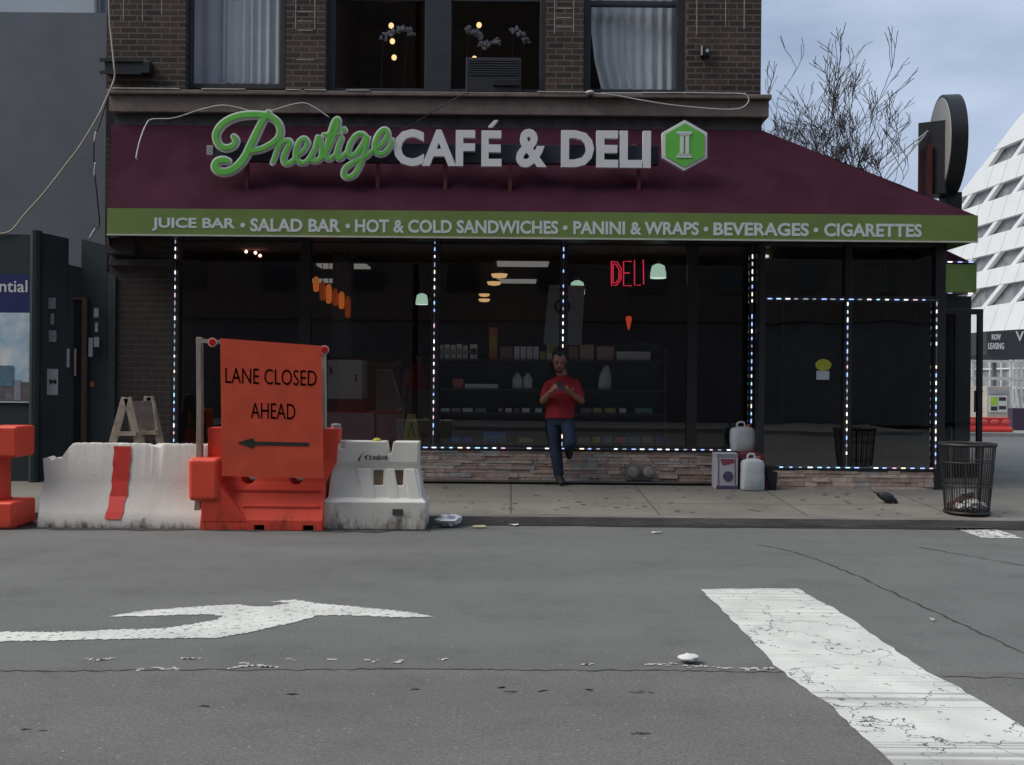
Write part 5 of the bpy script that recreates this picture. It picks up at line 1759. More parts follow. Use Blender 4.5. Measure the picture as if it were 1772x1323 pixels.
# concrete barrier
YB = 9.46
xb0, xb1 = xat(64, 840, YB), xat(352, 840, YB)
prof = [(0.0, 0.0), (0.0, 0.09), (0.03, 0.16), (0.1, 0.3), (0.125, 0.45), (0.145, 0.79), (0.155, 0.815), (0.275, 0.815), (0.285, 0.79), (0.3, 0.45), (0.33, 0.3), (0.41, 0.15), (0.43, 0.09), (0.43, 0.0)]
cb = thing('concrete_barrier', 'white concrete barrier with one red stripe at the kerb', 'barrier', ((xb0 + xb1) / 2, YB, 0))
mb = MB()
rings = []
n = 70
for i in range(n + 1):
    x = xb0 + (xb1 - xb0) * i / n
    hcap = 9
    e = x - xb0
    if e < 0.16: hcap = 0.66 + 0.02 * math.sin(e * 60)
    rg = []
    for (y, z) in prof:
        z2 = min(z, hcap + (0.005 * y))
        if 0.16 < e < 0.3 and z > 0.6: z2 = min(z2, 0.66 + (e - 0.16) * 1.4)
        j = 0.002 * random.uniform(-1, 1)
        if 0.78 < z: j += -0.012 * (random.random() ** 4) - (0.02 if abs(e - (xat(260, 762, YB) - xb0)) < 0.06 and random.random() < .6 else 0)
        dx = 0.02 * math.sin(z * 14 + y * 5) if i == 0 else 0
        rg.append(Vector((x + dx, YB + y + 0.0012 * random.uniform(-1, 1), max(0, z2 + (j if z > 0.05 else 0)))))
    rings.append(rg)
mb.loft(rings)
mb.build('body', conc_d, cb, smooth='auto')
mb = MB()
xs_ = [(xat(182, 898, YB), xat(210, 898, YB)), (xat(197, 769, YB + .13), xat(227, 769, YB + .13))]
P = prof[0:6]
for i in range(1, len(P) - 1):
    (y0, z0), (y1, z1) = P[i], P[i + 1]
    k = 6
    for j in range(k):
        q0, q1 = j / k, (j + 1) / k
        ya, za_ = y0 + (y1 - y0) * q0, z0 + (z1 - z0) * q0
        yb_, zb2 = y0 + (y1 - y0) * q1, z0 + (z1 - z0) * q1
        def xx(z, s_): 
            u = (z - 0.09) / 0.7
            return xs_[0][s_] * (1 - u) + xs_[1][s_] * u + 0.006 * math.sin(z * 37 + s_ * 2)
        mb.quad((xx(za_, 0), YB + ya - 0.0075, za_), (xx(za_, 1), YB + ya - 0.0075, za_), (xx(zb2, 1), YB + yb_ - 0.0075, zb2), (xx(zb2, 0), YB + yb_ - 0.0075, zb2))
mb.build('red_stripe', red_paint, cb)

# orange barrier behind the sign
YO = 9.40
ob_ = thing('plastic_barrier', 'orange plastic barrier under the lane closed sign board', 'barrier', (xat(450, 900, YO), YO, 0))
def X(px, Y=YO, py=840): return xat(px, py, Y)
def Zp_(py, px=450, Y=YO): return zat(px, py, Y)
zt_o = Zp_(742)
mb = MB()
def ring(x0, x1, y0, y1, z): return [Vector((x0, y0, z)), Vector((x1, y0, z)), Vector((x1, y1, z)), Vector((x0, y1, z))]
mb.loft([ring(X(347), X(558), YO, YO + 0.5, 0.004), ring(X(347), X(558), YO, YO + 0.5, 0.1), ring(X(349), X(559), YO + 0.13, YO + 0.4, Zp_(835)), ring(X(350), X(576), YO + 0.16, YO + 0.38, Zp_(800)), ring(X(350), X(580), YO + 0.16, YO + 0.38, zt_o)])
body = mb.build('body', oran_d, ob_)
cuts = []
for px in (423, 507):
    m_ = MB()
    m_.lathe(Vector((X(px), YO - 0.3, Zp_(828))), [(0.11, 0), (0.065, 0.5), (0.065, 1.2)], 20, axis=Matrix.Rotation(R(-90), 3, 'X'))
    cuts.append(m_.build('cut', oran_d))
for px in (449, 534):
    m_ = MB(); m_.box(X(px) - 0.05, X(px) + 0.05, YO - 0.1, YO + 0.7, -0.1, 0.055)
    cuts.append(m_.build('cut', oran_d))
cut(body, cuts)
bv = body.modifiers.new('bevel', 'BEVEL'); bv.width, bv.segments, bv.limit_method, bv.angle_limit = 0.022, 3, 'ANGLE', R(25)
mb = MB()
for py, a, b in ((850, 398, 550), (877, 418, 552)):
    z = Zp_(py)
    yy = YO + 0.13 * (z - 0.1) / (Zp_(835) - 0.1)
    mb.box(X(a), X(b), yy - 0.012, yy + 0.03, z - 0.014, z + 0.014)
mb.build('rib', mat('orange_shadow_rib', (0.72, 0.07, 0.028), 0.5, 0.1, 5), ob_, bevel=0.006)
mb = MB()
mb.loft([ring(X(326, YO - .04), X(378, YO - .04), YO - 0.05, YO + 0.2, Zp_(866, 350)), ring(X(325, YO - .04), X(378, YO - .04), YO - 0.055, YO + 0.2, Zp_(792, 350))])
mb.build('hinge_lug', oran_d, ob_, bevel=0.04, seg=4)
mb = MB()
mb.prism([(X(378), YO - 0.03, Zp_(835)), (X(430), YO - 0.004, 0.08), (X(349), YO - 0.004, 0.08), (X(349), YO - 0.03, Zp_(862))], (0, 0.16, 0))
mb.build('gusset', oran_d, ob_, bevel=0.008)
mb = MB(); mb.lathe((X(572), YO + 0.27, zt_o - 0.002), [(0.05, 0), (0.05, 0.04), (0.03, 0.05)], 14); mb.build('fill_cap', mat('grey_cap', (0.3, 0.3, 0.31), 0.5), ob_, smooth='auto')

# orange barrier leaving the left edge of the frame
YL = 9.33
ob2 = thing('plastic_barrier', 'orange plastic barrier with an open notch at the left edge of the photo', 'barrier', (xat(0, 900, YL), YL, 0))
def XL(px): return xat(px, 840, YL)
def ZL(py): return zat(20, py, YL)
mb = MB()
mb.loft([ring(XL(-190), XL(-14), YL + 0.0, YL + 0.46, 0.004), ring(XL(-190), XL(-14), YL + 0.0, YL + 0.46, ZL(872)), ring(XL(-190), XL(-14), YL + 0.07, YL + 0.38, ZL(866)), ring(XL(-190), XL(-14), YL + 0.1, YL + 0.36, ZL(740))])
b2 = mb.build('body', oran_d, ob2, bevel=0.02, seg=3)
mb = MB()
mb.loft([ring(XL(-32), XL(24), YL + 0.05, YL + 0.41, ZL(792)), ring(XL(-32), XL(24), YL + 0.05, YL + 0.41, ZL(738))])
mb.build('hinge_lug', oran_d, ob2, bevel=0.025, seg=3)
mb = MB()
mb.loft([ring(XL(-32), XL(24), YL - 0.02, YL + 0.44, 0.006), ring(XL(-32), XL(24), YL - 0.02, YL + 0.44, ZL(869))])
mb.build('hinge_lug', oran_d, ob2, bevel=0.025, seg=3)

# white plastic barrier
YP = 9.50
wb = thing('plastic_barrier', 'dirty white plastic barrier with a black mark, right end of the row', 'barrier', (xat(650, 900, YP), YP, 0))
def XP(px): return xat(px, 840, YP)
def ZP(py): return zat(650, py, YP)
mb = MB()
mb.loft([ring(XP(558), XP(736), YP, YP + 0.44, 0.004), ring(XP(556), XP(737), YP - 0.01, YP + 0.44, ZP(868)), ring(XP(566), XP(730), YP + 0.05, YP + 0.4, ZP(862)),
         ring(XP(570), XP(722), YP + 0.115, YP + 0.33, ZP(812)), ring(XP(568), XP(721), YP + 0.10, YP + 0.335, ZP(800)), ring(XP(566), XP(722), YP + 0.11, YP + 0.33, ZP(765))])
body = mb.build('body', plas_d, wb)
cuts = []
for px in (652, 687):
    m_ = MB()
    m_.box(XP(px) - 0.05, XP(px) + 0.05, YP - 0.2, YP + 0.17, ZP(841), ZP(815))
    cuts.append(m_.build('cut', plas_d))
for px, w_, dp in ((671, 0.045, 786), (587, 0.05, 779)):
    m_ = MB()
    m_.prism([(XP(px) - w_, YP + (0.05 if px > 600 else 0.0), ZP(757)), (XP(px) + w_, YP + 0.0, ZP(757)), (XP(px) + w_ * 0.4, YP + 0.0, ZP(dp)), (XP(px) - w_ * 0.4, YP + 0.0, ZP(dp))], (0, 0.6 if px > 600 else 0.2, 0))
    cuts.append(m_.build('cut', plas_d))
cut(body, cuts)
bv = body.modifiers.new('bevel', 'BEVEL'); bv.width, bv.segments, bv.limit_method, bv.angle_limit = 0.018, 3, 'ANGLE', R(25)
mb = MB()
for a0, a1, b0, b1 in ((612, 638, 628, 650), (664, 680, 672, 690), (697, 716, 706, 728)):
    mb.loft([[Vector((XP(b0), YP + 0.04, ZP(864))), Vector((XP(b1), YP + 0.04, ZP(864))), Vector((XP(b1), YP + 0.1, ZP(866))), Vector((XP(b0), YP + 0.1, ZP(866)))],
             [Vector((XP(a0), YP + 0.102, ZP(812))), Vector((XP(a1), YP + 0.102, ZP(812))), Vector((XP(a1), YP + 0.14, ZP(812))), Vector((XP(a0), YP + 0.14, ZP(812)))]])
mb.build('rib', plas_d, wb, bevel=0.012)
for px in (652, 687):
    mb = MB(); mb.box(XP(px) - 0.049, XP(px) + 0.049, YP + 0.155, YP + 0.168, ZP(840.5), ZP(815.5)); mb.build('recess_panel', mat('tan_stain', (0.36, 0.25, 0.17), 0.8, 0.3, 9), wb)
mb = MB()
yf = YP + 0.098
def bl(px, py): 
    p = at(px, py, yf)
    return Vector((p.x, yf - 0.004, p.z))
# swoosh mark and short brush-like letters
mb.prism([bl(631, 781), bl(624, 788), bl(619, 795), bl(624, 799), bl(622, 795), bl(625, 789)], (0, 0.003, 0))
def ls(pts, w_=1.0): mb.stroke([bl(px, py) for px, py in pts], w_ / F * YP, 0.002, n=6)
ls([(632, 789), (634, 795)]); ls([(633, 789), (637, 788)])
ls([(639, 789), (642, 788), (640, 792), (643, 794), (639, 795)], 0.9)
ls([(646, 790), (649, 789), (649, 794), (646, 794), (646, 790)], 0.9)
ls([(652, 790), (655, 789), (656, 794), (652, 795), (652, 790)], 0.9); ls([(656, 787), (656, 795)], 0.9)
ls([(660, 789), (659, 794), (663, 794), (663, 789)], 0.9); ls([(666, 790), (669, 788), (670, 794), (666, 794), (667, 791)], 1.1)
mb.build('black_mark', ink, wb)
mb = MB()
m2 = at(688, 886, YP - 0.012)
mb.box(m2.x - 0.05, m2.x + 0.05, YP - 0.0145, YP - 0.01, m2.z - 0.03, m2.z + 0.03)
mb.build('dark_label', mat('dark_label', (0.06, 0.06, 0.058), 0.6, 0.3, 25), wb)
mb = MB()
p = bl(650, 766); mb.ell((p.x, YP + 0.2, p.z + 0.015), 0.045, 0.04, 0.03, 10, 7)
tag(mb.build('yellow_cup_lid', mat('yellow_plastic', (0.6, 0.5, 0.06), 0.5, 0.2, 20), origin=(p.x, YP + 0.2, p.z), smooth=True), 'small yellow crumpled lid on top of the white plastic barrier', 'litter')

# ------------------------------------------------------------------ lane closed sign
YG = 9.32
ls_ = thing('road_sign', 'orange sign board on weathered posts with black words and arrow', 'sign', at(450, 915, YG))
m_ = MB(); m_.prism([at(381, 585, YG), at(556, 598, YG), at(560, 827, YG), at(470, 826, YG), at(384, 823, YG)], (0, 0.012, 0))
m_.build('board', orange_bd, ls_)
m_ = MB(); m_.prism([at(382, 586, YG) + Vector((0, 0.0125, 0)), at(555, 599, YG) + Vector((0, 0.0125, 0)), at(559, 826, YG) + Vector((0, 0.0125, 0)), at(385, 822, YG) + Vector((0, 0.0125, 0))], (0, 0.006, 0))
m_.build('backing', mat('grey_backing', (0.5, 0.5, 0.49), 0.6), ls_)
for wd_, a, b, y0, y1 in (('LANE CLOSED', 390, 548, 638, 665), ('AHEAD', 434, 511, 697, 724)):
    q = MB(); q.text(wd_, a, b, -y1, -y0, 0, 0.0, bold=-0.004)
    tm = MB()
    base = len(tm.v)
    tm.v += [at(p.x, -p.z + 0.035 * (p.x - 469), YG) + Vector((0, -0.003, 0)) for p in q.v]
    tm.f += [[base + i for i in f_] for f_ in q.f]
    tm.m += q.m
    tm.build('lettering', ink, ls_)
m_ = MB(); m_.prism([at(px, py, YG) + Vector((0, -0.004, 0)) for px, py in [(411, 766), (428, 760), (438, 758), (441, 763.5), (534, 765.5), (534, 771.5), (441, 770), (437, 776), (428, 772)]], (0, 0.003, 0))
m_.build('arrow', ink, ls_)
YPp = 9.50
m_ = MB(); m_.loft([[at(x_, y_, YPp) + Vector((0, dy, 0)) for x_, dy in ((xa_, 0), (xb_, 0), (xb_, 0.07), (xa_, 0.07))] for y_, xa_, xb_ in ((583, 339, 348), (700, 340, 349), (800, 339, 348.5), (916, 334, 346))])
m_.build('post', wood_old, ls_, bevel=0.006)
m_ = MB(); m_.loft([[at(x_, y_, 9.42) + Vector((0, dy, 0)) for x_, dy in ((xa_, 0), (xb_, 0), (xb_, 0.05), (xa_, 0.05))] for y_, xa_, xb_ in ((600, 555.5, 563), (742, 558, 564))])
m_.build('post', mat('pale_wood', (0.45, 0.4, 0.35), 0.8, 0.25, 6, stretch=(8, 8, 1)), ls_, bevel=0.005)
m_ = MB(); m_.bar(at(345, 589, 9.42), at(562, 604, 9.42), 0.05, 0.04); m_.build('crossbar', wood_old, ls_)
for px, py in ((368, 592), (562, 605)):
    c = at(px, py, 9.40)
    m_ = MB(); m_.lathe(c + Vector((0, 0.0, 0)), [(0.042, -0.01), (0.046, 0.012)], 18, axis=Matrix.Rotation(R(90), 3, 'X'))
    rf = m_.build('reflector', mat('pink_rim', (0.6, 0.36, 0.36), 0.4), ls_)
    m_ = MB(); m_.lathe(c + Vector((0, -0.0125, 0)), [(0.034, 0), (0.03, 0.006)], 18, axis=Matrix.Rotation(R(90), 3, 'X'))
    m_.build('lens', mat('red_lens', (0.5, 0.015, 0.02), 0.25, 0.1, 30), rf)

# folding wooden barricade behind the concrete barrier
YH = 11.3
fb = thing('folding_barricade', 'weathered A-frame barricade standing on the pavement by the green hoarding', 'barricade', Vector((xat(237, 760, YH), YH, sz(YH))))
wm_ = mat('dirty_cream_wood', (0.46, 0.4, 0.32), 0.85, 0.35, 7, 0.2, 30, col2=(0.2, 0.16, 0.12))
def gl(px, Y): return Vector((xat(px, 800, Y), Y, sz(Y)))
for (ax_, ay, l_, r_, Y) in ((219, 688, 172, 262, YH), (258, 686, 232, 296, YH + 0.45)):
    apx = at(ax_, ay, Y)
    for q in (l_, r_):
        m_ = MB(); m_.bar(apx + Vector((0.012 if q == r_ else -0.012, 0, 0)), gl(q, Y), 0.09, 0.03, up=(0, 1, 0)); m_.build('leg', wm_, fb, bevel=0.004)
    m_ = MB(); m_.bar(at(ax_ - 17, ay + 62, Y - 0.03), at(ax_ + 17, ay + 62, Y - 0.03), 0.02, 0.05); m_.build('brace', wm_, fb)
m_ = MB()
a, b = at(219, 695, YH + 0.05), at(258, 693, YH + 0.4)
m_.prism([a, b, b + Vector((0.05, 0, -0.34)), a + Vector((0.03, 0, -0.34))], (0.02, 0.02, 0))
m_.build('board', mat('rust_board', (0.2, 0.12, 0.1), 0.8, 0.5, 8, col2=(0.36, 0.3, 0.25)), fb)

# ------------------------------------------------------------------ green hoarding and grey building at the left
Yh = 12.1
ho = thing('plywood_hoarding', 'tall dark green plywood hoarding at the left of the deli', 'fence', (xat(20, 840, Yh), Yh, 0.15))
hgm = mat('dark_green_paint', (0.014, 0.026, 0.029), 0.6, 0.3, 2.2, stretch=(1.5, 1, 0.5))
def hz_(py, px=60, Y=Yh): return zat(px, py, Y)
HX = lambda px, Y=Yh: xat(px, 600, Y)
m_ = MB(); m_.box(HX(-420), HX(56), Yh, Yh + 0.03, 0.15, hz_(405, 20)); m_.build('panel', hgm, ho)
P0, P1, P2 = Vector((HX(56), Yh, 0)), Vector((HX(116, Yh + 0.25), Yh + 0.25, 0)), Vector((HX(139, Yh + 0.33), Yh + 0.33, 0))
P3 = Vector((HX(184, Yh + 0.32), Yh + 0.32, 0)); P4 = Vector((HX(199, Yh + 0.3), Yh + 0.3, 0))
def pan(a, b, z0, zta, ztb, name='panel', m=hgm, off=0.0):
    q = MB()
    v = Vector((0, 0.025, 0))
    o = Vector((0, off, 0))
    q.prism([a + o + Vector((0, 0, z0)), b + o + Vector((0, 0, z0)), b + o + Vector((0, 0, ztb)), a + o + Vector((0, 0, zta))], v)
    return q.build(name, m, ho)
pan(P0 + Vector((0.003, 0, 0)), P1, 0.15, hz_(399), hz_(412, 116, Yh + .25))
pan(P1 + Vector((0.003, 0.002, 0)), P2, 0.15, hz_(457, 120, Yh + .25), hz_(462, 139, Yh + .3))
pan(P2 + Vector((0.003, 0.002, 0)), P3, 0.15, hz_(413, 139, Yh + .33), hz_(424, 184, Yh + .3))
pan(P3 + Vector((0.003, 0.002, 0)), P4, 0.15, hz_(470, 184, Yh + .33), hz_(478, 199, Yh + .3))
q = MB(); q.tube([(HX(64), Yh - 0.04, 0.15), (HX(64), Yh - 0.04, hz_(400))], 0.07, 10); q.build('post', hgm, ho)
q = MB(); x_ = HX(147, Yh + 0.3); q.box(x_ - 0.03, x_ + 0.03, Yh + 0.27, Yh + 0.32, 0.15, hz_(519, 147, Yh + .3)); q.box(x_ - 0.17, x_ + 0.03, Yh + 0.265, Yh + 0.319, hz_(519, 147, Yh + .3), hz_(514, 147, Yh + .3))
q.build('door_jamb', mat('brown_timber', (0.09, 0.055, 0.045), 0.8, 0.3, 6), ho)
q = MB(); q.box(x_ - 0.17, x_ - 0.031, Yh + 0.29, Yh + 0.318, 0.15, hz_(519, 147, Yh + .3)); q.build('dark_opening', mat('dark_gap', (0.008, 0.008, 0.009), 0.9), ho)
pale = mat('grey_notice', (0.3, 0.33, 0.36), 0.6, 0.35, 40)
pale2 = mat('white_notice', (0.5, 0.53, 0.54), 0.6, 0.25, 60)
def stick(x0, y0, x1, y1, Y, m_=pale, name='notice'):
    q = MB(); a, b, z0, z1 = box_at(x0, y0, x1, y1, Y); q.box(a, b, Y - 0.012, Y - 0.008, z0, z1)
    return q.build(name, m_, ho)
def yh(px): return Yh + 0.25 * (px - 56) / 60 if px < 116 else Yh + 0.28
for x0, y0, x1, y1, mm_ in [(84, 515, 97, 534, pale), (88, 542, 94, 561, pale), (85, 571, 98, 591, pale), (112, 603, 121, 635, pale2), (163, 533, 171, 549, pale), (165, 558, 170, 574, pale), (163, 583, 172, 600, pale), (154, 584, 161, 617, pale)]:
    stick(x0, y0, x1, y1, yh((x0 + x1) / 2) - 0.02, mm_)
big = stick(82, 638, 101, 683, yh(91) - 0.03, pale2)
q = MB(); a, b, z0, z1 = box_at(86, 658, 98, 662, yh(91) - 0.045); q.box(a, b, yh(91) - 0.049, yh(91) - 0.045, z0, z1)
for dx_ in (86.5, 94): 
    a, b, z0, z1 = box_at(dx_, 656, dx_ + 3, 664, yh(91) - 0.045); q.box(a, b, yh(91) - 0.0505, yh(91) - 0.0495, z0, z1)
q.build('symbol', ink, big)
stick(129, 603, 132.5, 650, yh(130) - 0.02, mat('tan_strip', (0.4, 0.32, 0.26), 0.8), 'timber_strip')
stick(157, 660, 163, 669, yh(160) - 0.03, mat('red_dot', (0.4, 0.05, 0.03), 0.6), 'red_tag')
# poster
Ypo = Yh - 0.02
po = thing('poster', 'poster with a navy heading and a clouded sky picture on the hoarding', 'poster', at(20, 600, Ypo))
def pq(x0, y0, x1, y1, y_, m_, name, par=None):
    q = MB(); a, b, z0, z1 = box_at(x0, y0, x1, y1, Ypo); q.box(a, b, Ypo - y_, Ypo - y_ + 0.003, z0, z1)
    return q.build(name, m_, par or po)
head = pq(-170, 474, 53, 539, 0.004, mat('navy_print', (0.014, 0.016, 0.11), 0.5, 0.1, 3), 'heading')
q = MB(); x0, x1, z0, z1 = box_at(-82, 484, 48, 505, Ypo); q.text('Residential', x0, x1, z0, z1, Ypo - 0.0045, 0.002, bold=0.012); q.build('lettering', letter, head)
pic_m = mat('printed_clouds', (0.85, 0.82, 0.77), 0.5, 0.2, 2.4, col2=(0.13, 0.4, 0.6), detail=3)
pic = pq(-170, 540, 53, 693, 0.004, pic_m, 'picture')
pq(-170, 660, 53, 693, 0.0075, mat('printed_street', (0.14, 0.13, 0.13), 0.5, 0.5, 7), 'printed_street', pic)
pq(-40, 632, 24, 668, 0.011, mat('printed_tower', (0.1, 0.18, 0.26), 0.5, 0.25, 9), 'printed_tower', pic)
pq(25, 657, 37, 692, 0.011, mat('printed_block', (0.24, 0.26, 0.29), 0.5, 0.2, 9), 'printed_block', pic)
pq(-170, 693.5, 53, 695.5, 0.009, letter, 'border', pic)

Yg = 16.5
gb = thing('grey_building', 'plain blue grey walled building behind the hoarding', 'building', (xat(60, 800, Yg), Yg, 0))
q = MB(); q.box(xat(-1500, 300, Yg), xat(182.5, 300, Yg), Yg, Yg + 14, 0, zat(90, 21, Yg)); q.build('wall', mat('grey_render', (0.135, 0.147, 0.17), 0.8, 0.16, 0.9, 0.1, 40, detail=8), gb)
q = MB(); q.box(xat(-1500, 300, Yg), xat(147, 300, Yg), Yg + 0.5, Yg + 6, zat(90, 20.9, Yg), zat(90, -60, Yg)); q.build('penthouse', mat('pale_cladding', (0.42, 0.46, 0.5), 0.5, 0.1, 1), gb)
q = MB(); q.box(xat(143, 10, Yg), xat(147.5, 10, Yg), Yg + 0.45, Yg + 0.499, zat(90, 20.8, Yg), zat(90, -60, Yg)); q.box(xat(147.6, 10, Yg), xat(156, 10, Yg), Yg + 0.6, Yg + 5.9, zat(90, 20.85, Yg), zat(90, -60, Yg)); q.build('mullion', mat('grey_mullion', (0.2, 0.22, 0.25), 0.5), gb)
# ------------------------------------------------------------------ cables
def cable(pts, r, m, label, k=6):
    P = smoothpts([at(px, py, Y) for px, py, Y in pts], k)
    q = MB(); q.tube(P, r, 6)
    return tag(q.build('cable', m, origin=P[0], smooth=True), label, 'cable')
beige = mat('beige_cable', (0.4, 0.34, 0.26), 0.6, 0.15, 10)
whitec = mat('white_cable', (0.5, 0.49, 0.47), 0.6, 0.15, 10)
blackc = mat('black_cable', (0.015, 0.015, 0.018), 0.5)
cable([(187, -120, 12.3), (189, 20, 12.3), (192, 60, 12.28), (197, 110, 12.2), (198, 135, 12.2), (186, 165, 12.15), (170, 200, 12.1), (140, 250, 12.1), (110, 290, 12.1), (75, 335, 12.1), (45, 368, 12.1), (15, 401, 12.08), (-30, 403, 12.06)], 0.011, beige, 'beige cable sagging from the brick corner to the top of the hoarding')
cable([(184, 175, 12.2), (172, 215, 12.2), (163, 242, 12.2), (163, 290, 12.2), (168, 340, 12.2), (172, 385, 12.2), (168, 396, 12.2)], 0.010, blackc, 'black cable hanging down beside the left end of the awning')
cable([(166, 228, 12.17), (163, 245, 12.17)], 0.012, whitec, 'short pale sleeve high on the black hanging cable')
cable([(165, 281, 12.17), (163, 305, 12.17)], 0.012, whitec, 'short pale sleeve midway on the black hanging cable')
cable([(165, 395, 12.15), (155, 412, 12.15)], 0.012, whitec, 'pale cable end just above the hoarding')
cable([(238, 276, 11.75), (236, 270, 11.75), (243, 240, 11.85), (253, 215, 11.98), (263, 206, 12.05), (300, 204, 12.1), (345, 190, 12.24), (382, 182, 12.24), (412, 186, 12.24), (440, 193, 12.24), (470, 191, 12.24), (500, 182, 12.24), (526, 178, 12.24), (545, 186, 12.24), (570, 203, 12.24)], 0.0085, whitec, 'pale cable looping over the left end of the awning')
cable([(700, 222, 11.95), (725, 208, 12.1), (760, 186, 12.24), (800, 164, 12.2), (812, 161, 12.2)], 0.006, blackc, 'thin dark cable slanting up behind the capital letters')
cable([(1026, 161, 12.22), (1060, 164, 12.22), (1110, 173, 12.22), (1160, 181, 12.22), (1220, 187, 12.22), (1262, 189, 12.22), (1284, 186, 12.22), (1295, 176, 12.22), (1294, 167, 12.22), (1284, 162, 12.22), (1240, 161, 12.22), (1180, 160, 12.22), (1100, 160.5, 12.22), (1040, 161, 12.22)], 0.0085, whitec, 'pale cable looped along the stone ledge at the right')

# ------------------------------------------------------------------ round sign on the awning's right slope
YR = 13.1
c = at(1638, 254, YR)
rs_ = thing('round_sign', 'large round double faced sign seen nearly edge on above the awning', 'sign', at(1640, 345, YR))
Rr = 0.68
ang = R(14)
axn = Matrix.Rotation(R(-10), 3, 'Z') @ Matrix.Rotation(R(90), 3, 'Y')
m_ = MB(); m_.lathe(c, [(Rr * 0.96, -0.1), (Rr, -0.095), (Rr, 0.095), (Rr * 0.96, 0.1)], 48, axis=axn)
rim = m_.build('rim', black, rs_, smooth='auto')
m_ = MB(); m_.lathe(c, [(Rr * 0.93, -0.108), (Rr * 0.94, -0.101)], 48, axis=axn); m_.build('face', mat('grey_sign_face', (0.42, 0.41, 0.41), 0.5, 0.08, 3), rs_)
x0, x1, z0, z1 = box_at(1594, 215, 1634, 340, YR - 0.1)
m_ = MB()
m_.box(-0.17, 0.17, -0.16, 0.16, z0, z1)
Mz = Matrix.Rotation(R(-30), 3, 'Z')
m_.v = [Mz @ Vector((p.x, p.y, 0)) + Vector(((x0 + x1) / 2, YR - 0.12, p.z)) for p in m_.v]
m_.build('control_box', black, rs_, bevel=0.006)
m_ = MB()
p = at(1610, 300, YR - 0.32); m_.box(p.x - 0.025, p.x + 0.025, YR - 0.32, YR - 0.28, at(1610, 352, YR).z, at(1610, 258, YR).z)
p = at(1595, 300, YR - 0.2); m_.box(p.x - 0.03, p.x + 0.02, YR - 0.22, YR - 0.16, at(1595, 345, YR).z, at(1595, 265, YR).z)
m_.build('bracket', red_steel, rs_)
m_ = MB()
p = at(1646, 338, YR); m_.box(p.x - 0.12, p.x + 0.1, YR - 0.1, YR + 0.1, p.z - 0.35, p.z + 0.03)
m_.build('foot', black, rs_)
for a_, b_ in (((1606, 226), (1512, 302)), ((1602, 232), (1534, 310))):
    m_ = MB(); m_.tube([at(*a_, YR - 0.28), at(*b_, YR - 0.3)], 0.01, 6); m_.build('stay_wire', mat('galvanised', (0.5, 0.5, 0.5), 0.4, 0.1, 10), rs_)

# ------------------------------------------------------------------ bare tree
YT = 26.0
tree = thing('bare_tree', 'bare winter tree standing behind the right end of the awning', 'tree', (xat(1452, 640, YT), YT, 0.1))
bark = mat('dark_bark', (0.045, 0.035, 0.03), 0.9, 0.3, 5)
tm_, cm_ = MB(), MB()
random.seed(21)
tx0 = xat(1446, 640, YT)
tm_.tube([(tx0, YT, 0.1), (tx0 + 0.03, YT, 1.5), (tx0 - 0.04, YT + 0.05, 3.2), (tx0, YT, 4.3)], [0.2, 0.16, 0.14, 0.12], 12)
def branch(p, d_, L_, r, depth):
    n_ = 4
    pts, rs_l = [p], [r]
    dd = d_.copy()
    for i in range(n_):
        dd = (dd + Vector((random.uniform(-.16, .16), random.uniform(-.16, .16), random.uniform(-.06, .12)))).normalized()
        pts.append(pts[-1] + dd * L_ / n_)
        rs_l.append(max(0.0075, r * (1 - 0.45 * (i + 1) / n_)))
    if CX + pts[-1].x / pts[-1].y * F > 1590: return
    cm_.tube(pts, rs_l, 5 if depth < 3 else 4, cap=False)
    if depth >= 6: return
    kids = 2 if depth < 1 else random.choice((2, 3, 3) if depth < 5 else (2, 2, 3))
    for k in range(kids):
        i = random.choice((2, 3, 4)) if k else 4
        nd = (dd + Vector((random.uniform(-.75, .75), random.uniform(-.6, .6), random.uniform(-.28, .5)))).normalized()
        branch(pts[i], nd, L_ * random.uniform(0.58, 0.86), rs_l[i] * random.uniform(0.55, 0.8), depth + 1)
for (dx, dy, dz, L_) in [(-0.7, 0.1, 1.0, 1.8), (-0.38, -0.2, 1.1, 2.0), (-0.1, 0.2, 1.1, 2.0), (0.2, -0.1, 1.0, 2.1), (0.5, 0.1, 0.85, 1.9), (0.5, -0.1, 0.45, 1.4), (-0.85, 0.0, 0.5, 1.5), (0.1, 0.4, 0.9, 1.7)]:
    p = Vector((tx0 + random.uniform(-.03, .03), YT, random.uniform(3.6, 4.3)))
    branch(p, Vector((dx, dy, dz)).normalized(), L_, 0.085, 0)
tm_.build('trunk', bark, tree, smooth=True)
cm_.build('crown', bark, tree, smooth=True)

# ------------------------------------------------------------------ white sloping tower across the side street
random.seed(5)
WO = Vector((41.0, 78.0, 0))
WD = Vector((-0.063, 1.0, 0)).normalized()
WN = Vector((-WD.y, WD.x, 0)) * 1.0      # towards the street
def wp(t, z, off=0.0): return WO + WD * t + WN * off + Vector((0, 0, z))
def topz(t): return 23.8 - 0.486 * t
tw = thing('white_tower', 'white sloping tower with rows of leaning windows across the street', 'building', wp(0, 0))
vm_ = mat('white_panel', (0.72, 0.74, 0.75), 0.5, 0.06, 0.5)
wgl = mat('tower_glass', (0.1, 0.11, 0.12), 0.15, 0.5, 0.9, col2=(0.3, 0.3, 0.3))
T0, T1 = -34, 36
m_ = MB()
m_.prism([wp(T0, 0.1, -0.5), wp(T1, 0.1, -0.5), wp(T1, topz(T1) - 0.4, -0.5), wp(T0, topz(T0) - 0.4, -0.5)], -WN * 16)
m_.build('glazing', wgl, tw)
rows_z = []
z = 4.9
st = [(4.9, 6.35), (8.15, 9.85), (11.45, 12.75), (14.35, 15.4), (17.3, 18.5)]
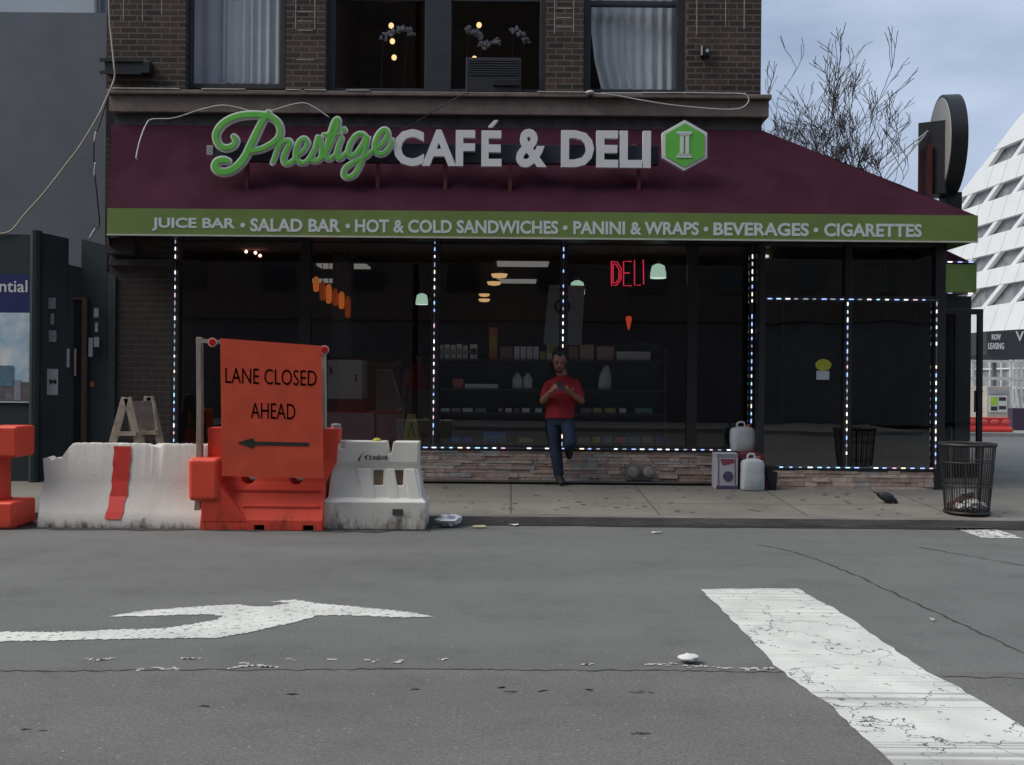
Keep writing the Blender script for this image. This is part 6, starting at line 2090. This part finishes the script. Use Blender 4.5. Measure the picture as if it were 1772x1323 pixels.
for k in range(1, 7):
    st.append((17.3 + 2.95 * k, 18.5 + 2.95 * k))
st = [(8.35, 10.0), (11.45, 12.75), (14.35, 15.45), (17.3, 18.5)] + st[5:]
prev = 5.0
bm_, mm_ = MB(), MB()
def clip_t(z): return min(T1, (23.8 - z) / 0.486)
for (za_, zb2) in st + [(40.0, 40.2)]:
    t_lo, t_hi = clip_t(prev), clip_t(za_)
    if t_hi <= T0 + 1: 
        if t_lo > T0 + 1: bm_.prism([wp(T0, prev, 0), wp(t_lo, prev, 0), wp(max(t_hi, T0 + .1), za_, 0), wp(T0, za_, 0)], -WN * 0.7)
        break
    bm_.prism([wp(T0, prev, 0), wp(t_lo, prev, 0), wp(t_hi, za_, 0), wp(T0, za_, 0)], -WN * 0.7)
    # leaning mullions between the bands
    t = T0 + 1.0
    dz = zb2 - za_
    sh_ = dz / 0.486 * 0.8
    while t < clip_t(za_) + 3:
        wdt = 0.75
        a, b = t, min(t + wdt, clip_t(za_))
        a2, b2 = t - sh_, min(t + wdt - sh_, clip_t(zb2))
        if a < b and a2 < b2 and a2 > T0:
            mm_ = MB(); mm_.prism([wp(a, za_ + 0.002, -0.04), wp(b, za_ + 0.002, -0.04), wp(b2, zb2 - 0.002, -0.04), wp(a2, zb2 - 0.002, -0.04)], -WN * 0.4); mm_.build('mullion', vm_, tw)
        t += 4.3
    # roof edge strip
    te0, te1 = clip_t(za_), clip_t(zb2)
    if te0 < T1:
        mm_ = MB(); mm_.prism([wp(te0 - 0.8, za_ + 0.003, -0.045), wp(te0, za_ + 0.003, -0.045), wp(te1, zb2 - 0.003, -0.045), wp(te1 - 0.8, zb2 - 0.003, -0.045)], -WN * 0.45); mm_.build('roof_edge', vm_, tw)
    prev = zb2
bm_.build('spandrel', vm_, tw)
jm = MB()
t = T0 + 1
while t < T1:
    for (za_, zb2), (zc_, zd_) in zip([(0, 5.0)] + st[:-1], st):
        h0, h1 = zb2 + 0.02, zc_ - 0.02
        tt = t + random.choice((0, 0.0))
        sh_ = (h1 - h0) / 0.486 * 0.3
        if tt < clip_t(h1) - 0.3 and tt - sh_ > T0:
            jm.quad(wp(tt, h0, 0.006), wp(tt + 0.06, h0, 0.006), wp(tt + 0.06 - sh_, h1, 0.006), wp(tt - sh_, h1, 0.006))
    t += 2.15
jm.build('panel_joint', mat('panel_joint_grey', (0.42, 0.44, 0.45), 0.6), tw)
# street level glazing of the tower
sm_ = MB()
for k in range(40):
    t = T0 + 1 + k * 1.75
    sm_.box(-0.05, 0.05, -0.05, 0.05, 0, 1)
    sm_.v[-8:] = [wp(t, 0, -0.3) + Vector((p.x, p.y, p.z * 4.9 + 0.11)) for p in sm_.v[-8:]]
for z in (1.3, 2.9, 4.3):
    sm_.prism([wp(T0, z, -0.28), wp(T1, z, -0.28), wp(T1, z + 0.12, -0.28), wp(T0, z + 0.12, -0.28)], -WN * 0.15)
sm_.build('street_frame', mat('white_mullion', (0.6, 0.61, 0.6), 0.5), tw)

# dark canopy with words
def px3(px, py, Y): return at(px, py, Y)
Yc = 44.0
cn = thing('canopy_sign', 'black street canopy with white leasing words in front of the white tower', 'sign', at(1740, 620, Yc))
m_ = MB()
m_.prism([at(1707, 573, Yc), at(1990, 556, Yc), at(1990, 614, Yc), at(1760, 622, Yc), at(1728, 626, Yc), at(1708, 613, Yc)], (0, 2.5, 0))
m_.build('fascia', mat('canopy_black', (0.035, 0.036, 0.04), 0.6, 0.2, 1), cn)
tx = MB()
for s_, a, b, y0, y1, bo_ in (('NOW', 1716, 1731, 578, 588, 0.02), ('LEASING', 1710, 1737, 593, 604, 0.02), ('VIA', 1757, 1792, 573, 590, 0.01)):
    x0, x1, z0, z1 = box_at(a, y0, b, y1, Yc)
    tx = MB(); tx.text(s_, x0, x1, z0, z1, Yc - 0.01, 0.03, bold=bo_)
    tx.build('lettering', letter, cn)
m_ = MB(); p = at(1729, 640, Yc); m_.box(p.x - 0.08, p.x + 0.08, Yc + 0.4, Yc + 0.55, 0.1, at(1729, 622, Yc).z); p = at(1860, 640, Yc); m_.box(p.x - 0.08, p.x + 0.08, Yc + 0.4, Yc + 0.55, 0.1, at(1729, 622, Yc).z)
m_.build('post', mat('canopy_post', (0.12, 0.12, 0.13), 0.6), cn)
# site cabin with green notice
Yk = 38.0
kb = thing('site_cabin', 'beige kiosk with a green and white notice beyond the street', 'kiosk', at(1722, 735, Yk))
m_ = MB(); a, b, z0, z1 = box_at(1708, 668, 1748, 742, Yk); m_.box(a, b, Yk, Yk + 2.0, 0.1, z1); m_.build('body', mat('beige_panel', (0.4, 0.36, 0.31), 0.6, 0.15, 2), kb, bevel=0.02)
m_ = MB(); a, b, z0, z1 = box_at(1711, 684, 1742, 713, Yk); m_.box(a, b, Yk - 0.03, Yk - 0.001, z0, z1); nb = m_.build('notice', mat('pale_board', (0.55, 0.55, 0.54), 0.6), kb)
m_ = MB(); a, b, z0, z1 = box_at(1714, 687, 1726, 701, Yk); m_.box(a, b, Yk - 0.04, Yk - 0.031, z0, z1); m_.build('green_square', mat('lime_print', (0.3, 0.5, 0.04), 0.6), nb)
m_ = MB()
for y0, y1 in ((687, 693), (702, 708)):
    a, b, z0, z1 = box_at(1728, y0, 1740, y1, Yk); m_ = MB(); m_.box(a, b, Yk - 0.038, Yk - 0.031, z0, z1); m_.build('dark_panel', ink, nb)
m_ = MB(); a, b, z0, z1 = box_at(1714, 703, 1725, 710, Yk); m_.box(a, b, Yk - 0.038, Yk - 0.031, z0, z1)
m_.build('dark_panel', ink, nb)
m_ = MB()
a, b, z0, z1 = box_at(1711, 674, 1744, 681, Yk); m_.box(a, b, Yk - 0.03, Yk - 0.001, z0, z1); m_.build('fascia', mat('grey_board', (0.3, 0.31, 0.33), 0.6), kb)
# pale timber frame of the site fence
m_ = MB()
sf = thing('site_fence', 'light metal mesh fence in front of the white tower', 'fence', at(1700, 735, 40.0))
for px in (1684, 1698, 1750, 1760, 1768, 1790, 1820):
    p = at(px, 700, 40.0); m_.box(p.x - 0.05, p.x + 0.05, 40.0, 40.1, 0.1, at(px, 622, 40.0).z)
za_, zb2 = at(1730, 657, 40).z, at(1730, 627, 40).z
p0, p1 = at(1660, 657, 40).x, at(1880, 657, 40).x
m_.box(p0, p1, 39.99, 40.0, za_, za_ + 0.12); m_.box(p0, p1, 39.99, 40.0, zb2, zb2 + 0.1)
m_.bar(at(1757, 668, 39.95), at(1766, 722, 39.95), 0.1, 0.05)
m_.build('frame', mat('pale_frame', (0.55, 0.56, 0.54), 0.6), sf)
# red water barrier
Yr = 27.0
rb = thing('water_barrier', 'red plastic water barrier on the far side of the street', 'barrier', gnd(1720, 754, 0.1))
m_ = MB()
Yr = 28.6
a, b, z0, z1 = box_at(1676, 722, 1754, 752, Yr)
m_.loft([ring(a, b, Yr, Yr + 0.5, 0.11), ring(a, b, Yr, Yr + 0.5, 0.22), ring(a + .05, b - .05, Yr + 0.12, Yr + 0.38, z1 - 0.25), ring(a + .05, b - .05, Yr + 0.1, Yr + 0.4, z1)])
m_.build('body', mat('red_plastic', (0.6, 0.04, 0.025), 0.45, 0.12, 3), rb, bevel=0.03)
m_ = MB()
for k in range(4):
    x = a + (b - a) * (k + 0.5) / 4
    m_.ell((x, Yr + 0.13, (z1 + 0.2) / 2 + 0.03), 0.15, 0.05, 0.1, 12, 8)
m_.build('boss', mat('red_plastic_light', (0.7, 0.1, 0.08), 0.45, 0.12, 3), rb, smooth=True)
m_ = MB(); a, b, z0, z1 = box_at(1752, 706, 1830, 748, 30.0)
m_.box(a, b, 30.0, 30.3, 0.11, z1)
tag(m_.build('purple_banner', mat('purple_cloth', (0.05, 0.03, 0.065), 0.7, 0.3, 3), origin=(a, 30, 0.11), bevel=0.02), 'dark purple banner barrier right of the red water barrier', 'banner')

# ------------------------------------------------------------------ things on the pavement
# trash can
YTc = 10.38
zc0 = sz(YTc) + 0.004
c = Vector((xat(1673, 880, YTc), YTc, zc0))
tc_ = thing('trash_can', 'dark wire mesh trash can at the pavement corner', 'trash can', c)
zt_c = zat(1677, 766, YTc) - zc0
r0, r1 = 35.5 / F * YTc, 45 / F * YTc
can_m = mat('rusty_dark_steel', (0.02, 0.018, 0.017), 0.6, 0.5, 6)
m_ = MB()
ns = 52
for k in range(ns):
    a = 2 * math.pi * k / ns
    d_ = Vector((math.cos(a), math.sin(a), 0))
    m_.bar(c + d_ * r0 + Vector((0, 0, 0.02)), c + d_ * r1 + Vector((0, 0, zt_c - 0.02)), 0.007 if k % 5 else 0.02, 0.004, up=d_)
m_.build('slats', can_m, tc_)
def hoop(z, r, wd):
    q = MB()
    rr_ = [Vector((c.x + r * math.cos(2 * math.pi * k / 40), c.y + r * math.sin(2 * math.pi * k / 40), c.z + z)) for k in range(41)]
    q.tube(rr_, wd, 6, cap=False)
    return q.build('hoop', can_m, tc_)
for z, wd in ((0.02, 0.016), (0.3, 0.007), (0.55, 0.007), (zt_c - 0.015, 0.02)):
    hoop(z, r0 + (r1 - r0) * z / zt_c, wd)
m_ = MB(); m_.lathe(c, [(r0 - 0.01, 0.012), (r0 - 0.01, 0.024)], 30); m_.build('base', can_m, tc_)
random.seed(3)
def crumple(c, r, m, name, label, cat='litter', group=None, sq=0.6, jit=0.35):
    q = MB(); q.ell((0, 0, 0), r, r * 0.8, r * sq, 12, 8)
    q.v = [p * random.uniform(1 - jit, 1 + jit) for p in q.v]
    zmin = min(p.z for p in q.v)
    q.v = [p + Vector(c) - Vector((0, 0, zmin)) for p in q.v]
    return tag(q.build(name, m, origin=c), label, cat, group)
paper = mat('white_paper', (0.68, 0.67, 0.66), 0.8, 0.1, 10)
for (dx, dy, dz, r, m2_, lab) in [(0.02, -0.09, 0.04, 0.085, paper, 'crumpled white paper at the bottom of the trash can, left of the white cup'), (0.12, -0.07, 0.045, 0.06, paper, 'crumpled white wrapper at the bottom right of the trash can'), (-0.12, -0.08, 0.04, 0.06, paper, 'crumpled white paper at the bottom left of the trash can'),
                         (0.03, 0.07, 0.028, 0.11, mat('brown_bag', (0.16, 0.09, 0.06), 0.8, 0.3, 8), 'brown paper bag at the back of the trash can'), (0.04, 0.08, 0.14, 0.08, mat('grey_rubbish', (0.25, 0.25, 0.25), 0.7, 0.3, 10), 'grey rubbish on the brown bag in the trash can'), (-0.12, 0.03, 0.028, 0.075, mat('red_rubbish', (0.12, 0.035, 0.03), 0.7, 0.3, 10), 'dull red rubbish at the left of the trash can')]:
    crumple(c + Vector((dx, dy, dz)), r, m2_, 'crumpled_rubbish', lab, 'litter', 'rubbish in the trash can')

# jugs and box by the vestibule
jug_m = mat('milky_plastic', (0.46, 0.5, 0.52), 0.4, 0.1, 6, 0.05, 25)
def rrect(cx_, cy_, z, hx_2, hy, n=24, e=3.2):
    out = []
    for k in range(n):
        a = 2 * math.pi * k / n
        ca, sa_ = math.cos(a), math.sin(a)
        out.append(Vector((cx_ + hx_2 * math.copysign(abs(ca) ** (2 / e), ca), cy_ + hy * math.copysign(abs(sa_) ** (2 / e), sa_), z)))
    return out
YJ = 12.0 - 0.12
zj = sz(YJ) + 0.003
def jug(px, Y, z0, hgt, wpx, label, lean=0.0, bulge=1.0):
    x = xat(px, 810, Y)
    hw = wpx / F * Y / 2
    t_ = thing('jug', label, 'jug', (x, Y, z0))
    q = MB()
    pr = [(0.92, 0.0), (1.0, 0.03), (1.0 * bulge, 0.4), (0.97 * bulge, 0.62), (0.99, 0.78), (0.9, 0.88), (0.55, 0.94), (0.3, 0.96)]
    q.loft([rrect(x + lean * u, Y, z0 + u * hgt, hw * s_, 0.1 * s_) for s_, u in pr])
    q.build('body', jug_m, t_, smooth='auto')
    q = MB()
    hz2 = z0 + hgt * 0.93
    q.tube(smoothpts([(x + lean - hw * 0.45, Y, hz2), (x + lean - hw * 0.35, Y, hz2 + 0.055), (x + lean + hw * 0.1, Y, hz2 + 0.06), (x + lean + hw * 0.22, Y, hz2)], 4), 0.014, 8)
    q.build('handle', jug_m, t_, smooth=True)
    q = MB(); q.lathe((x + lean + hw * 0.5, Y, z0 + hgt * 0.9), [(0.03, 0), (0.03, 0.045), (0.02, 0.05)], 12)
    q.build('cap', mat('jug_cap', (0.3, 0.08, 0.08), 0.5), t_)
    return t_
jug(1302, YJ, zj, (843 - 786) / F * YJ, 40, 'milky plastic jug standing on the pavement beside the vestibule')
# detergent box
bx = thing('soap_box', 'printed cardboard box with a dark round emblem beside the jugs', 'box', (xat(1258, 836, YJ + .1), YJ + 0.1, zj))
x0, x1, z0, z1 = box_at(1239, 784, 1277, 837, YJ + 0.05)
z0 = zj
q = MB(); q.box(x0, x1, YJ + 0.05, YJ + 0.3, z0, z1); q.build('carton', mat('printed_card', (0.42, 0.41, 0.47), 0.6, 0.12, 14), bx, bevel=0.006)
def bxp(fx0, fz0, fx1, fz1, m2_, name, dy=0.003):
    q = MB(); q.box(x0 + (x1 - x0) * fx0, x0 + (x1 - x0) * fx1, YJ + 0.05 - dy, YJ + 0.05 - dy + 0.002, z0 + (z1 - z0) * fz0, z0 + (z1 - z0) * fz1); return q.build(name, m2_, bx)
prp = mat('purple_print', (0.075, 0.06, 0.13), 0.6, 0.25, 20)
bxp(0.02, 0.0, 0.98, 0.1, prp, 'dark_base_band')
bxp(0.02, 0.88, 0.98, 0.98, mat('grey_print', (0.22, 0.21, 0.24), 0.6, 0.4, 50), 'lettered_band')
bxp(0.1, 0.12, 0.14, 0.86, prp, 'border_line'); bxp(0.86, 0.12, 0.9, 0.86, prp, 'border_line')
q = MB(); q.prism([Vector((x0 + (x1 - x0) * a_, YJ + 0.046, z0 + (z1 - z0) * b_)) for a_, b_ in ((0.2, 0.84), (0.82, 0.84), (0.84, 0.74), (0.3, 0.66))], (0, 0.003, 0)); q.build('red_flash', mat('wine_print', (0.22, 0.04, 0.07), 0.6, 0.2, 30), bx)
q = MB(); q.lathe((x0 + (x1 - x0) * 0.55, YJ + 0.0465, z0 + (z1 - z0) * 0.36), [(0.062, 0), (0.062, 0.003)], 24, axis=Matrix.Rotation(R(90), 3, 'X')); q.build('round_emblem', prp, bx)
# dark red crate behind the standing jug, carrying the upper jug
q = MB(); xa_, xb_ = xat(1278, 820, YJ + .3), xat(1318, 820, YJ + .3)
zc1 = zat(1290, 783, YJ + 0.25)
cr = thing('carton', 'dark red carton behind the standing jug', 'box', ((xa_ + xb_) / 2, YJ + 0.3, zj))
q.box(xa_, xb_, YJ + 0.13, YJ + 0.5, zj, zc1); q.build('body', mat('dark_red_card', (0.12, 0.025, 0.03), 0.7, 0.25, 9), cr, bevel=0.006)
q = MB(); q.box(xa_ + 0.01, xb_ - 0.01, YJ + 0.15, YJ + 0.49, zc1 + 0.0005, zc1 + 0.006); q.build('lid', mat('red_lid', (0.25, 0.05, 0.05), 0.6, 0.2, 9), cr)
jug(1287, YJ + 0.4, zc1 + 0.007, (781 - 741) / F * (YJ + .4) * 1.12, 44, 'milky round-bodied jug balanced on top of the cartons', lean=-0.02, bulge=1.06)
q = MB(); p = Vector((xat(1328, 820, YJ + .1), YJ + 0.1, zj)); q.lathe(p, [(0.07, 0), (0.075, 0.02), (0.07, 0.14), (0.04, 0.2), (0.03, 0.2)], 12)
tag(q.build('plum_bottle', mat('plum_plastic', (0.1, 0.03, 0.05), 0.5, 0.2, 8), origin=p, smooth='auto'), 'squat plum coloured bottle right of the standing jug', 'bottle')
# black doorstop post
q = MB(); p = Vector((xat(1341, 830, YJ), YJ, zj)); q.prism([p + Vector((-0.05, 0, 0.0)), p + Vector((0.02, 0, 0.0)), p + Vector((0.035, 0, 0.22)), p + Vector((-0.1, 0, 0.24)), p + Vector((-0.1, 0, 0.18))], (0, 0.06, 0))
tag(q.build('door_stop', black, origin=p, bevel=0.006), 'black metal stop at the foot of the vestibule', 'door stop')
# standpipe valves on the plinth
p = at(1105, 818, YW - 0.05)
sp = thing('standpipe', 'grey twin pipe inlet on the stone plinth', 'standpipe', p)
for px in (1095, 1122):
    pp = at(px, 816, YW - 0.06)
    q = MB(); q.lathe(pp, [(0.055, -0.07), (0.072, 0.0), (0.072, 0.045), (0.05, 0.055)], 16, axis=Matrix.Rotation(R(90), 3, 'X')); q.build('inlet', mat('dull_pipe_metal', (0.24, 0.22, 0.205), 0.5, 0.3, 8), sp, smooth='auto')
q = MB(); q.box(p.x - 0.17, p.x + 0.17, YW - 0.052, YW - 0.032, p.z - 0.1, p.z + 0.11); q.build('plate', mat('dull_plate', (0.2, 0.17, 0.15), 0.6, 0.3, 8), sp, bevel=0.01)

# pigeon
YPg = 11.0
pg0 = Vector((xat(1533, 868, YPg), YPg, sz(YPg) + 0.004))
q = MB()
s = 1.0
def pv(px, py, dy=0): 
    v = at(px, py, YPg); return Vector((v.x, YPg + dy, v.z))
q.tube([pv(1518, 854), pv(1526, 857), pv(1535, 860), pv(1543, 863), pv(1547, 864.5)], [0.02, 0.045, 0.06, 0.048, 0.028], 14)
q.ell(pv(1536, 860.5), 0.075, 0.055, 0.052, 14, 9, M=Matrix.Rotation(R(25), 3, 'Y'))
q.tube([pv(1545, 863), pv(1549, 866), pv(1550, 868)], [0.03, 0.024, 0.02], 10)
q.ell(pv(1550.5, 868.5), 0.024, 0.021, 0.022, 10, 7)
q.tube([pv(1551, 869), pv(1553, 871.5)], [0.008, 0.002], 6)
q.prism([pv(1511, 849.5, -0.025), pv(1511, 849.5, 0.025), pv(1524, 856, 0.03), pv(1524, 856, -0.03)], (0, 0, -0.012))
pg = q.build('pigeon', mat('dark_plumage', (0.022, 0.022, 0.026), 0.6, 0.35, 25), origin=pg0)
fuse(pg, 0.006, 2)
tag(pg, 'dark pigeon pecking on the pavement in front of the vestibule', 'pigeon')
q = MB()
for dx, dy in ((0, -0.02), (0.02, 0.022)):
    f0 = pg0 + Vector((dx, dy, 0))
    q.tube([f0 + Vector((0, 0, 0.045)), f0 + Vector((0.003, 0, 0.004))], 0.005, 6)
    for a in (-0.5, 0, 0.5, 3.14):
        q.tube([f0 + Vector((0.003, 0, 0.004)), f0 + Vector((0.003 + 0.026 * math.cos(a), 0.026 * math.sin(a), 0.003))], 0.003, 5)
q.build('legs', mat('pink_leg', (0.2, 0.06, 0.05), 0.6), pg)
q = MB()
for s_ in (-1, 1):
    q.ell(pv(1530, 858, 0.046 * s_), 0.075, 0.014, 0.034, 12, 8, M=Matrix.Rotation(R(26), 3, 'Y'))
q.build('wing', mat('wing_grey', (0.045, 0.047, 0.055), 0.6, 0.4, 30), pg, smooth=True)

# litter
def lit(px, py, z, r, m2_, lab, sq=0.5, name='crumpled_litter'):
    g_ = gnd(px, py, z)
    crumple(g_, r, m2_, name, lab, 'litter', None, sq)
lit(777, 911, 0.006, 0.115, mat('white_bag', (0.68, 0.7, 0.74), 0.5, 0.08, 10), 'crumpled white plastic bag in the gutter by the white barrier', 0.5, 'plastic_bag')
g_ = gnd(1192, 1145, 0.006); 
q = MB(); q.ell((0, 0, 0), 0.062, 0.045, 0.018, 14, 8); q.v = [Vector((p.x * random.uniform(0.8, 1.1), p.y * random.uniform(.7, 1.1), p.z * random.uniform(0.6, 1.3))) + g_ + Vector((0, 0, 0.022)) for p in q.v]
tag(q.build('crumpled_litter', paper, origin=g_, smooth=True), 'flattened white cup lying on the road by the crosswalk stripe', 'litter')
def scrap(px, py, wx, wy, m2_, lab, z=0.008):
    g2 = gnd(px, py, z)
    q = MB(); pts = [(g2.x + wx * math.cos(a) * random.uniform(.6, 1.1), g2.y + wy * math.sin(a) * random.uniform(.6, 1.1), z + random.uniform(0, 0.012)) for a in [k * math.pi / 4 for k in range(8)]]
    q.prism(pts, (0, 0, 0.006))
    tag(q.build('paper_scrap', m2_, origin=g2), lab, 'litter')
yel_p = mat('yellowed_paper', (0.55, 0.48, 0.33), 0.8, 0.15, 12)
scrap(830, 912, 0.09, 0.05, yel_p, 'yellowed paper scrap in the gutter right of the plastic bag')
scrap(890, 908.5, 0.06, 0.04, paper, 'white paper scrap in the gutter below the man')
scrap(722, 914, 0.06, 0.03, paper, 'white paper scrap under the right end of the white barrier')
scrap(1135, 922, 0.05, 0.03, paper, 'tiny white paper scrap on the road near the kerb')
scrap(1614, 1073, 0.016, 0.014, paper, 'tiny white speck of paper on the road right of the crosswalk stripe')

# ------------------------------------------------------------------ houses across the road (behind the viewpoint, seen in the glass)
opp_m = brick_mat('opposite_brick', (0.13, 0.09, 0.075), (0.1, 0.075, 0.065), (0.12, 0.1, 0.09), bump=0)
opp_w = mat('opposite_window', (0.03, 0.033, 0.037), 0.15)
opp_g = mat('opposite_frontage', (0.1, 0.1, 0.105), 0.6, 0.2, 1)
for k, (xa_, xb_, hgt, lab) in enumerate([(-26, -13, 15, 'brown brick house across the road, far left'), (-12.8, -3.5, 18, 'brown brick house across the road, opposite the deli window'), (-3.3, 6.2, 16, 'brown brick house across the road, opposite the vestibule'), (6.4, 21, 17, 'brown brick house across the road, right of the deli corner')]):
    t_ = thing('brick_house', lab, 'building', ((xa_ + xb_) / 2, -9, 0.12), 'houses across the road')
    q = MB(); q.box(xa_, xb_, -20, -9, 3.6, hgt); q.build('wall', opp_m, t_)
    q = MB(); q.box(xa_, xb_, -20, -9.1, 0.12, 3.59); q.build('shopfront', opp_g, t_)
    q = MB(); q.box(xa_ - 0.1, xb_ + 0.1, -9.3, -8.7, hgt + 0.001, hgt + 0.4); q.build('cornice', stone_dk, t_)
    q = MB(); q.box(-0.55, 0.55, -0.02, 0.03, 0, 1.8)
    w0 = None
    nx_ = int((xb_ - xa_) / 2.4)
    for fl in range(int((hgt - 4) / 3.2)):
        for i in range(nx_):
            x = xa_ + (xb_ - xa_) * (i + 0.5) / nx_
            if w0 is None:
                w0 = q.build('window', opp_w, t_)
                o = w0
            else:
                o = w0.copy(); COL.objects.link(o); o.parent = t_
            o.location = (x - ORG[t_].x + ORG[t_].x - 0, 0, 0)
            o.location = Vector((x, -8.99, 4.6 + fl * 3.2))
